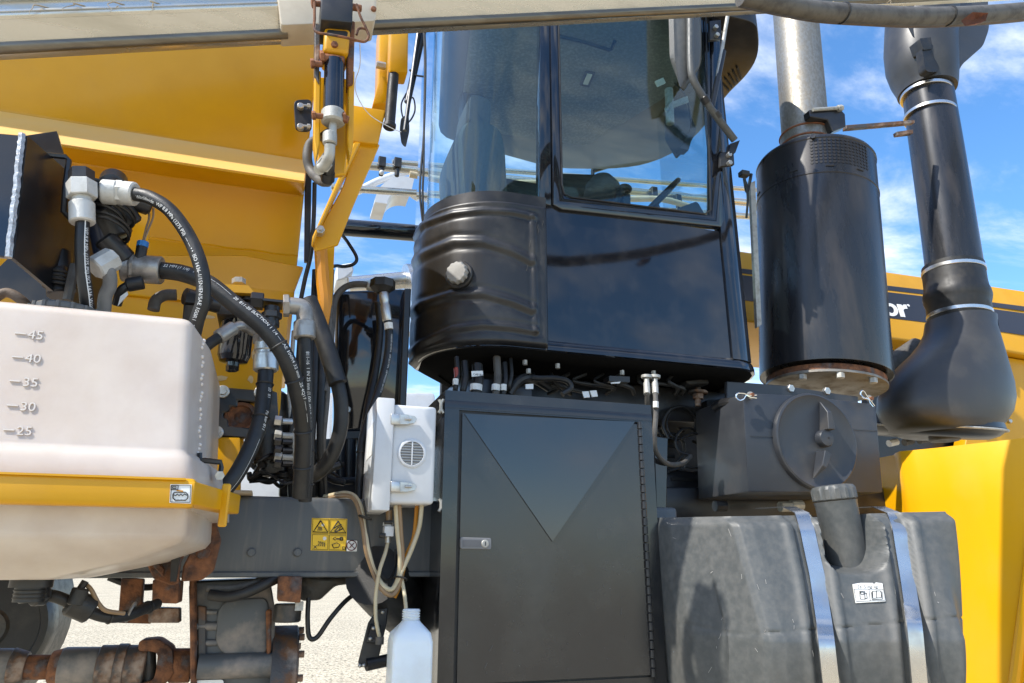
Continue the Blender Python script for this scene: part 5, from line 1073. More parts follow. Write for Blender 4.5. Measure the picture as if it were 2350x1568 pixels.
# ================================================================== FILTER BOX UNDER THE MUFFLER
def filter_box():
    Y = 2.42
    t = thing('filter_box', 'dusty charcoal plastic box with a big round twist lid', 'filter box', P(1860, 1130, Y + 0.2))
    fl = [(1705, 903), (1722, 902), (1850, 909), (2010, 928), (2027, 1131), (1718, 1129)]
    b = B(); b.pp(fl, Y, 0.36); b.bevel(0.006); b.out('box_body', MT['dustbox'], t)
    b = B(); b.pp([(1722, 1000), (1775, 1001), (1775, 1003), (1722, 1002)], Y - 0.002, 0.004); b.pp([(1960, 985), (2014, 988), (2014, 990), (1960, 987)], Y - 0.002, 0.004); b.out('mould_line', MT['dustbox'], t)
    q = P(1868, 1014, Y); r = 0.5*(P(1972, 1014, Y) - P(1768, 1014, Y)).length*0.9
    b = B(); b.lathe(q, (0.0, -1, 0), [(0, r), (0.012, r), (0.020, r*0.985), (0.024, r*0.95), (0.017, r*0.88), (0.016, r*0.6), (0.018, 0.02)], 64, sy=1.0); lid = b.out('twist_lid', MT['dustbox'], t)
    b = B(); c = P(1886, 1008, Y - 0.016); b.lathe(c, (0, -1, 0), [(0, 0.036), (0.025, 0.036), (0.032, 0.032), (0.034, 0.02)], 28); b.out('hub', MT['dustbox'], lid)
    b = B(); b.cyl(c + Vector((0.006, -0.0355, 0)), c + Vector((0.006, -0.030, 0)), 0.005, 10); b.out('hub_hole', MT['ink'], lid)
    def wedge(px_tip, px_mid, px_end, wd):
        a, e = P(*px_tip, Y - 0.018), P(*px_end, Y - 0.018); d = (e - a).normalized(); s_ = Vector((d.z, 0, -d.x))*wd
        g = B(); vs_ = [g.bm.verts.new(p) for p in (a, e - s_, e + s_, e - s_*0.8 + Vector((0, -0.05, 0)), e + s_*0.8 + Vector((0, -0.05, 0)), a + (e-a)*0.45 - s_*0.5 + Vector((0, -0.05, 0)), a + (e-a)*0.45 + s_*0.5 + Vector((0, -0.05, 0)))]
        g.face([vs_[0], vs_[5], vs_[3], vs_[1]]); g.face([vs_[0], vs_[2], vs_[4], vs_[6]]); g.face([vs_[0], vs_[6], vs_[5]]); g.face([vs_[5], vs_[6], vs_[4], vs_[3]]); g.face([vs_[1], vs_[3], vs_[4], vs_[2]]); g.face([vs_[0], vs_[1], vs_[2]])
        g.bevel(0.002, 1); g.out('grip', MT['dustbox'], lid, smooth=20)
    wedge((1880, 920), None, (1890, 990), 0.022); wedge((1864, 1102), None, (1882, 1042), 0.022)
    # carry handle notch on the left
    b = B(); b.pp([(1622, 918), (1700, 914), (1722, 936), (1640, 962), (1625, 955)], Y + 0.34, 0.05, r=0.01); b.out('handle_recess', MT['rubber'], t)
    b = B(); b.tube([P(1640, 935, Y + .2), P(1660, 925, Y + .15), P(1700, 922, Y + .06)], 0.02, 10); b.out('handle', MT['plastic'], t)
    # R-clips with washers
    for i, (x, y, f) in enumerate(((1716, 908, 1), (1992, 916, -1))):
        k = thing('retaining_clip', ('bright wire retaining clip with washer at the box left shoulder', 'tilted wire retaining clip with washer at the box right shoulder')[i], 'clip', P(x, y, Y - 0.02), 'wire clips on the filter box')
        c = P(x + (6 if f > 0 else 3), y, Y - 0.012); b = B(); b.lathe(c, (0, -1, 0), [(0, 0.016), (0.004, 0.016)], 20); b.out('washer', MT['dull'], k)
        b = B(); b.cyl(c, c + Vector((0, -0.018, 0)), 0.008, 10); b.out('pin', MT['copper'], k)
        if f > 0: pts = [(1736, 907), (1722, 908), (1705, 903), (1692, 904), (1689, 912), (1697, 919), (1706, 916), (1712, 908), (1722, 912), (1736, 914)]
        else: pts = [(2007, 932), (1998, 920), (1990, 910), (1982, 898), (1976, 899), (1975, 906), (1983, 914), (1992, 916), (1996, 925), (2003, 934)]
        b = B(); b.tube([P(a_, b_, Y - 0.026) for a_, b_ in pts], 0.0034, 6, n=4); b.out('wire', MT['chrome'], k)
    # cross member below
    b = B(); b.pp([(1520, 1118), (2060, 1118), (2060, 1185), (1520, 1190)], 2.82, 0.1); b.bevel(0.01); b.out('cross_member', MT['black'], label='dark cross member in the gap above the fuel tank', cat='cross member')
    for i, (x, y) in enumerate(((1640, 1162), (1790, 1163), (1815, 1160))):
        b = B(); b.cyl(P(x, y, 2.6), P(x + 25, y, 2.6), 0.022, 10); b.out('pipe_stub', MT['rubber' if i == 0 else 'dull'], label=('dark pipe stub in the gap above the fuel tank', 'metal pipe stub in the gap above the fuel tank', 'short metal pipe stub next to the longer one')[i], cat='pipe', group='pipe stubs above the fuel tank')
filter_box()

# ================================================================== FUEL TANK
def fuel_tank():
    t = thing('fuel_tank', 'big charcoal plastic fuel tank with two steel straps and filler neck', 'fuel tank', P(1860, 1700, 2.2))
    def lerp(tab, x):
        for (a, va), (b_, vb) in zip(tab, tab[1:]):
            if x <= b_: return va + (vb - va)*max(0, (x-a))/(b_-a)
        return tab[-1][1]
    # plan depth of the face along the top row (layout x -> Y)
    YT = [(1512, 2.19), (1600, 2.06), (1672, 1.955), (1690, 1.935), (1720, 1.915), (1800, 1.88), (2000, 1.79), (2205, 1.69)]
    topY = [(1512, 1187), (1672, 1184), (1800, 1182), (2000, 1177), (2205, 1172)]
    # vertical edge lean: bottom x for each top x
    def base(x, s):                       # s 0..1 from the top edge to the bottom (layout y 1172..1720)
        Yf = lerp(YT, x); p = P(x, lerp(topY, x), Yf); zb = 0.86
        z = p.z + (zb - p.z)*s
        bulge = 0.11*min(1.0, s/0.44) - 0.12*sm(0.44, 1.1, s)     # swells to the seam, tucks in below
        bulge *= 1 - 0.8*sm(2080, 2205, x)
        q = Vector((p.x, p.y - bulge, z))
        if x > 2050: q.x -= 0.19*(s**1.5)*sm(2050, 2205, x); q.y += 0.05*s*sm(2100, 2205, x)
        if x < 1600: q.x += 0.03*s*s
        return q
    def off(x, s):
        p = base(x, s); px = proj(p); e = 0.0
        for line, wd, dp in ((S1, 30, 0.013), (S2, 30, 0.016)):
            d_ = seg_dist(px, line); e += dp*(1 - sm(wd*0.72, wd, d_))
            e -= 0.010*math.exp(-((d_ - wd*1.35)/(wd*0.35))**2)*(1 if px[0] > line[0][0] - 400 else 0)
        # filler recess
        inside = 1 - sm(58, 74, seg_dist(px, [(1944, 1150), (1964, 1258)]))
        below = 1 - sm(1285, 1322, px[1]); e += 0.16*inside*below
        e += 0.004*math.exp(-((px[1] - seam(px[0]))/2.2)**2)
        return e
    S1 = [(1828, 1150), (1846, 1200), (1872, 1320), (1890, 1440), (1905, 1580), (1912, 1700)]
    S2 = [(2036, 1150), (2058, 1200), (2078, 1320), (2096, 1440), (2108, 1580), (2112, 1700)]
    def seam(x): return lerp([(1500, 1418), (1690, 1456), (1880, 1446), (2080, 1428), (2200, 1417)], x)
    xs = [1512 + (2205 - 1512)*i/200 for i in range(201)]; rows = []
    for j in range(141):
        s = -0.02 if j == 0 else (j-1)/139
        row = []
        for i, x in enumerate(xs):
            ss = max(s, 0); p = base(x, ss); r_ = 0.03; e = off(x, ss)
            top = 1 - sm(0, 0.05, ss); p.y += e + r_*top*top; 
            if j == 0: p.y += 0.03
            edge = 1 - min(sm(0, 7, i), sm(0, 7, 200-i)); p.y += 0.025*edge*edge
            row.append(p)
        rows.append(row)
    b = B(); b.loft(rows, closed=False, caps=False); bk = 2.62
    rim = rows[0] + [r_[-1] for r_ in rows[1:]] + list(reversed(rows[-1][:-1])) + [r_[0] for r_ in reversed(rows[1:-1])]
    b.loft([rim, [Vector((p.x + (0.02 if k < 201 else 0), 2.45, p.z)) for k, p in enumerate(rim)]], caps=False)
    bmesh.ops.remove_doubles(b.bm, verts=b.bm.verts, dist=1e-5); b.out('tank_body', MT['greypl'], t, smooth=45)
    # straps
    def strap(line, wd):
        pts = []
        for k in range(60):
            y = 1168 + k*9.0; x = None
            for (ax_, ay), (bx_, by) in zip(line, line[1:]):
                if ay <= y <= by: x = ax_ + (bx_-ax_)*(y-ay)/(by-ay)
            if x is None: break
            best = min(((abs(proj(base(xx, s))[0]-x) + abs(proj(base(xx, s))[1]-y), xx, s) for xx in range(int(x)-60, int(x)+61, 4) for s in [q/60 for q in range(0, 61)]))
            xx, s = best[1], best[2]; Yf = base(xx, s).y + off(xx, s) - 0.005; pts.append(P(x, y, Yf) if s > 0 else P(x, y, Yf + 0.02))
        pts = [pts[0] + Vector((-0.03, 0.16, 0.012)), pts[0] + Vector((-0.008, 0.045, 0.010))] + catmull(pts[1::4], 3)
        g = B(); rings = []
        for i, p in enumerate(pts):
            h = wd/2; rings.append([p + Vector((-h, 0, 0)), p + Vector((h, -0.012 if wd < 0.05 else -0.004, 0)), p + Vector((h, 0.004, 0)), p + Vector((-h, 0.004, 0))])
        g.loft(rings); return g.out('strap', MT['strap'], t, smooth=50)
    strap(S1, 0.043); strap(S2, 0.040)
    # filler neck and cap
    Yn = 1.885; a, c = P(1955, 1330, Yn), P(1917, 1150, Yn); rn = 46*S(1920, 1180, Yn)
    b = B(); b.lathe(a, c - a, [(0, rn*0.8), ((c-a).length*0.4, rn*0.95), ((c-a).length*0.96, rn*1.0), ((c-a).length, rn*1.03)], 36); b.out('filler_neck', MT['greypl'], t)
    d = (c - a).normalized(); b = B()
    b.lathe(c + d*0.002, d, [(0, rn*0.98), (0.004, rn*1.04), (0.034, rn*1.04), (0.044, rn*0.96), (0.048, rn*0.6)], 96, mod=lambda an, i: 1 + (0.022*math.copysign(1, math.sin(an*14)) if i in (1, 2) else 0)); b.out('filler_cap', MT['greypl'], t, smooth=30)
    # label
    lx = [(1957, 1341), (1975, 1338), (2003, 1338), (2006, 1342), (2010, 1337), (2025, 1339), (2032, 1380), (1964, 1384)]
    def surf(x, y):
        best = min(((abs(proj(base(xx, s_))[0]-x) + abs(proj(base(xx, s_))[1]-y), xx, s_) for xx in range(int(x)-80, int(x)+60, 2) for s_ in [q_/200 for q_ in range(20, 120)])); p_ = base(best[1], best[2]); p_.y += off(best[1], best[2]); return p_
    rnd = random.Random(12); g = B()
    for k_ in range(34):
        x, y = rnd.uniform(1530, 2150), rnd.uniform(1210, 1560)
        if seg_dist((x, y), [(1944, 1150), (1964, 1260)]) < 85 or seg_dist((x, y), S1) < 40 or seg_dist((x, y), S2) < 40: continue
        best = min(((abs(proj(base(xx, s_))[0]-x) + abs(proj(base(xx, s_))[1]-y), xx, s_) for xx in range(int(x)-80, int(x)+60, 6) for s_ in [q_/60 for q_ in range(2, 50)]))
        xx, s_ = best[1], best[2]; dx_, ds_ = rnd.uniform(-8, 8), rnd.uniform(-0.02, 0.03); pts_ = []
        for m_ in range(4):
            p_ = base(xx + dx_*m_/3, s_ + ds_*m_/3); p_.y += off(xx + dx_*m_/3, s_ + ds_*m_/3) - 0.0006; pts_.append(p_)
        g.tube(pts_, rnd.choice((0.0007, 0.0009, 0.0014)), 4, smooth=False)
    g.out('scratches', MT['washer'], t)
    c0, c1, c2 = surf(1962, 1342), surf(2028, 1342), surf(1996, 1382); nl = (c1 - c0).cross(c2 - c0).normalized()
    if nl.y > 0: nl = -nl
    c0 = c0 + nl*0.004
    def PL(x, y, k_=0.0):
        d = ray(x, y); return CAM + d*((c0 + nl*k_ - CAM).dot(nl)/d.dot(nl))
    s = thing('fuel_label', 'torn white fuel label with pump and book symbols on the fuel tank', 'label', c0)
    b = B(); b.prism([PL(x, y) for x, y in lx], -nl*0.006); b.out('backing', MT['stick_w'], s, smooth=0)
    b = B()
    def loop(px, wd=0.0010, close=True):
        pts = [PL(x, y, 0.0008) for x, y in px]; b.tube(pts + ([pts[0]] if close else []), wd, 4, smooth=False)
    loop([(1960, 1352), (2026, 1352), (2030, 1378), (1965, 1380)], 0.0006); loop([(1994, 1352), (1997, 1379)], 0.0006, False)
    loop([(1973, 1357), (1984, 1357), (1985, 1375), (1974, 1375)]); loop([(1975, 1359), (1982, 1359), (1982, 1364), (1976, 1364)]); loop([(1985, 1362), (1988, 1360), (1990, 1373), (1986, 1374)], close=False)
    loop([(2002, 1357), (2011, 1356), (2012, 1372), (2003, 1373)]); loop([(2011, 1356), (2021, 1356), (2023, 1371), (2012, 1372)]); loop([(2000, 1359), (2001, 1376), (2025, 1375), (2024, 1358)], close=False)
    b.text('S≤15 mg  kg', lambda u, v: PL(1968 + u*0.92, 1350 - v, 0.0008), size=10)
    b.out('print', MT['ink'], s, smooth=0)
fuel_tank()

# ================================================================== HOSES WITH PRINT
class Path:
    def __init__(s, pts, n=10):
        s.p = catmull(pts, n); s.L = [0]
        for a, b in zip(s.p, s.p[1:]): s.L.append(s.L[-1] + (b-a).length)
    def at(s, d):
        i = 0
        while i < len(s.L)-2 and s.L[i+1] < d: i += 1
        t = (d - s.L[i])/max(1e-9, s.L[i+1]-s.L[i]); p = s.p[i].lerp(s.p[i+1], t)
        a, b = s.p[max(i-1, 0)], s.p[min(i+2, len(s.p)-1)]; return p, (b-a).normalized()
def hose(name, pts, wpx, label, mat='rubber', text=None, start=0.02, ang=0.0, tsize=None, flip=False, line=None, cat='hose', group=None, ties=(), ferr=None):
    m = pts[len(pts)//2]; r = S(*m)*wpx/2; pw = [P(*p) for p in pts]; path = Path(pw)
    t = thing(name, label, cat, min(pw, key=lambda v: v.z), group)
    b = B(); b.tube(pw, r, 18, 10); b.out('hose_body', MT[mat], t)
    def surf(d, v):
        p, tg = path.at(d); n = (CAM - p); n = (n - tg*n.dot(tg)).normalized()
        u = n.cross(tg); a = ang + v/r
        return p + (n*math.cos(a) + u*math.sin(a))*(r*1.006 + 0.0007)
    if text:
        g = B(); ts = tsize or r*0.75; tot = path.L[-1]
        if flip: g.text(text, lambda u, v: surf(tot - start - u, -v), size=ts)
        else: g.text(text, lambda u, v: surf(start + u, v), size=ts)
        g.out('hose_print', MT['print'], t, smooth=0)
    if line:
        for d0, d1 in line:
            g = B(); rows = [[surf(d0 + (d1-d0)*k/24, -0.0012), surf(d0 + (d1-d0)*k/24, 0.0012)] for k in range(25)]; g.loft(rows, caps=False, closed=False); g.out('print_line', MT['print'], t, smooth=0)
    for d in ties:
        p, tg = path.at(d*path.L[-1]); g = B(); g.torus(p, tg, r*1.03, 0.0028, 20, 6); g.out('cable_tie', MT['rubber'], t)
    return t, path, r
def ferrule(parent, a, b, r, mat='dull', name='ferrule'):
    g = B(); L = (b-a).length
    g.lathe(a, b-a, [(0, r*0.9), (0.003, r), (L*0.3, r), (L*0.34, r*0.9), (L*0.42, r*0.9), (L*0.46, r*1.02), (L*0.96, r*1.02), (L, r*0.92)], 20, mod=lambda an, i: 1 + (0.02*math.cos(an*8) if i >= 5 else 0)); return g.out(name, MT[mat], parent)

def hoses():
    t, p, r = hose('looping_hose', [(305, 445, 1.83), (345, 454, 1.80), (392, 485, 1.78), (437, 550, 1.77), (464, 625, 1.76), (466, 690, 1.77), (452, 735, 1.79), (440, 790, 1.83)], 33, 'thick black printed hose arching from the grey elbow behind the white tank',
         text='Worldwide  WP 8.8 MPa (1275 PSI)  — — • •  ISO 1436-1/1SN/EN/SAE 100R1  25.0 mm (1 X 1W  MADE IN USA', start=0.03, ang=-0.62, tsize=0.0125)
    b = B(); b.cyl(P(232, 440, 1.84), P(270, 443, 1.84), 0.031, 16, bev=0.004); b.hexn(P(266, 442, 1.84), P(283, 443, 1.84), 0.031); b.cyl(P(282, 443, 1.84), P(312, 446, 1.83), 0.030, 18, bev=0.004); b.out('elbow_fitting', MT['lime'], t)
    t, p, r = hose('suction_hose', [(365, 620, 1.95), (420, 628, 1.93), (480, 652, 1.90), (540, 700, 1.88), (605, 752, 1.87), (655, 820, 1.88), (683, 900, 1.92), (695, 980, 1.98), (694, 1060, 2.02), (690, 1140, 2.06)], 40, 'long black suction hose crossing over the filter and down to the rail',
         text='32 MM (1 1/4)   17 ———— ————   20  811-20 SUCTION 1 1/4 — SAE 100R4 32 mm 1.25 4Q17 ——   ——', start=0.02, ang=0.45, tsize=0.0125, ties=(0.48, 0.6, 0.78, 0.9))
    b = B(); b.cyl(P(278, 615, 1.96), P(300, 616, 1.96), 0.036, 18, bev=0.004); b.cyl(P(298, 616, 1.96), P(312, 617, 1.96), 0.040, 8, bev=0.004); b.cyl(P(312, 617, 1.96), P(372, 621, 1.95), 0.037, 20, bev=0.003); b.out('end_fitting', MT['scuff'], t)
    t, p, r = hose('pressure_hose', [(612, 815, 2.0), (608, 880, 1.99), (598, 960, 1.97), (578, 1020, 1.95), (548, 1080, 1.93), (520, 1118, 1.92), (490, 1150, 1.93)], 37, 'black printed hose dropping from a shiny ferrule to the yellow band end',
         text='20  81          Parker 811       —————————————    8-3Q17', start=0.10, ang=0.5, tsize=0.0125, ties=(0.2, 0.42))
    ferrule(t, P(612, 785, 2.0), P(610, 852, 2.0), 0.032, 'steel'); b = B(); b.hexn(P(612, 770, 2.0), P(612, 790, 2.0), 0.036); b.out('nut', MT['scuff'], t)
    t, p, r = hose('return_hose', [(699, 770, 2.05), (702, 840, 2.06), (704, 920, 2.08), (706, 1000, 2.1), (704, 1090, 2.12), (700, 1150, 2.14)], 30, 'black hose hanging from the grey metal elbow at the hopper edge', text='811-16  1 IN 25 mm (1.00) 4Q17  1.0 SUCTION HOSE', start=0.05, ang=0.1, tsize=0.013, ties=(0.7, 0.9))
    b = B(); b.tube([P(652, 702, 2.05), P(678, 703, 2.05), P(694, 708, 2.05), P(700, 724, 2.05), P(699, 745, 2.05)], 0.025, 18, n=5); b.hexn(P(650, 702, 2.05), P(664, 702, 2.05), 0.033); b.cyl(P(699, 738, 2.05), P(699, 778, 2.05), 0.031, 18, bev=0.004); b.out('elbow', MT['scuff'], t)
    t, p, r = hose('foam_sleeved_hose', [(708, 690, 2.2), (730, 745, 2.18), (755, 815, 2.16), (775, 880, 2.15)], 42, 'thick black foam sleeve ending in a ragged cut beside the oil tank')
    t, p, r = hose('curved_hose', [(770, 860, 2.17), (782, 920, 2.17), (780, 990, 2.18), (758, 1050, 2.2), (728, 1085, 2.24), (700, 1092, 2.3)], 34, 'black hose leaving the foam sleeve and curling under', ties=(0.85,))
    t, p, r = hose('grey_loop_hose', [(862, 660, 2.6), (830, 652, 2.62), (795, 658, 2.65), (770, 685, 2.65), (762, 740, 2.6), (756, 820, 2.5), (745, 900, 2.45)], 15, 'faded grey hose arching over the black oil tank', 'greyrub')
    b = B(); b.cyl(P(842, 656, 2.6), P(874, 663, 2.6), 0.017, 14, bev=0.003); b.hexn(P(862, 660, 2.6), P(874, 663, 2.6), 0.02); b.out('fitting', MT['dull'], t)
    t, p, r = hose('tagged_hose', [(888, 725, 2.55), (893, 770, 2.54), (887, 830, 2.52), (868, 900, 2.5), (845, 965, 2.48), (830, 1020, 2.46), (826, 1080, 2.45), (824, 1145, 2.44)], 19, 'slim black hose with white band hanging in front of the oil tank',
         text='PARKER 451TC-6   WP 20.7 MPa   3/8 PARKER 451TC-6', start=0.08, ang=0.45, tsize=0.010, ties=(0.62, 0.78))
    ferrule(t, P(880, 672, 2.55), P(889, 738, 2.55), 0.018, 'steel'); T('white_band', [(891, 742, 2.535), (892.5, 756, 2.535)], 20.5, 'stick_w', parent=t)
    b = B(); b.lathe(P(878, 662, 2.56), (0, 0, 1), [(-0.02, 0.02), (0, 0.045), (0.03, 0.045), (0.04, 0.02)], 24, mod=lambda a, i: 1 + 0.06*math.cos(a*8)); b.out('shutoff_valve', MT['rubber'], label='black fluted shutoff valve above the oil tank', cat='valve')
    hose('oil_tank_hose', [(868, 695, 2.75), (872, 760, 2.75), (862, 850, 2.7), (845, 930, 2.65), (835, 990, 2.6)], 17, 'dark hose in shadow behind the white banded hose')
    hose('cab_lead', [(760, 470, 2.3), (772, 520, 2.6), (798, 556, 2.8), (818, 590, 2.8), (812, 606, 2.8), (790, 612, 2.8), (765, 612, 2.7), (740, 640, 2.5), (735, 700, 2.4)], 8, 'thin black lead curling in front of the sky behind the cradle')
    hose('grey_stub_hose', [(352, 712, 2.05), (358, 690, 2.05), (378, 678, 2.05), (405, 677, 2.05)], 26, 'short faded grey hose elbow above the white tank', 'greyrub')
    hose('branch_hose', [(455, 812, 1.98), (480, 790, 1.99), (505, 773, 2.0)], 25, 'short black branch hose tucked behind the white tank corner')
    b = B(); b.cyl(P(500, 775, 2.0), P(537, 752, 2.02), 0.020, 16, bev=0.003); b.tube([P(535, 753, 2.02), P(553, 748, 2.03), P(568, 755, 2.06), P(580, 762, 2.1)], 0.013, 12); b.out('branch_fitting', MT['scuff'], label='worn steel fitting joining the branch hose to the filter head', cat='fitting')
    # hoses at the left valve cluster
    t, p, r = hose('valve_hose', [(190, 500, 1.80), (188, 560, 1.80), (190, 620, 1.81), (198, 680, 1.83), (204, 740, 1.88)], 30, 'grey striped hose dropping straight from the white hex fitting', 'rubber', text='WP 8.8 MPa (1275 PSI) ISO 1436 Worldwide', start=0.03, ang=0.35, tsize=0.012, line=((0.0, 0.3),))
    b = B(); b.hexn(P(188, 455, 1.80), P(187, 418, 1.80), 0.034); b.cyl(P(189, 512, 1.80), P(188, 466, 1.80), 0.0285, 18, bev=0.003); b.cyl(P(188, 470, 1.80), P(188, 452, 1.80), 0.022, 14); b.out('hex_fitting', MT['lime'], t)
    b = B(); b.hexn(P(187, 420, 1.80), P(187, 392, 1.80), 0.029); b.out('top_plug', MT['black'], t)
    t, p, r = hose('grey_elbow_pipe', [(236, 600, 1.86), (250, 625, 1.86), (252, 655, 1.87), (242, 680, 1.88), (238, 720, 1.9)], 30, 'grey plastic elbow pipe entering the top of the white tank', 'dull2')
    b = B(); b.cyl(P(216, 618, 1.85), P(262, 592, 1.87), 0.030, 8, bev=0.004); b.out('nut', MT['lime'], t)
MT['lime'] = mk('chalky_grey_fitting', (0.58, 0.57, 0.53), (0.44, 0.43, 0.39), scale=25, rough=0.55, r2=0.7, metal=0.25, bump=0.3, bscale=200)
MT['scuff'] = mk('scuffed_steel_fitting', (0.36, 0.34, 0.31), (0.17, 0.15, 0.13), scale=18, rough=0.35, r2=0.6, metal=0.6, bump=0.3, bscale=150)
MT['dull2'] = mk('grey_plastic_pipe', (0.20, 0.195, 0.18), (0.14, 0.135, 0.125), scale=20, rough=0.6, bump=0.2, bscale=200)
hoses()

# ================================================================== VALVE CLUSTER, FILTER, PUMP
def cluster():
    b = B(); b.pp([(-40, 302), (52, 310), (20, 592), (-40, 585)], 1.74, 0.012); t = thing('control_box', 'welded black steel box jutting in at the upper left', 'steel box', P(40, 600, 1.9))
    b.bevel(0.003, 1); b.out('front_plate', MT['gloss'], t)
    b = B(); a = [P(52, 310, 1.745), P(20, 592, 1.745)]; e = [P(20, 592, 1.745) + Vector((0.10, 0.5, -0.02)), P(52, 310, 1.745) + Vector((0.10, 0.5, 0.05))]
    b.prism([a[0], a[1], e[0], e[1]], (0.010, 0, 0)); b.out('side_plate', MT['black'], t)
    b = B(); n = 40; b.tube([P(52 - 32*k/n, 309 + 283*k/n, 1.742) + Vector((random.uniform(-.0015, .0015), -0.002, 0)) for k in range(n+1)], lambda s: 0.008, 6, smooth=False); b.out('weld_seam', MT['weld'], t)
    b = B(); b.tube([P(62, 360, 1.86), P(110, 356, 1.86), P(150, 360, 1.86), P(158, 368, 1.86), P(150, 430, 1.86), P(146, 486, 1.86), P(175, 515, 1.88)], 0.007, 6, smooth=False); b.out('guard_bar', MT['black'], t)
    b = B(); b.pp([(70, 368), (128, 372), (130, 392), (150, 430), (146, 455), (130, 440)], 1.98, 0.01); b.bevel(0.002, 1); b.out('yellow_bracket', MT['yellow'], t)
    b = B(); q = P(106, 384, 1.97); b.hexn(q, q + Vector((0, 0.01, 0)), 0.012); b.out('bracket_bolt', MT['steel'], t)
    b = B(); b.pp([(55, 312), (130, 301), (160, 400), (60, 400)], 2.12, 0.02); b.out('rear_plate', MT['black'], t)
    b = B(); b.pp([(20, 592), (80, 575), (200, 690), (60, 700), (-40, 650)], 2.2, 0.02); b.out('lower_plate', MT['black'], t)
    # valve assembly
    v = thing('valve_assembly', 'cluster of black motor valves and taped connectors above the white tank', 'valve', P(240, 620, 1.95))
    for (x0, y0, x1, y1, r, m) in ((225, 418, 255, 478, 0.052, 'rubber'), (238, 480, 262, 545, 0.048, 'plastic'), (228, 505, 245, 585, 0.030, 'navy'), (262, 470, 300, 520, 0.036, 'rubber'), (238, 545, 290, 600, 0.030, 'black'), (285, 455, 345, 476, 0.024, 'black'), (258, 430, 262, 412, 0.034, 'plastic')):
        b = B(); b.cyl(P(x0, y0, 1.92), P(x1, y1, 1.95), r, 18, bev=0.006); b.out('valve_body', MT[m], v)
    for i, (x, y) in enumerate(((232, 455), (240, 500), (250, 530), (262, 495))):
        b = B(); q = P(x, y, 1.90); b.torus(q, (0.2, 0.3, 1), 0.048, 0.004, 24, 6); b.torus(q + Vector((0, 0, 0.012)), (0.2, 0.3, 1), 0.049, 0.004, 24, 6); b.out('bellows_ring', MT['rubber'], v)
    b = B(); b.pp([(240, 520), (292, 462), (302, 490), (298, 545), (270, 560)], 1.99, 0.006, r=0.01); b.out('pale_sheet', MT['cream'], v)
    b = B(); b.pp([(298, 478), (345, 478), (340, 560), (330, 610), (296, 590)], 2.03, 0.01); b.bevel(0.002, 1); b.out('yellow_plate', MT['yellow'], v)
    b = B(); b.pp([(300, 508), (306, 507), (307, 516), (301, 517)], 2.01, 0.01); b.pp([(318, 580), (333, 581), (332, 590), (319, 590)], 2.01, 0.012); b.out('bolt', MT['steel'], v)
    c = thing('sensor_plug', 'blue and black sensor plug with two thin wires by the valve', 'plug', P(315, 640, 1.95))
    b = B(); b.cyl(P(326, 566, 1.94), P(318, 615, 1.94), 0.014, 12); b.out('plug_body', MT['rubber'], c)
    b = B(); b.cyl(P(328, 556, 1.94), P(326, 568, 1.94), 0.0145, 10); b.out('plug_collar', MT['blue'], c)
    for dx in (0, 6):
        b = B(); b.tube([P(327 + dx*.3, 558, 1.94), P(335 + dx, 525, 1.94), P(342 + dx*1.5, 500, 1.95), P(340 + dx*2, 478, 1.96)], 0.003, 6); b.out('wire', MT['tubeb'], c)
    b = B(); b.cyl(P(290, 655, 1.93), P(330, 648, 1.93), 0.018, 12, bev=0.003); b.tube([P(295, 655, 1.93), P(278, 668, 1.93), P(268, 700, 1.95)], 0.012, 8); b.out('lower_plug', MT['rubber'], label='black two piece plug hanging below the suction hose fitting', cat='plug')
    b = B(); b.prism([P(276, 680, 1.92), P(292, 669, 1.92), P(294, 676, 1.92), P(270, 702, 1.92)], (0, 0.003, 0)); b.out('wire_label', MT['stick_w'], label='white folded wire label below the black plug', cat='tag', smooth=0)
    # camlock and small lines behind the tank
    k = thing('camlock_valve', 'dusty black camlock valve with rusty elbow behind the tank lid', 'valve', P(130, 680, 1.95))
    b = B(); b.cyl(P(70, 565, 2.0), P(100, 568, 2.0), 0.032, 14, bev=0.006); b.out('rusty_elbow', MT['rust'], k)
    b = B(); b.cyl(P(96, 568, 2.0), P(128, 572, 1.98), 0.022, 12); b.out('grey_coupler', MT['dull2'], k)
    b = B(); b.cyl(P(135, 580, 1.97), P(138, 680, 1.95), 0.030, 16, bev=0.005); b.cyl(P(122, 640, 1.95), P(156, 640, 1.95), 0.034, 16, bev=0.005); b.cyl(P(110, 600, 1.98), P(160, 605, 1.98), 0.028, 14, bev=0.004); b.out('valve_body', MT['plastic'], k)
    for i in range(4):
        b = B(); q = P(137, 632 + i*9, 1.95); b.torus(q, (0, 0, 1), 0.036, 0.004, 20, 6); b.out('ring', MT['rubber'], k)
    b = B(); b.tube([P(172, 610, 1.93), P(165, 640, 1.92), P(155, 690, 1.92)], 0.012, 8); b.out('lever', MT['greyrub'], k)
    hose('brown_hose', [(-20, 690, 2.0), (15, 672, 2.0), (50, 690, 2.0), (75, 720, 2.02)], 22, 'dusty brown hose curving behind the white tank top', 'tubeb2')
    # oil filter
    f = thing('oil_filter', 'glossy black spin on oil filter hanging under a yellow plate', 'oil filter', P(533, 840, 2.2))
    a = P(534, 842, 2.2); L = (P(534, 722, 2.2) - a).length; r = 36*S(533, 780, 2.2)
    b = B(); b.lathe(a, (0, 0, 1), [(0, r*0.38), (0.012, r*0.40), (0.016, r*0.85), (0.03, r*0.97), (L*0.2, r), (L*0.92, r), (L*0.95, r*1.03), (L, r*1.03)], 40); b.out('canister', MT['gloss'], f)
    b = B(); b.hexn(P(533, 852, 2.2), P(533, 838, 2.2), 0.018); b.out('drain_nut', MT['gloss'], f)
    b = B(); b.pp([(496, 692), (578, 692), (580, 724), (496, 722)], 2.13, 0.15); b.bevel(0.008, 2); b.out('head', MT['black'], f)
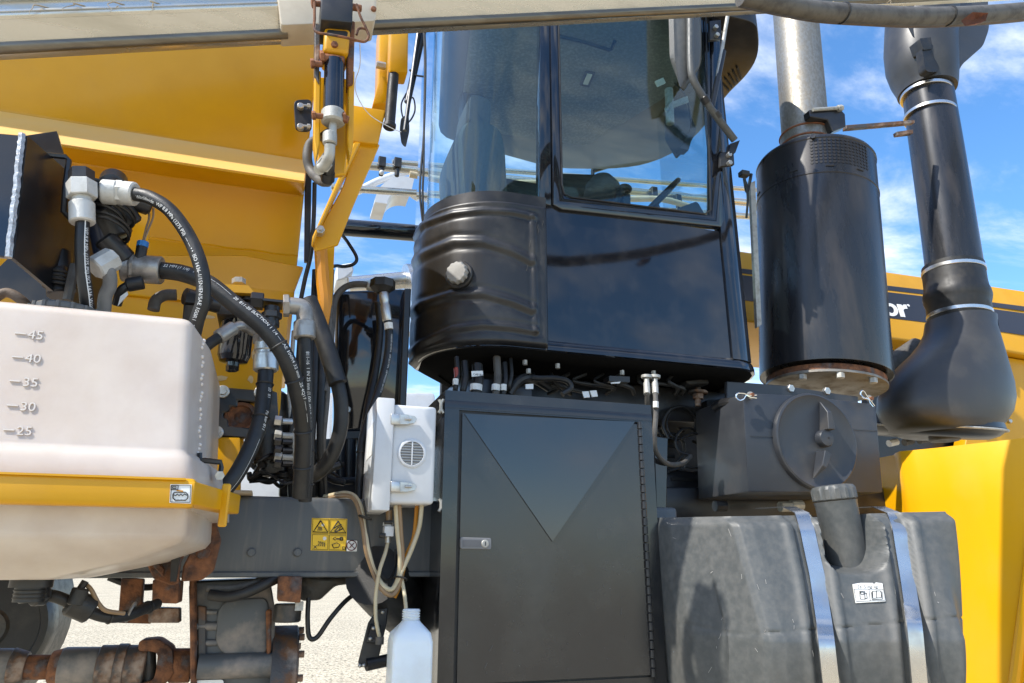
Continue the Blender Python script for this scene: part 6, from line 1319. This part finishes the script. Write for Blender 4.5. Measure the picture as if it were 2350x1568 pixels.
    b = B(); b.prism([P(508, 652, 2.12), P(570, 655, 2.12), P(586, 674, 2.12), P(520, 670, 2.12)], (0, 0.3, 0.0)); b.out('mount_plate', MT['yellow'], f, smooth=0)
    for x in (525, 545, 568):
        b = B(); q = P(x, 668, 2.16); b.cyl(q, P(x, 692, 2.16), 0.017, 14, bev=0.002); b.out('stud_cap', MT['black'], f)
    b = B(); b.hexn(P(548, 652, 2.18), P(548, 640, 2.18), 0.020); b.out('top_bolt', MT['dull'], f)
    # tee fittings
    k = thing('tee_fitting', 'black steel tee fittings between the filter and the grey elbow', 'fitting', P(620, 760, 2.1))
    b = B(); b.cyl(P(575, 690, 2.1), P(605, 693, 2.1), 0.026, 6, bev=0.003); b.box(P(603, 684, 2.07), P(648, 712, 2.14)); b.cyl(P(625, 705, 2.1), P(622, 745, 2.1), 0.022, 14); b.hexn(P(624, 718, 2.1), P(623, 732, 2.1), 0.029); b.hexn(P(622, 738, 2.1), P(621, 752, 2.1), 0.024); b.out('tee', MT['black'], k)
    b = B(); b.cyl(P(425, 680, 2.05), P(500, 700, 2.1), 0.024, 14); b.box(P(428, 672, 2.02), P(456, 712, 2.08)); b.hexn(P(455, 685, 2.06), P(472, 690, 2.08), 0.032); b.cyl(P(436, 700, 2.05), P(432, 745, 2.07), 0.016); b.out('left_tee', MT['black'], k)
    # pump plate
    p = thing('pump_mount', 'black bolted pump flange with a rusty round port on yellow plate', 'pump', P(545, 1000, 2.4))
    b = B(); b.pp([(506, 888), (600, 896), (600, 924), (545, 918), (545, 934), (528, 932), (526, 945), (512, 946), (512, 958), (524, 962), (524, 978), (600, 985), (600, 1008), (488, 1000), (484, 968), (486, 920)], 2.38, 0.035); b.bevel(0.004, 1); b.out('flange', MT['black'], p)
    b = B(); b.pp([(530, 920), (602, 925), (602, 985), (526, 980)], 2.42, 0.1); b.out('inner_face', MT['yellow'], p, smooth=0)
    q = P(552, 958, 2.40); b = B(); b.lathe(q, (0, -1, 0), [(-0.05, 0.052), (0.0, 0.052), (0.01, 0.047), (0.01, 0.038), (0.0, 0.034), (-0.004, 0.02), (0.0, 0.012)], 28); b.out('port', MT['rust'], p)
    b = B(); b.pp([(540, 924), (572, 927), (590, 985), (545, 992), (532, 975)], 2.405, 0.06, r=0.015); b.out('port_body', MT['rustg'], p)
    for x, y in ((511, 898), (598, 900), (497, 992)):
        b = B(); c = P(x, y, 2.365); b.cyl(c, c + Vector((0, 0.016, 0)), 0.020, 16, bev=0.002); b.hexn(c - Vector((0, 0.01, 0)), c, 0.013); b.out('bolt', MT['steel'], p)
    b = B(); b.cyl(P(610, 905, 2.5), P(618, 1060, 2.5), 0.07, 20, bev=0.01); b.out('pump_body', MT['oily'], p)
    b = B(); b.pp([(585, 1010), (650, 1000), (655, 1085), (590, 1090)], 2.46, 0.12); b.bevel(0.01); b.out('manifold', MT['oily'], p)
    # small fittings with sky between
    for i, (y, m) in enumerate(((965, 'steel'), (998, 'dull'), (1012, 'black'), (1032, 'black'), (1048, 'dull'), (1062, 'black'))):
        b = B(); b.hexn(P(630, y, 2.4), P(646, y + 2, 2.4), 0.017); b.cyl(P(645, y + 2, 2.4), P(668, y + 3, 2.42), 0.011, 10); b.out('port_fitting', MT[m], label=('bright hex port fitting beside the pressure hose', 'dull port fitting next below the bright one', 'black port fitting third in the row', 'black port fitting fourth in the row', 'dull port fitting fifth in the row', 'black port fitting lowest in the row')[i], cat='fitting', group='row of port fittings by the pump')
    # braided and dark lines in the gap by the hopper edge
    for i, (x0, x1, m, wd) in enumerate(((664, 672, 'dull', 10), (680, 664, 'rubber', 14), (722, 716, 'rubber', 16), (738, 735, 'rubber', 18), (752, 742, 'greyrub', 12), (712, 690, 'rubber', 12))):
        hose('vertical_line', [(x0 + 10, 620 if i > 1 else 760, 2.5), (x0 + 4, 760 if i > 1 else 850, 2.48), (x0, 900, 2.45), (x1, 1020, 2.45), (x1 + 4, 1140, 2.5)], wd, ('thin braided line at the hopper lower edge', 'dark line just right of the braided one', 'dark line between the grey elbow and the foam sleeve', 'thick dark line behind the foam sleeve', 'grey line along the oil tank edge', 'dark line behind the return hose')[i], m)
    b = B(); b.tube([P(735, 560, 2.3), P(740, 640, 2.3), P(745, 700, 2.3), P(735, 760, 2.32)], 0.022, 10); b.out('amber_hose', MT['orange'], label='amber plastic hose running down beside the hopper end', cat='hose')
    hose('hopper_edge_cable', [(722, 420, 2.3), (720, 500, 2.32), (714, 580, 2.34), (700, 640, 2.36), (690, 690, 2.38)], 10, 'black cable clipped along the hopper end flange')
    # tangled harness on the rail
    rnd = random.Random(4)
    for i in range(22):
        x = rnd.uniform(570, 760); y = rnd.uniform(1045, 1110); pts = []
        a = rnd.uniform(-0.8, 0.8); Yb = rnd.uniform(2.4, 2.6)
        for k_ in range(5): pts.append((x + (k_-2)*rnd.uniform(16, 30), y + (k_-2)*18*math.sin(a) + rnd.uniform(-12, 12), Yb + rnd.uniform(-.03, .03)))
        T('tangled_cable', pts, rnd.uniform(6, 16), 'rubber', 'black cable in the tangle resting on the chassis rail', 'cable', 'tangled cables on the chassis rail')
    b = B(); b.pp([(640, 1100), (860, 1092), (860, 1142), (640, 1142)], 2.64, 0.1); b.bevel(0.01); b.out('rail_bracket', MT['black'], label='dark bracket on top of the chassis rail behind the cables', cat='bracket')
    for i, (x, y0, y1) in enumerate(((800, 1010, 1130), (852, 1000, 1130), (780, 1010, 1120))):
        b = B(); b.cyl(P(x, y0, 2.75), P(x, y1, 2.75), 0.03, 12); b.out('riser_pipe', MT['black'], label=('dark riser pipe under the oil tank', 'dark riser pipe beside the white enclosure', 'dark riser pipe nearest the hoses')[i], cat='pipe', group='riser pipes under the oil tank')
    b = B(); b.box(P(524, 1124, 2.3), P(580, 1140, 2.4)); b.bevel(0.002, 1); b.out('wood_block', MT['wood'], label='small weathered wood block lying on the chassis rail', cat='wood block')
MT['weld'] = mk('bare_weld', (0.45, 0.45, 0.44), (0.2, 0.2, 0.2), scale=80, rough=0.35, metal=0.7, bump=0.8, bscale=120)
MT['navy'] = mk('navy_plastic', (0.015, 0.022, 0.045), rough=0.35)
MT['cream'] = mk('pale_cardboard', (0.55, 0.47, 0.30), rough=0.8)
MT['oily'] = mk('oily_dark_iron', (0.025, 0.024, 0.022), (0.10, 0.08, 0.06), scale=14, thr=(0.5, 0.7), rough=0.35, r2=0.7, bump=0.5, bscale=90)
MT['tubeb2'] = mk('dusty_brown_rubber', (0.14, 0.10, 0.07), (0.09, 0.07, 0.055), scale=20, rough=0.7, bump=0.4, bscale=150)
cluster()

# ================================================================== WARNING STICKERS ON THE RAIL
def stickers():
    Y = 2.3575
    s = thing('warning_sticker', 'yellow four panel warning sticker on the grey chassis rail', 'sticker', P(755, 1265, Y))
    b = B(); b.pp([(716, 1189), (797, 1191), (795, 1265), (713, 1263)], Y, 0.003); b.out('backing', MT['stick_y'], s, smooth=0)
    b = B(); ye = Y - 0.0008
    def loop(px, wd=0.0016, close=True):
        pts = [P(x, y, ye) for x, y in px]; b.tube(pts + ([pts[0]] if close else []), wd, 4, smooth=False)
    loop([(718, 1191), (754, 1192), (753, 1225), (717, 1224)], 0.0007); loop([(757, 1192), (795, 1193), (794, 1226), (756, 1225)], 0.0007); loop([(717, 1227), (753, 1228), (752, 1262), (716, 1261)], 0.0007); loop([(756, 1228), (794, 1229), (793, 1263), (755, 1262)], 0.0007)
    loop([(736, 1195), (752, 1222), (719, 1221)], 0.0022); loop([(776, 1196), (793, 1223), (758, 1222)], 0.0022)
    for k in range(4): loop([(730 + k*2.4, 1208 + k*0.8), (731 + k*2.6, 1213 + k*.6), (729 + k*3, 1218)], 0.0012, False); loop([(731 + k*4, 1242 + k*1), (733 + k*4.2, 1248 + k*.8), (729 + k*5, 1254 + k*.2)], 0.0015, False)
    loop([(768, 1219), (776, 1211), (783, 1208), (778, 1216), (788, 1213), (770, 1221)], 0.002); loop([(766, 1213), (774, 1208), (784, 1204)], 0.002, False)
    loop([(764, 1236), (770, 1233), (773, 1237), (769, 1240)], 0.0012); loop([(773, 1237), (783, 1237)], 0.003, False); loop([(781, 1234), (786, 1234), (786, 1240), (781, 1240)], 0.0022)
    loop([(762, 1250), (773, 1246), (780, 1250), (777, 1256), (766, 1258)], 0.0014); loop([(720, 1252), (727, 1259)], 0.0012, False); loop([(727, 1252), (720, 1259)], 0.0012, False); loop([(786, 1255), (792, 1255), (792, 1261), (786, 1261)], 0.0009)
    b.out('pictograms', MT['ink'], s, smooth=0)
    b = B(); q = P(741, 1205, ye); b.cyl(q, q + Vector((0, 0.001, 0)), 0.0045, 12); q = P(745, 1236, ye); b.cyl(q, q + Vector((0, 0.001, 0)), 0.0055, 12); b.out('drop', MT['stick_w'], s)
    s = thing('prohibition_sticker', 'small white sticker with a round prohibition sign on the chassis rail', 'sticker', P(807, 1266, Y))
    b = B(); b.pp([(795, 1240), (820, 1241), (819, 1266), (793, 1265)], Y, 0.003, r=0.003); b.out('backing', MT['stick_w'], s, smooth=0)
    b = B(); c = P(807, 1252, ye); b.torus(c, (0, 1, 0), 0.0145, 0.0014, 28, 4); b.tube([c + Vector((-0.010, 0, 0.010)), c + Vector((0.010, 0, -0.010))], 0.0014, 4, smooth=False); b.tube([c + Vector((-0.006, 0, -0.008)), c + Vector((0, 0, 0)), c + Vector((0.007, 0, 0.007))], 0.002, 4, smooth=False); b.out('prohibition_sign', MT['inkred'], s)
MT['inkred'] = mk('dark_red_ink', (0.10, 0.012, 0.012), rough=0.5)
stickers()

# ================================================================== AXLE, DRIVE SHAFT, RUSTY BRACKETS, WHEEL
def lower():
    Y = 2.45
    t = thing('axle_housing', 'dusty grey axle gearbox casting with a raised cover plate', 'gearbox', P(540, 1700, Y + 0.2))
    b = B(); b.pp([(432, 1335), (620, 1328), (632, 1400), (628, 1700), (440, 1700)], Y, 0.4); b.bevel(0.015, 2); b.out('casting', MT['axle'], t)
    b = B(); b.pp([(500, 1378), (612, 1372), (618, 1400), (612, 1500), (585, 1508), (520, 1508), (494, 1480)], Y - 0.012, 0.03, r=0.05); b.bevel(0.005); b.out('cover_plate', MT['axle'], t)
    for y, h in ((1405, 6), (1437, 10), (1475, 8)):
        b = B(); b.cyl(P(452, y, Y), P(498, y, Y), h*S(470, y, Y), 12); b.out('cast_rib', MT['axle'], t)
    b = B(); b.cyl(P(455, 1530, Y - .01), P(625, 1525, Y - .01), 0.035, 18); b.out('lower_tube', MT['axle'], t)
    b = B(); b.pp([(434, 1330), (450, 1330), (452, 1700), (438, 1700)], Y - 0.03, 0.1); b.bevel(0.005, 1); b.out('rusty_edge', MT['rust'], t)
    b = B(); b.pp([(452, 1390), (474, 1392), (472, 1700), (455, 1700)], Y - 0.012, 0.04); b.bevel(0.004, 1); b.out('dusty_flange', MT['rustg'], t)
    q = P(648, 1570, Y + .1); ax_ = (1, 0, 0)
    b = B(); b.lathe(q - Vector((0.04, 0, 0)), ax_, [(0, 0.17), (0.07, 0.17), (0.075, 0.165), (0.08, 0.12)], 40); fl = b.out('ring_flange', MT['rustg'], t)
    for k in range(14):
        an = k*2*math.pi/14; c = q + Vector((0.036, 0.155*math.sin(an), 0.155*math.cos(an))); b = B(); b.hexn(c, c + Vector((0.016, 0, 0)), 0.011); b.out('flange_bolt', MT['rustg'], fl)
    b = B(); b.pp([(610, 1400), (624, 1398), (622, 1500), (612, 1505)], Y - 0.03, 0.06); b.bevel(0.005, 1); b.out('rusty_web', MT['rust'], t)
    b = B(); b.pp([(449, 1562), (513, 1560), (513, 1600), (449, 1602)], Y - 0.016, 0.005, r=0.008); b.out('data_plate', MT['stick_w'], t, smooth=0)
    # corrugated hose over the axle
    hose('corrugated_hose', [(480, 1365, 2.35), (520, 1370, 2.34), (560, 1362, 2.34), (600, 1345, 2.35), (640, 1325, 2.37)], 24, 'dusty black corrugated hose lying over the gearbox')
    hose('ribbed_sleeve', [(475, 1350, 2.37), (530, 1350, 2.37), (580, 1338, 2.38), (625, 1320, 2.4)], 16, 'narrow ribbed sleeve lying behind the corrugated hose', 'greyrub')
    # mount block at right
    k = thing('rusty_mount', 'square rusty steel mount under the chassis rail', 'bracket', P(668, 1388, 2.36))
    b = B(); b.pp([(638, 1322), (694, 1323), (690, 1384), (636, 1380)], 2.32, 0.09); b.bevel(0.005); b.out('block', MT['rust'], k)
    b = B(); b.cyl(P(662, 1385, 2.38), P(658, 1428, 2.38), 0.04, 16, bev=0.004); b.out('stem', MT['oily'], k)
    b = B(); b.box(P(678, 1382, 2.34), P(694, 1400, 2.38)); b.out('steel_tab', MT['dull'], k)
    b = B(); b.pp([(690, 1322), (780, 1326), (842, 1322), (842, 1336), (770, 1345), (735, 1378), (690, 1380)], 2.5, 0.15); b.bevel(0.01); b.out('spring_hanger', MT['oily'], label='dark grimy hanger casting under the chassis rail', cat='casting')
    hose('drain_hose', [(708, 1372, 2.4), (706, 1420, 2.4), (710, 1462, 2.4), (728, 1462, 2.4), (758, 1420, 2.4), (795, 1378, 2.42), (835, 1350, 2.45)], 11, 'thin black hose drooping in a V below the rail')
    # rusty gusset group at the tank support
    k = thing('tank_bracket', 'heavily rusted steel support bracket beneath the yellow band end', 'bracket', P(450, 1345, 2.2))
    b = B(); b.pp([(472, 1168), (496, 1170), (497, 1205), (507, 1240), (490, 1310), (462, 1332), (415, 1335), (420, 1300), (450, 1240), (468, 1200)], 2.15, 0.03); b.bevel(0.004, 1); b.out('gusset', MT['rust'], k)
    b = B(); q = P(466, 1268, 2.14); b.cyl(q, q + Vector((0, 0.02, 0)), 0.018, 14, bev=0.004); b.out('bolt', MT['rust'], k)
    b = B(); b.pp([(328, 1276), (372, 1270), (395, 1268), (412, 1336), (395, 1345), (352, 1330)], 2.2, 0.04); b.bevel(0.004, 1); b.out('channel', MT['rust'], k)
    b = B(); b.pp([(330, 1278), (340, 1274), (378, 1305), (374, 1325)], 2.17, 0.02); b.bevel(0.003, 1); b.out('brace', MT['rust'], k)
    b = B(); b.pp([(395, 1255), (412, 1245), (416, 1260), (404, 1335), (390, 1335)], 2.13, 0.02); b.out('rubber_pad', MT['rubber'], k)
    b = B(); b.pp([(410, 1250), (432, 1225), (440, 1235), (415, 1290), (408, 1340), (398, 1340)], 2.14, 0.02); b.bevel(0.003, 1); b.out('strip', MT['rust'], k)
    k = thing('axle_bracket', 'square rusty axle bracket with vertical plate under the rail', 'bracket', P(350, 1430, 2.5))
    b = B(); b.pp([(350, 1330), (412, 1334), (408, 1386), (348, 1384)], 2.34, 0.12); b.bevel(0.005); b.out('block', MT['rust'], k)
    b = B(); b.pp([(278, 1326), (330, 1328), (326, 1384), (346, 1384), (346, 1432), (270, 1430)], 2.6, 0.03); b.bevel(0.003, 1); b.out('plate', MT['rust'], k)
    b = B(); b.pp([(340, 1394), (412, 1396), (412, 1430), (340, 1430)], 2.5, 0.06); b.bevel(0.003, 1); b.out('crossbar', MT['rustg'], k)
    hose('brake_hose', [(250, 1325, 2.7), (290, 1340, 2.7), (330, 1348, 2.7), (360, 1346, 2.7)], 15, 'dark hose sagging behind the rusty vertical plate')
    hose('tank_drain_hose', [(98, 1365, 1.95), (130, 1370, 1.95), (165, 1385, 1.96), (200, 1402, 1.98), (245, 1416, 2.0), (290, 1413, 2.04), (330, 1398, 2.1), (360, 1386, 2.2)], 26, 'dusty black drain hose with clamps running from under the tank', ties=(0.24, 0.42, 0.8))
    hose('amber_breather', [(196, 1340, 1.95), (210, 1355, 1.95), (226, 1385, 1.96), (245, 1402, 1.97), (285, 1408, 2.0)], 10, 'thin amber breather hose joining the drain hose', 'tubeb')
    k = thing('drain_valve', 'black drain elbow and tee valve below the white tank', 'valve', P(80, 1385, 1.92))
    b = B(); b.cyl(P(78, 1346, 1.92), P(76, 1382, 1.92), 0.032, 16, bev=0.006); b.cyl(P(76, 1366, 1.92), P(104, 1364, 1.94), 0.024, 14, bev=0.003); b.out('elbow', MT['plastic'], k)
    b = B(); b.cyl(P(172, 1390, 1.94), P(186, 1350, 1.94), 0.018, 12, bev=0.003); b.cyl(P(184, 1352, 1.94), P(196, 1334, 1.94), 0.008, 8); b.cyl(P(160, 1380, 1.95), P(210, 1402, 1.97), 0.030, 14, bev=0.004); b.out('tee', MT['rubber'], k)
    for x, y in ((102, 1365), (160, 1384), (205, 1401), (300, 1405)):
        b = B(); b.torus(P(x, y, 1.95 + (x-100)*0.0005), (1, 0, -0.35), 0.0215, 0.004, 20, 6); b.out('hose_clamp', MT['scuff'], k)
    # drive shaft
    k = thing('drive_shaft', 'grey and rusty drive shaft with universal joint running to the gearbox', 'drive shaft', P(200, 1575, 2.6))
    def sec(x0, x1, r0, r1, m, name):
        a, c = P(x0, 1530 + (x0-200)*(-0.012), 2.6), P(x1, 1530 + (x1-200)*(-0.012), 2.6); kk = S(200, 1530, 2.6); b = B()
        L = (c-a).length; b.lathe(a, c-a, [(0, r0*kk*0.95), (L*0.06, r0*kk), (L*0.94, r1*kk), (L, r1*kk*0.95)], 30); b.out(name, MT[m], k)
    sec(-120, 28, 40, 40, 'axle', 'tube'); sec(26, 62, 41, 33, 'rustg', 'neck'); sec(60, 118, 26, 26, 'rust', 'spline'); sec(116, 142, 34, 40, 'rust', 'seal'); sec(140, 228, 42, 42, 'axle', 'sleeve'); sec(226, 268, 46, 46, 'rustg', 'collar'); sec(266, 290, 49, 49, 'rustg', 'flange'); sec(288, 336, 46, 46, 'rustg', 'yoke_body')
    yk = 2.6
    b = B(); b.pp([(318, 1470), (362, 1466), (395, 1488), (400, 1545), (382, 1568), (340, 1600), (315, 1600), (318, 1570), (352, 1562), (358, 1535), (362, 1500), (345, 1495), (316, 1496)], yk - 0.05, 0.10, r=0.012); b.bevel(0.008, 2); b.out('yoke', MT['rust'], k)
    b = B(); b.cyl(P(340, 1486, yk), P(342, 1590, yk), 0.022, 14); b.out('cross_pin', MT['oily'], k)
    sec(392, 440, 38, 38, 'rust', 'companion_flange')
    # wheel behind, lower left
    q = P(-18, 1440, 3.3); kk = S(0, 1440, 3.3)
    w_ = thing('spoked_wheel', 'dark spoked wheel half hidden behind the tank drain', 'wheel', q - Vector((0, 0, 0.25)))
    b = B(); b.lathe(q - Vector((0, 0.05, 0)), (0, 1, 0), [(0, 102*kk), (-0.01, 106*kk), (-0.01, 120*kk), (0.02, 126*kk), (0.10, 126*kk), (0.12, 118*kk), (0.12, 102*kk)], 48); b.out('rim', MT['rubber'], w_)
    for k2 in range(5):
        an = k2*2*math.pi/5 + 0.3; d = Vector((math.cos(an), 0, math.sin(an))); b = B(); b.tube([q, q + d*55*kk, q + d*108*kk], 0.03, 8); b.out('spoke', MT['oily'], w_)
    b = B(); b.cyl(q - Vector((0, 0.06, 0)), q + Vector((0, 0.12, 0)), 0.07, 20, bev=0.01); b.out('hub', MT['oily'], w_)
    # dark tyre mass behind the tank (rear wheel of the machine)
    q2 = P(-160, 1420, 4.0)
    b = B(); b.lathe(q2, (0, 1, 0), [(-0.25, 0.25), (-0.28, 0.30), (-0.30, 0.42), (-0.25, 0.50), (0.25, 0.50), (0.30, 0.42), (0.28, 0.25)], 48); b.out('tyre', MT['rubber'], thing('trailing_wheel', 'dark trailing wheel beyond the drive shaft, under the white tank', 'wheel', q2))
lower()

# ================================================================== BACKGROUND
def background():
    b = B(); b.cyl(P(760, 520, 3.7), P(1010, 540, 3.7), 0.048, 16); b.out('cross_pipe', MT['gloss'], label='black pipe spanning behind the cradle strut to the cab', cat='pipe')
    # folded far boom seen through the cab and past it
    t = thing('far_boom', 'pale folded spray boom of the far side seen through the cab glass', 'boom', P(1150, 440, 5.2))
    for (x0, y0, x1, y1, r) in ((760, 372, 1760, 470, 0.035), (900, 372, 1760, 438, 0.022), (760, 430, 1760, 500, 0.03)):
        b = B(); b.cyl(P(x0, y0, 5.2), P(x1, y1, 5.2), r, 14); b.out('tube', MT['alu'], t)
    b = B(); b.tube([P(940, 400, 5.1), P(1040, 418, 5.1), P(1120, 424, 5.1), P(1220, 420, 5.1), P(1300, 430, 5.1), P(1420, 455, 5.1), P(1520, 458, 5.1), P(1600, 480, 5.1)], 0.028, 12); b.out('yellow_hose', MT['tubec'], t)
    for x, y in ((876, 378), (912, 380), (1500, 445), (1555, 462)):
        k = b = B(); q = P(x, y, 5.15); b.box(q + Vector((-0.03, -0.03, -0.03)), q + Vector((0.03, 0.03, 0.06))); b.cyl(q - Vector((0, 0, 0.03)), q - Vector((0, 0, 0.10)), 0.02, 10); b.bevel(0.005, 1); b.out('nozzle', MT['rubber'], t)
    for x, y in ((876, 396),):
        b = B(); q = P(x, y, 5.13); b.sphere(q, 0.02); b.out('nozzle_tip', MT['white'], t)
    k = thing('far_shroud', 'white curved shroud with slim pipe of another machine behind', 'shroud', P(900, 470, 6.0))
    b = B(); pr = []
    for j in range(13):
        an = R(180 - 100*j/12); pr.append((an,))
    c = P(935, 475, 6.0); R1, R0 = 78*S(930, 440, 6.0), 46*S(930, 440, 6.0)
    ring = [c + Vector((math.cos(a[0])*R1*0.95, 0, math.sin(a[0])*R1)) for a in pr] + [c + Vector((math.cos(a[0])*R0, 0, math.sin(a[0])*R0)) for a in reversed(pr)]
    b.prism(ring, (0, 0.35, 0)); b.out('curved_sheet', MT['white'], k)
    b = B(); b.tube([P(820, 440, 6.1), P(870, 415, 6.1), P(930, 395, 6.1), P(960, 392, 6.1)], 0.035, 12); b.tube([P(930, 432, 6.1), P(950, 450, 6.1), P(985, 468, 6.1)], 0.03, 12); b.out('pipe', MT['white'], k)
    k = thing('far_machine', 'white sheet metal parts of another machine low behind the cab', 'machine', P(800, 660, 5.5))
    b = B(); b.pp([(772, 608), (810, 602), (812, 622), (790, 640), (772, 645)], 5.5, 0.3); b.bevel(0.01, 1); b.out('white_cover', MT['white'], k)
    b = B(); b.cyl(P(800, 655, 5.5), P(960, 640, 5.5), 0.07, 18); b.out('silver_drum', MT['strap'], k)
    b = B(); b.cyl(P(930, 690, 5.5), P(960, 690, 5.5), 0.30, 28); b.out('silver_cylinder', MT['strap'], k)
    b = B(); b.pp([(540, 900), (1000, 900), (1000, 1150), (540, 1150)], 9.0, 0.5); b.bevel(0.05); b.out('white_body', MT['white'], k)
background()
def extras():
    # wiper pivot at the windscreen edge
    t = thing('windscreen_wiper', 'black wiper pivot and arm at the windscreen edge beside the muffler', 'wiper', P(1712, 500, 2.72))
    b = B(); b.box(P(1703, 388, 2.70), P(1712, 412, 2.74)); b.bevel(0.004, 1); b.out('pivot', MT['rubber'], t)
    b = B(); b.tube([P(1708, 410, 2.71), P(1714, 440, 2.71), P(1720, 420, 2.71), P(1724, 400, 2.71)], 0.008, 8); b.tube([P(1712, 418, 2.70), P(1716, 455, 2.70), P(1713, 500, 2.70)], 0.006, 8); b.out('arm', MT['rubber'], t)
extras()
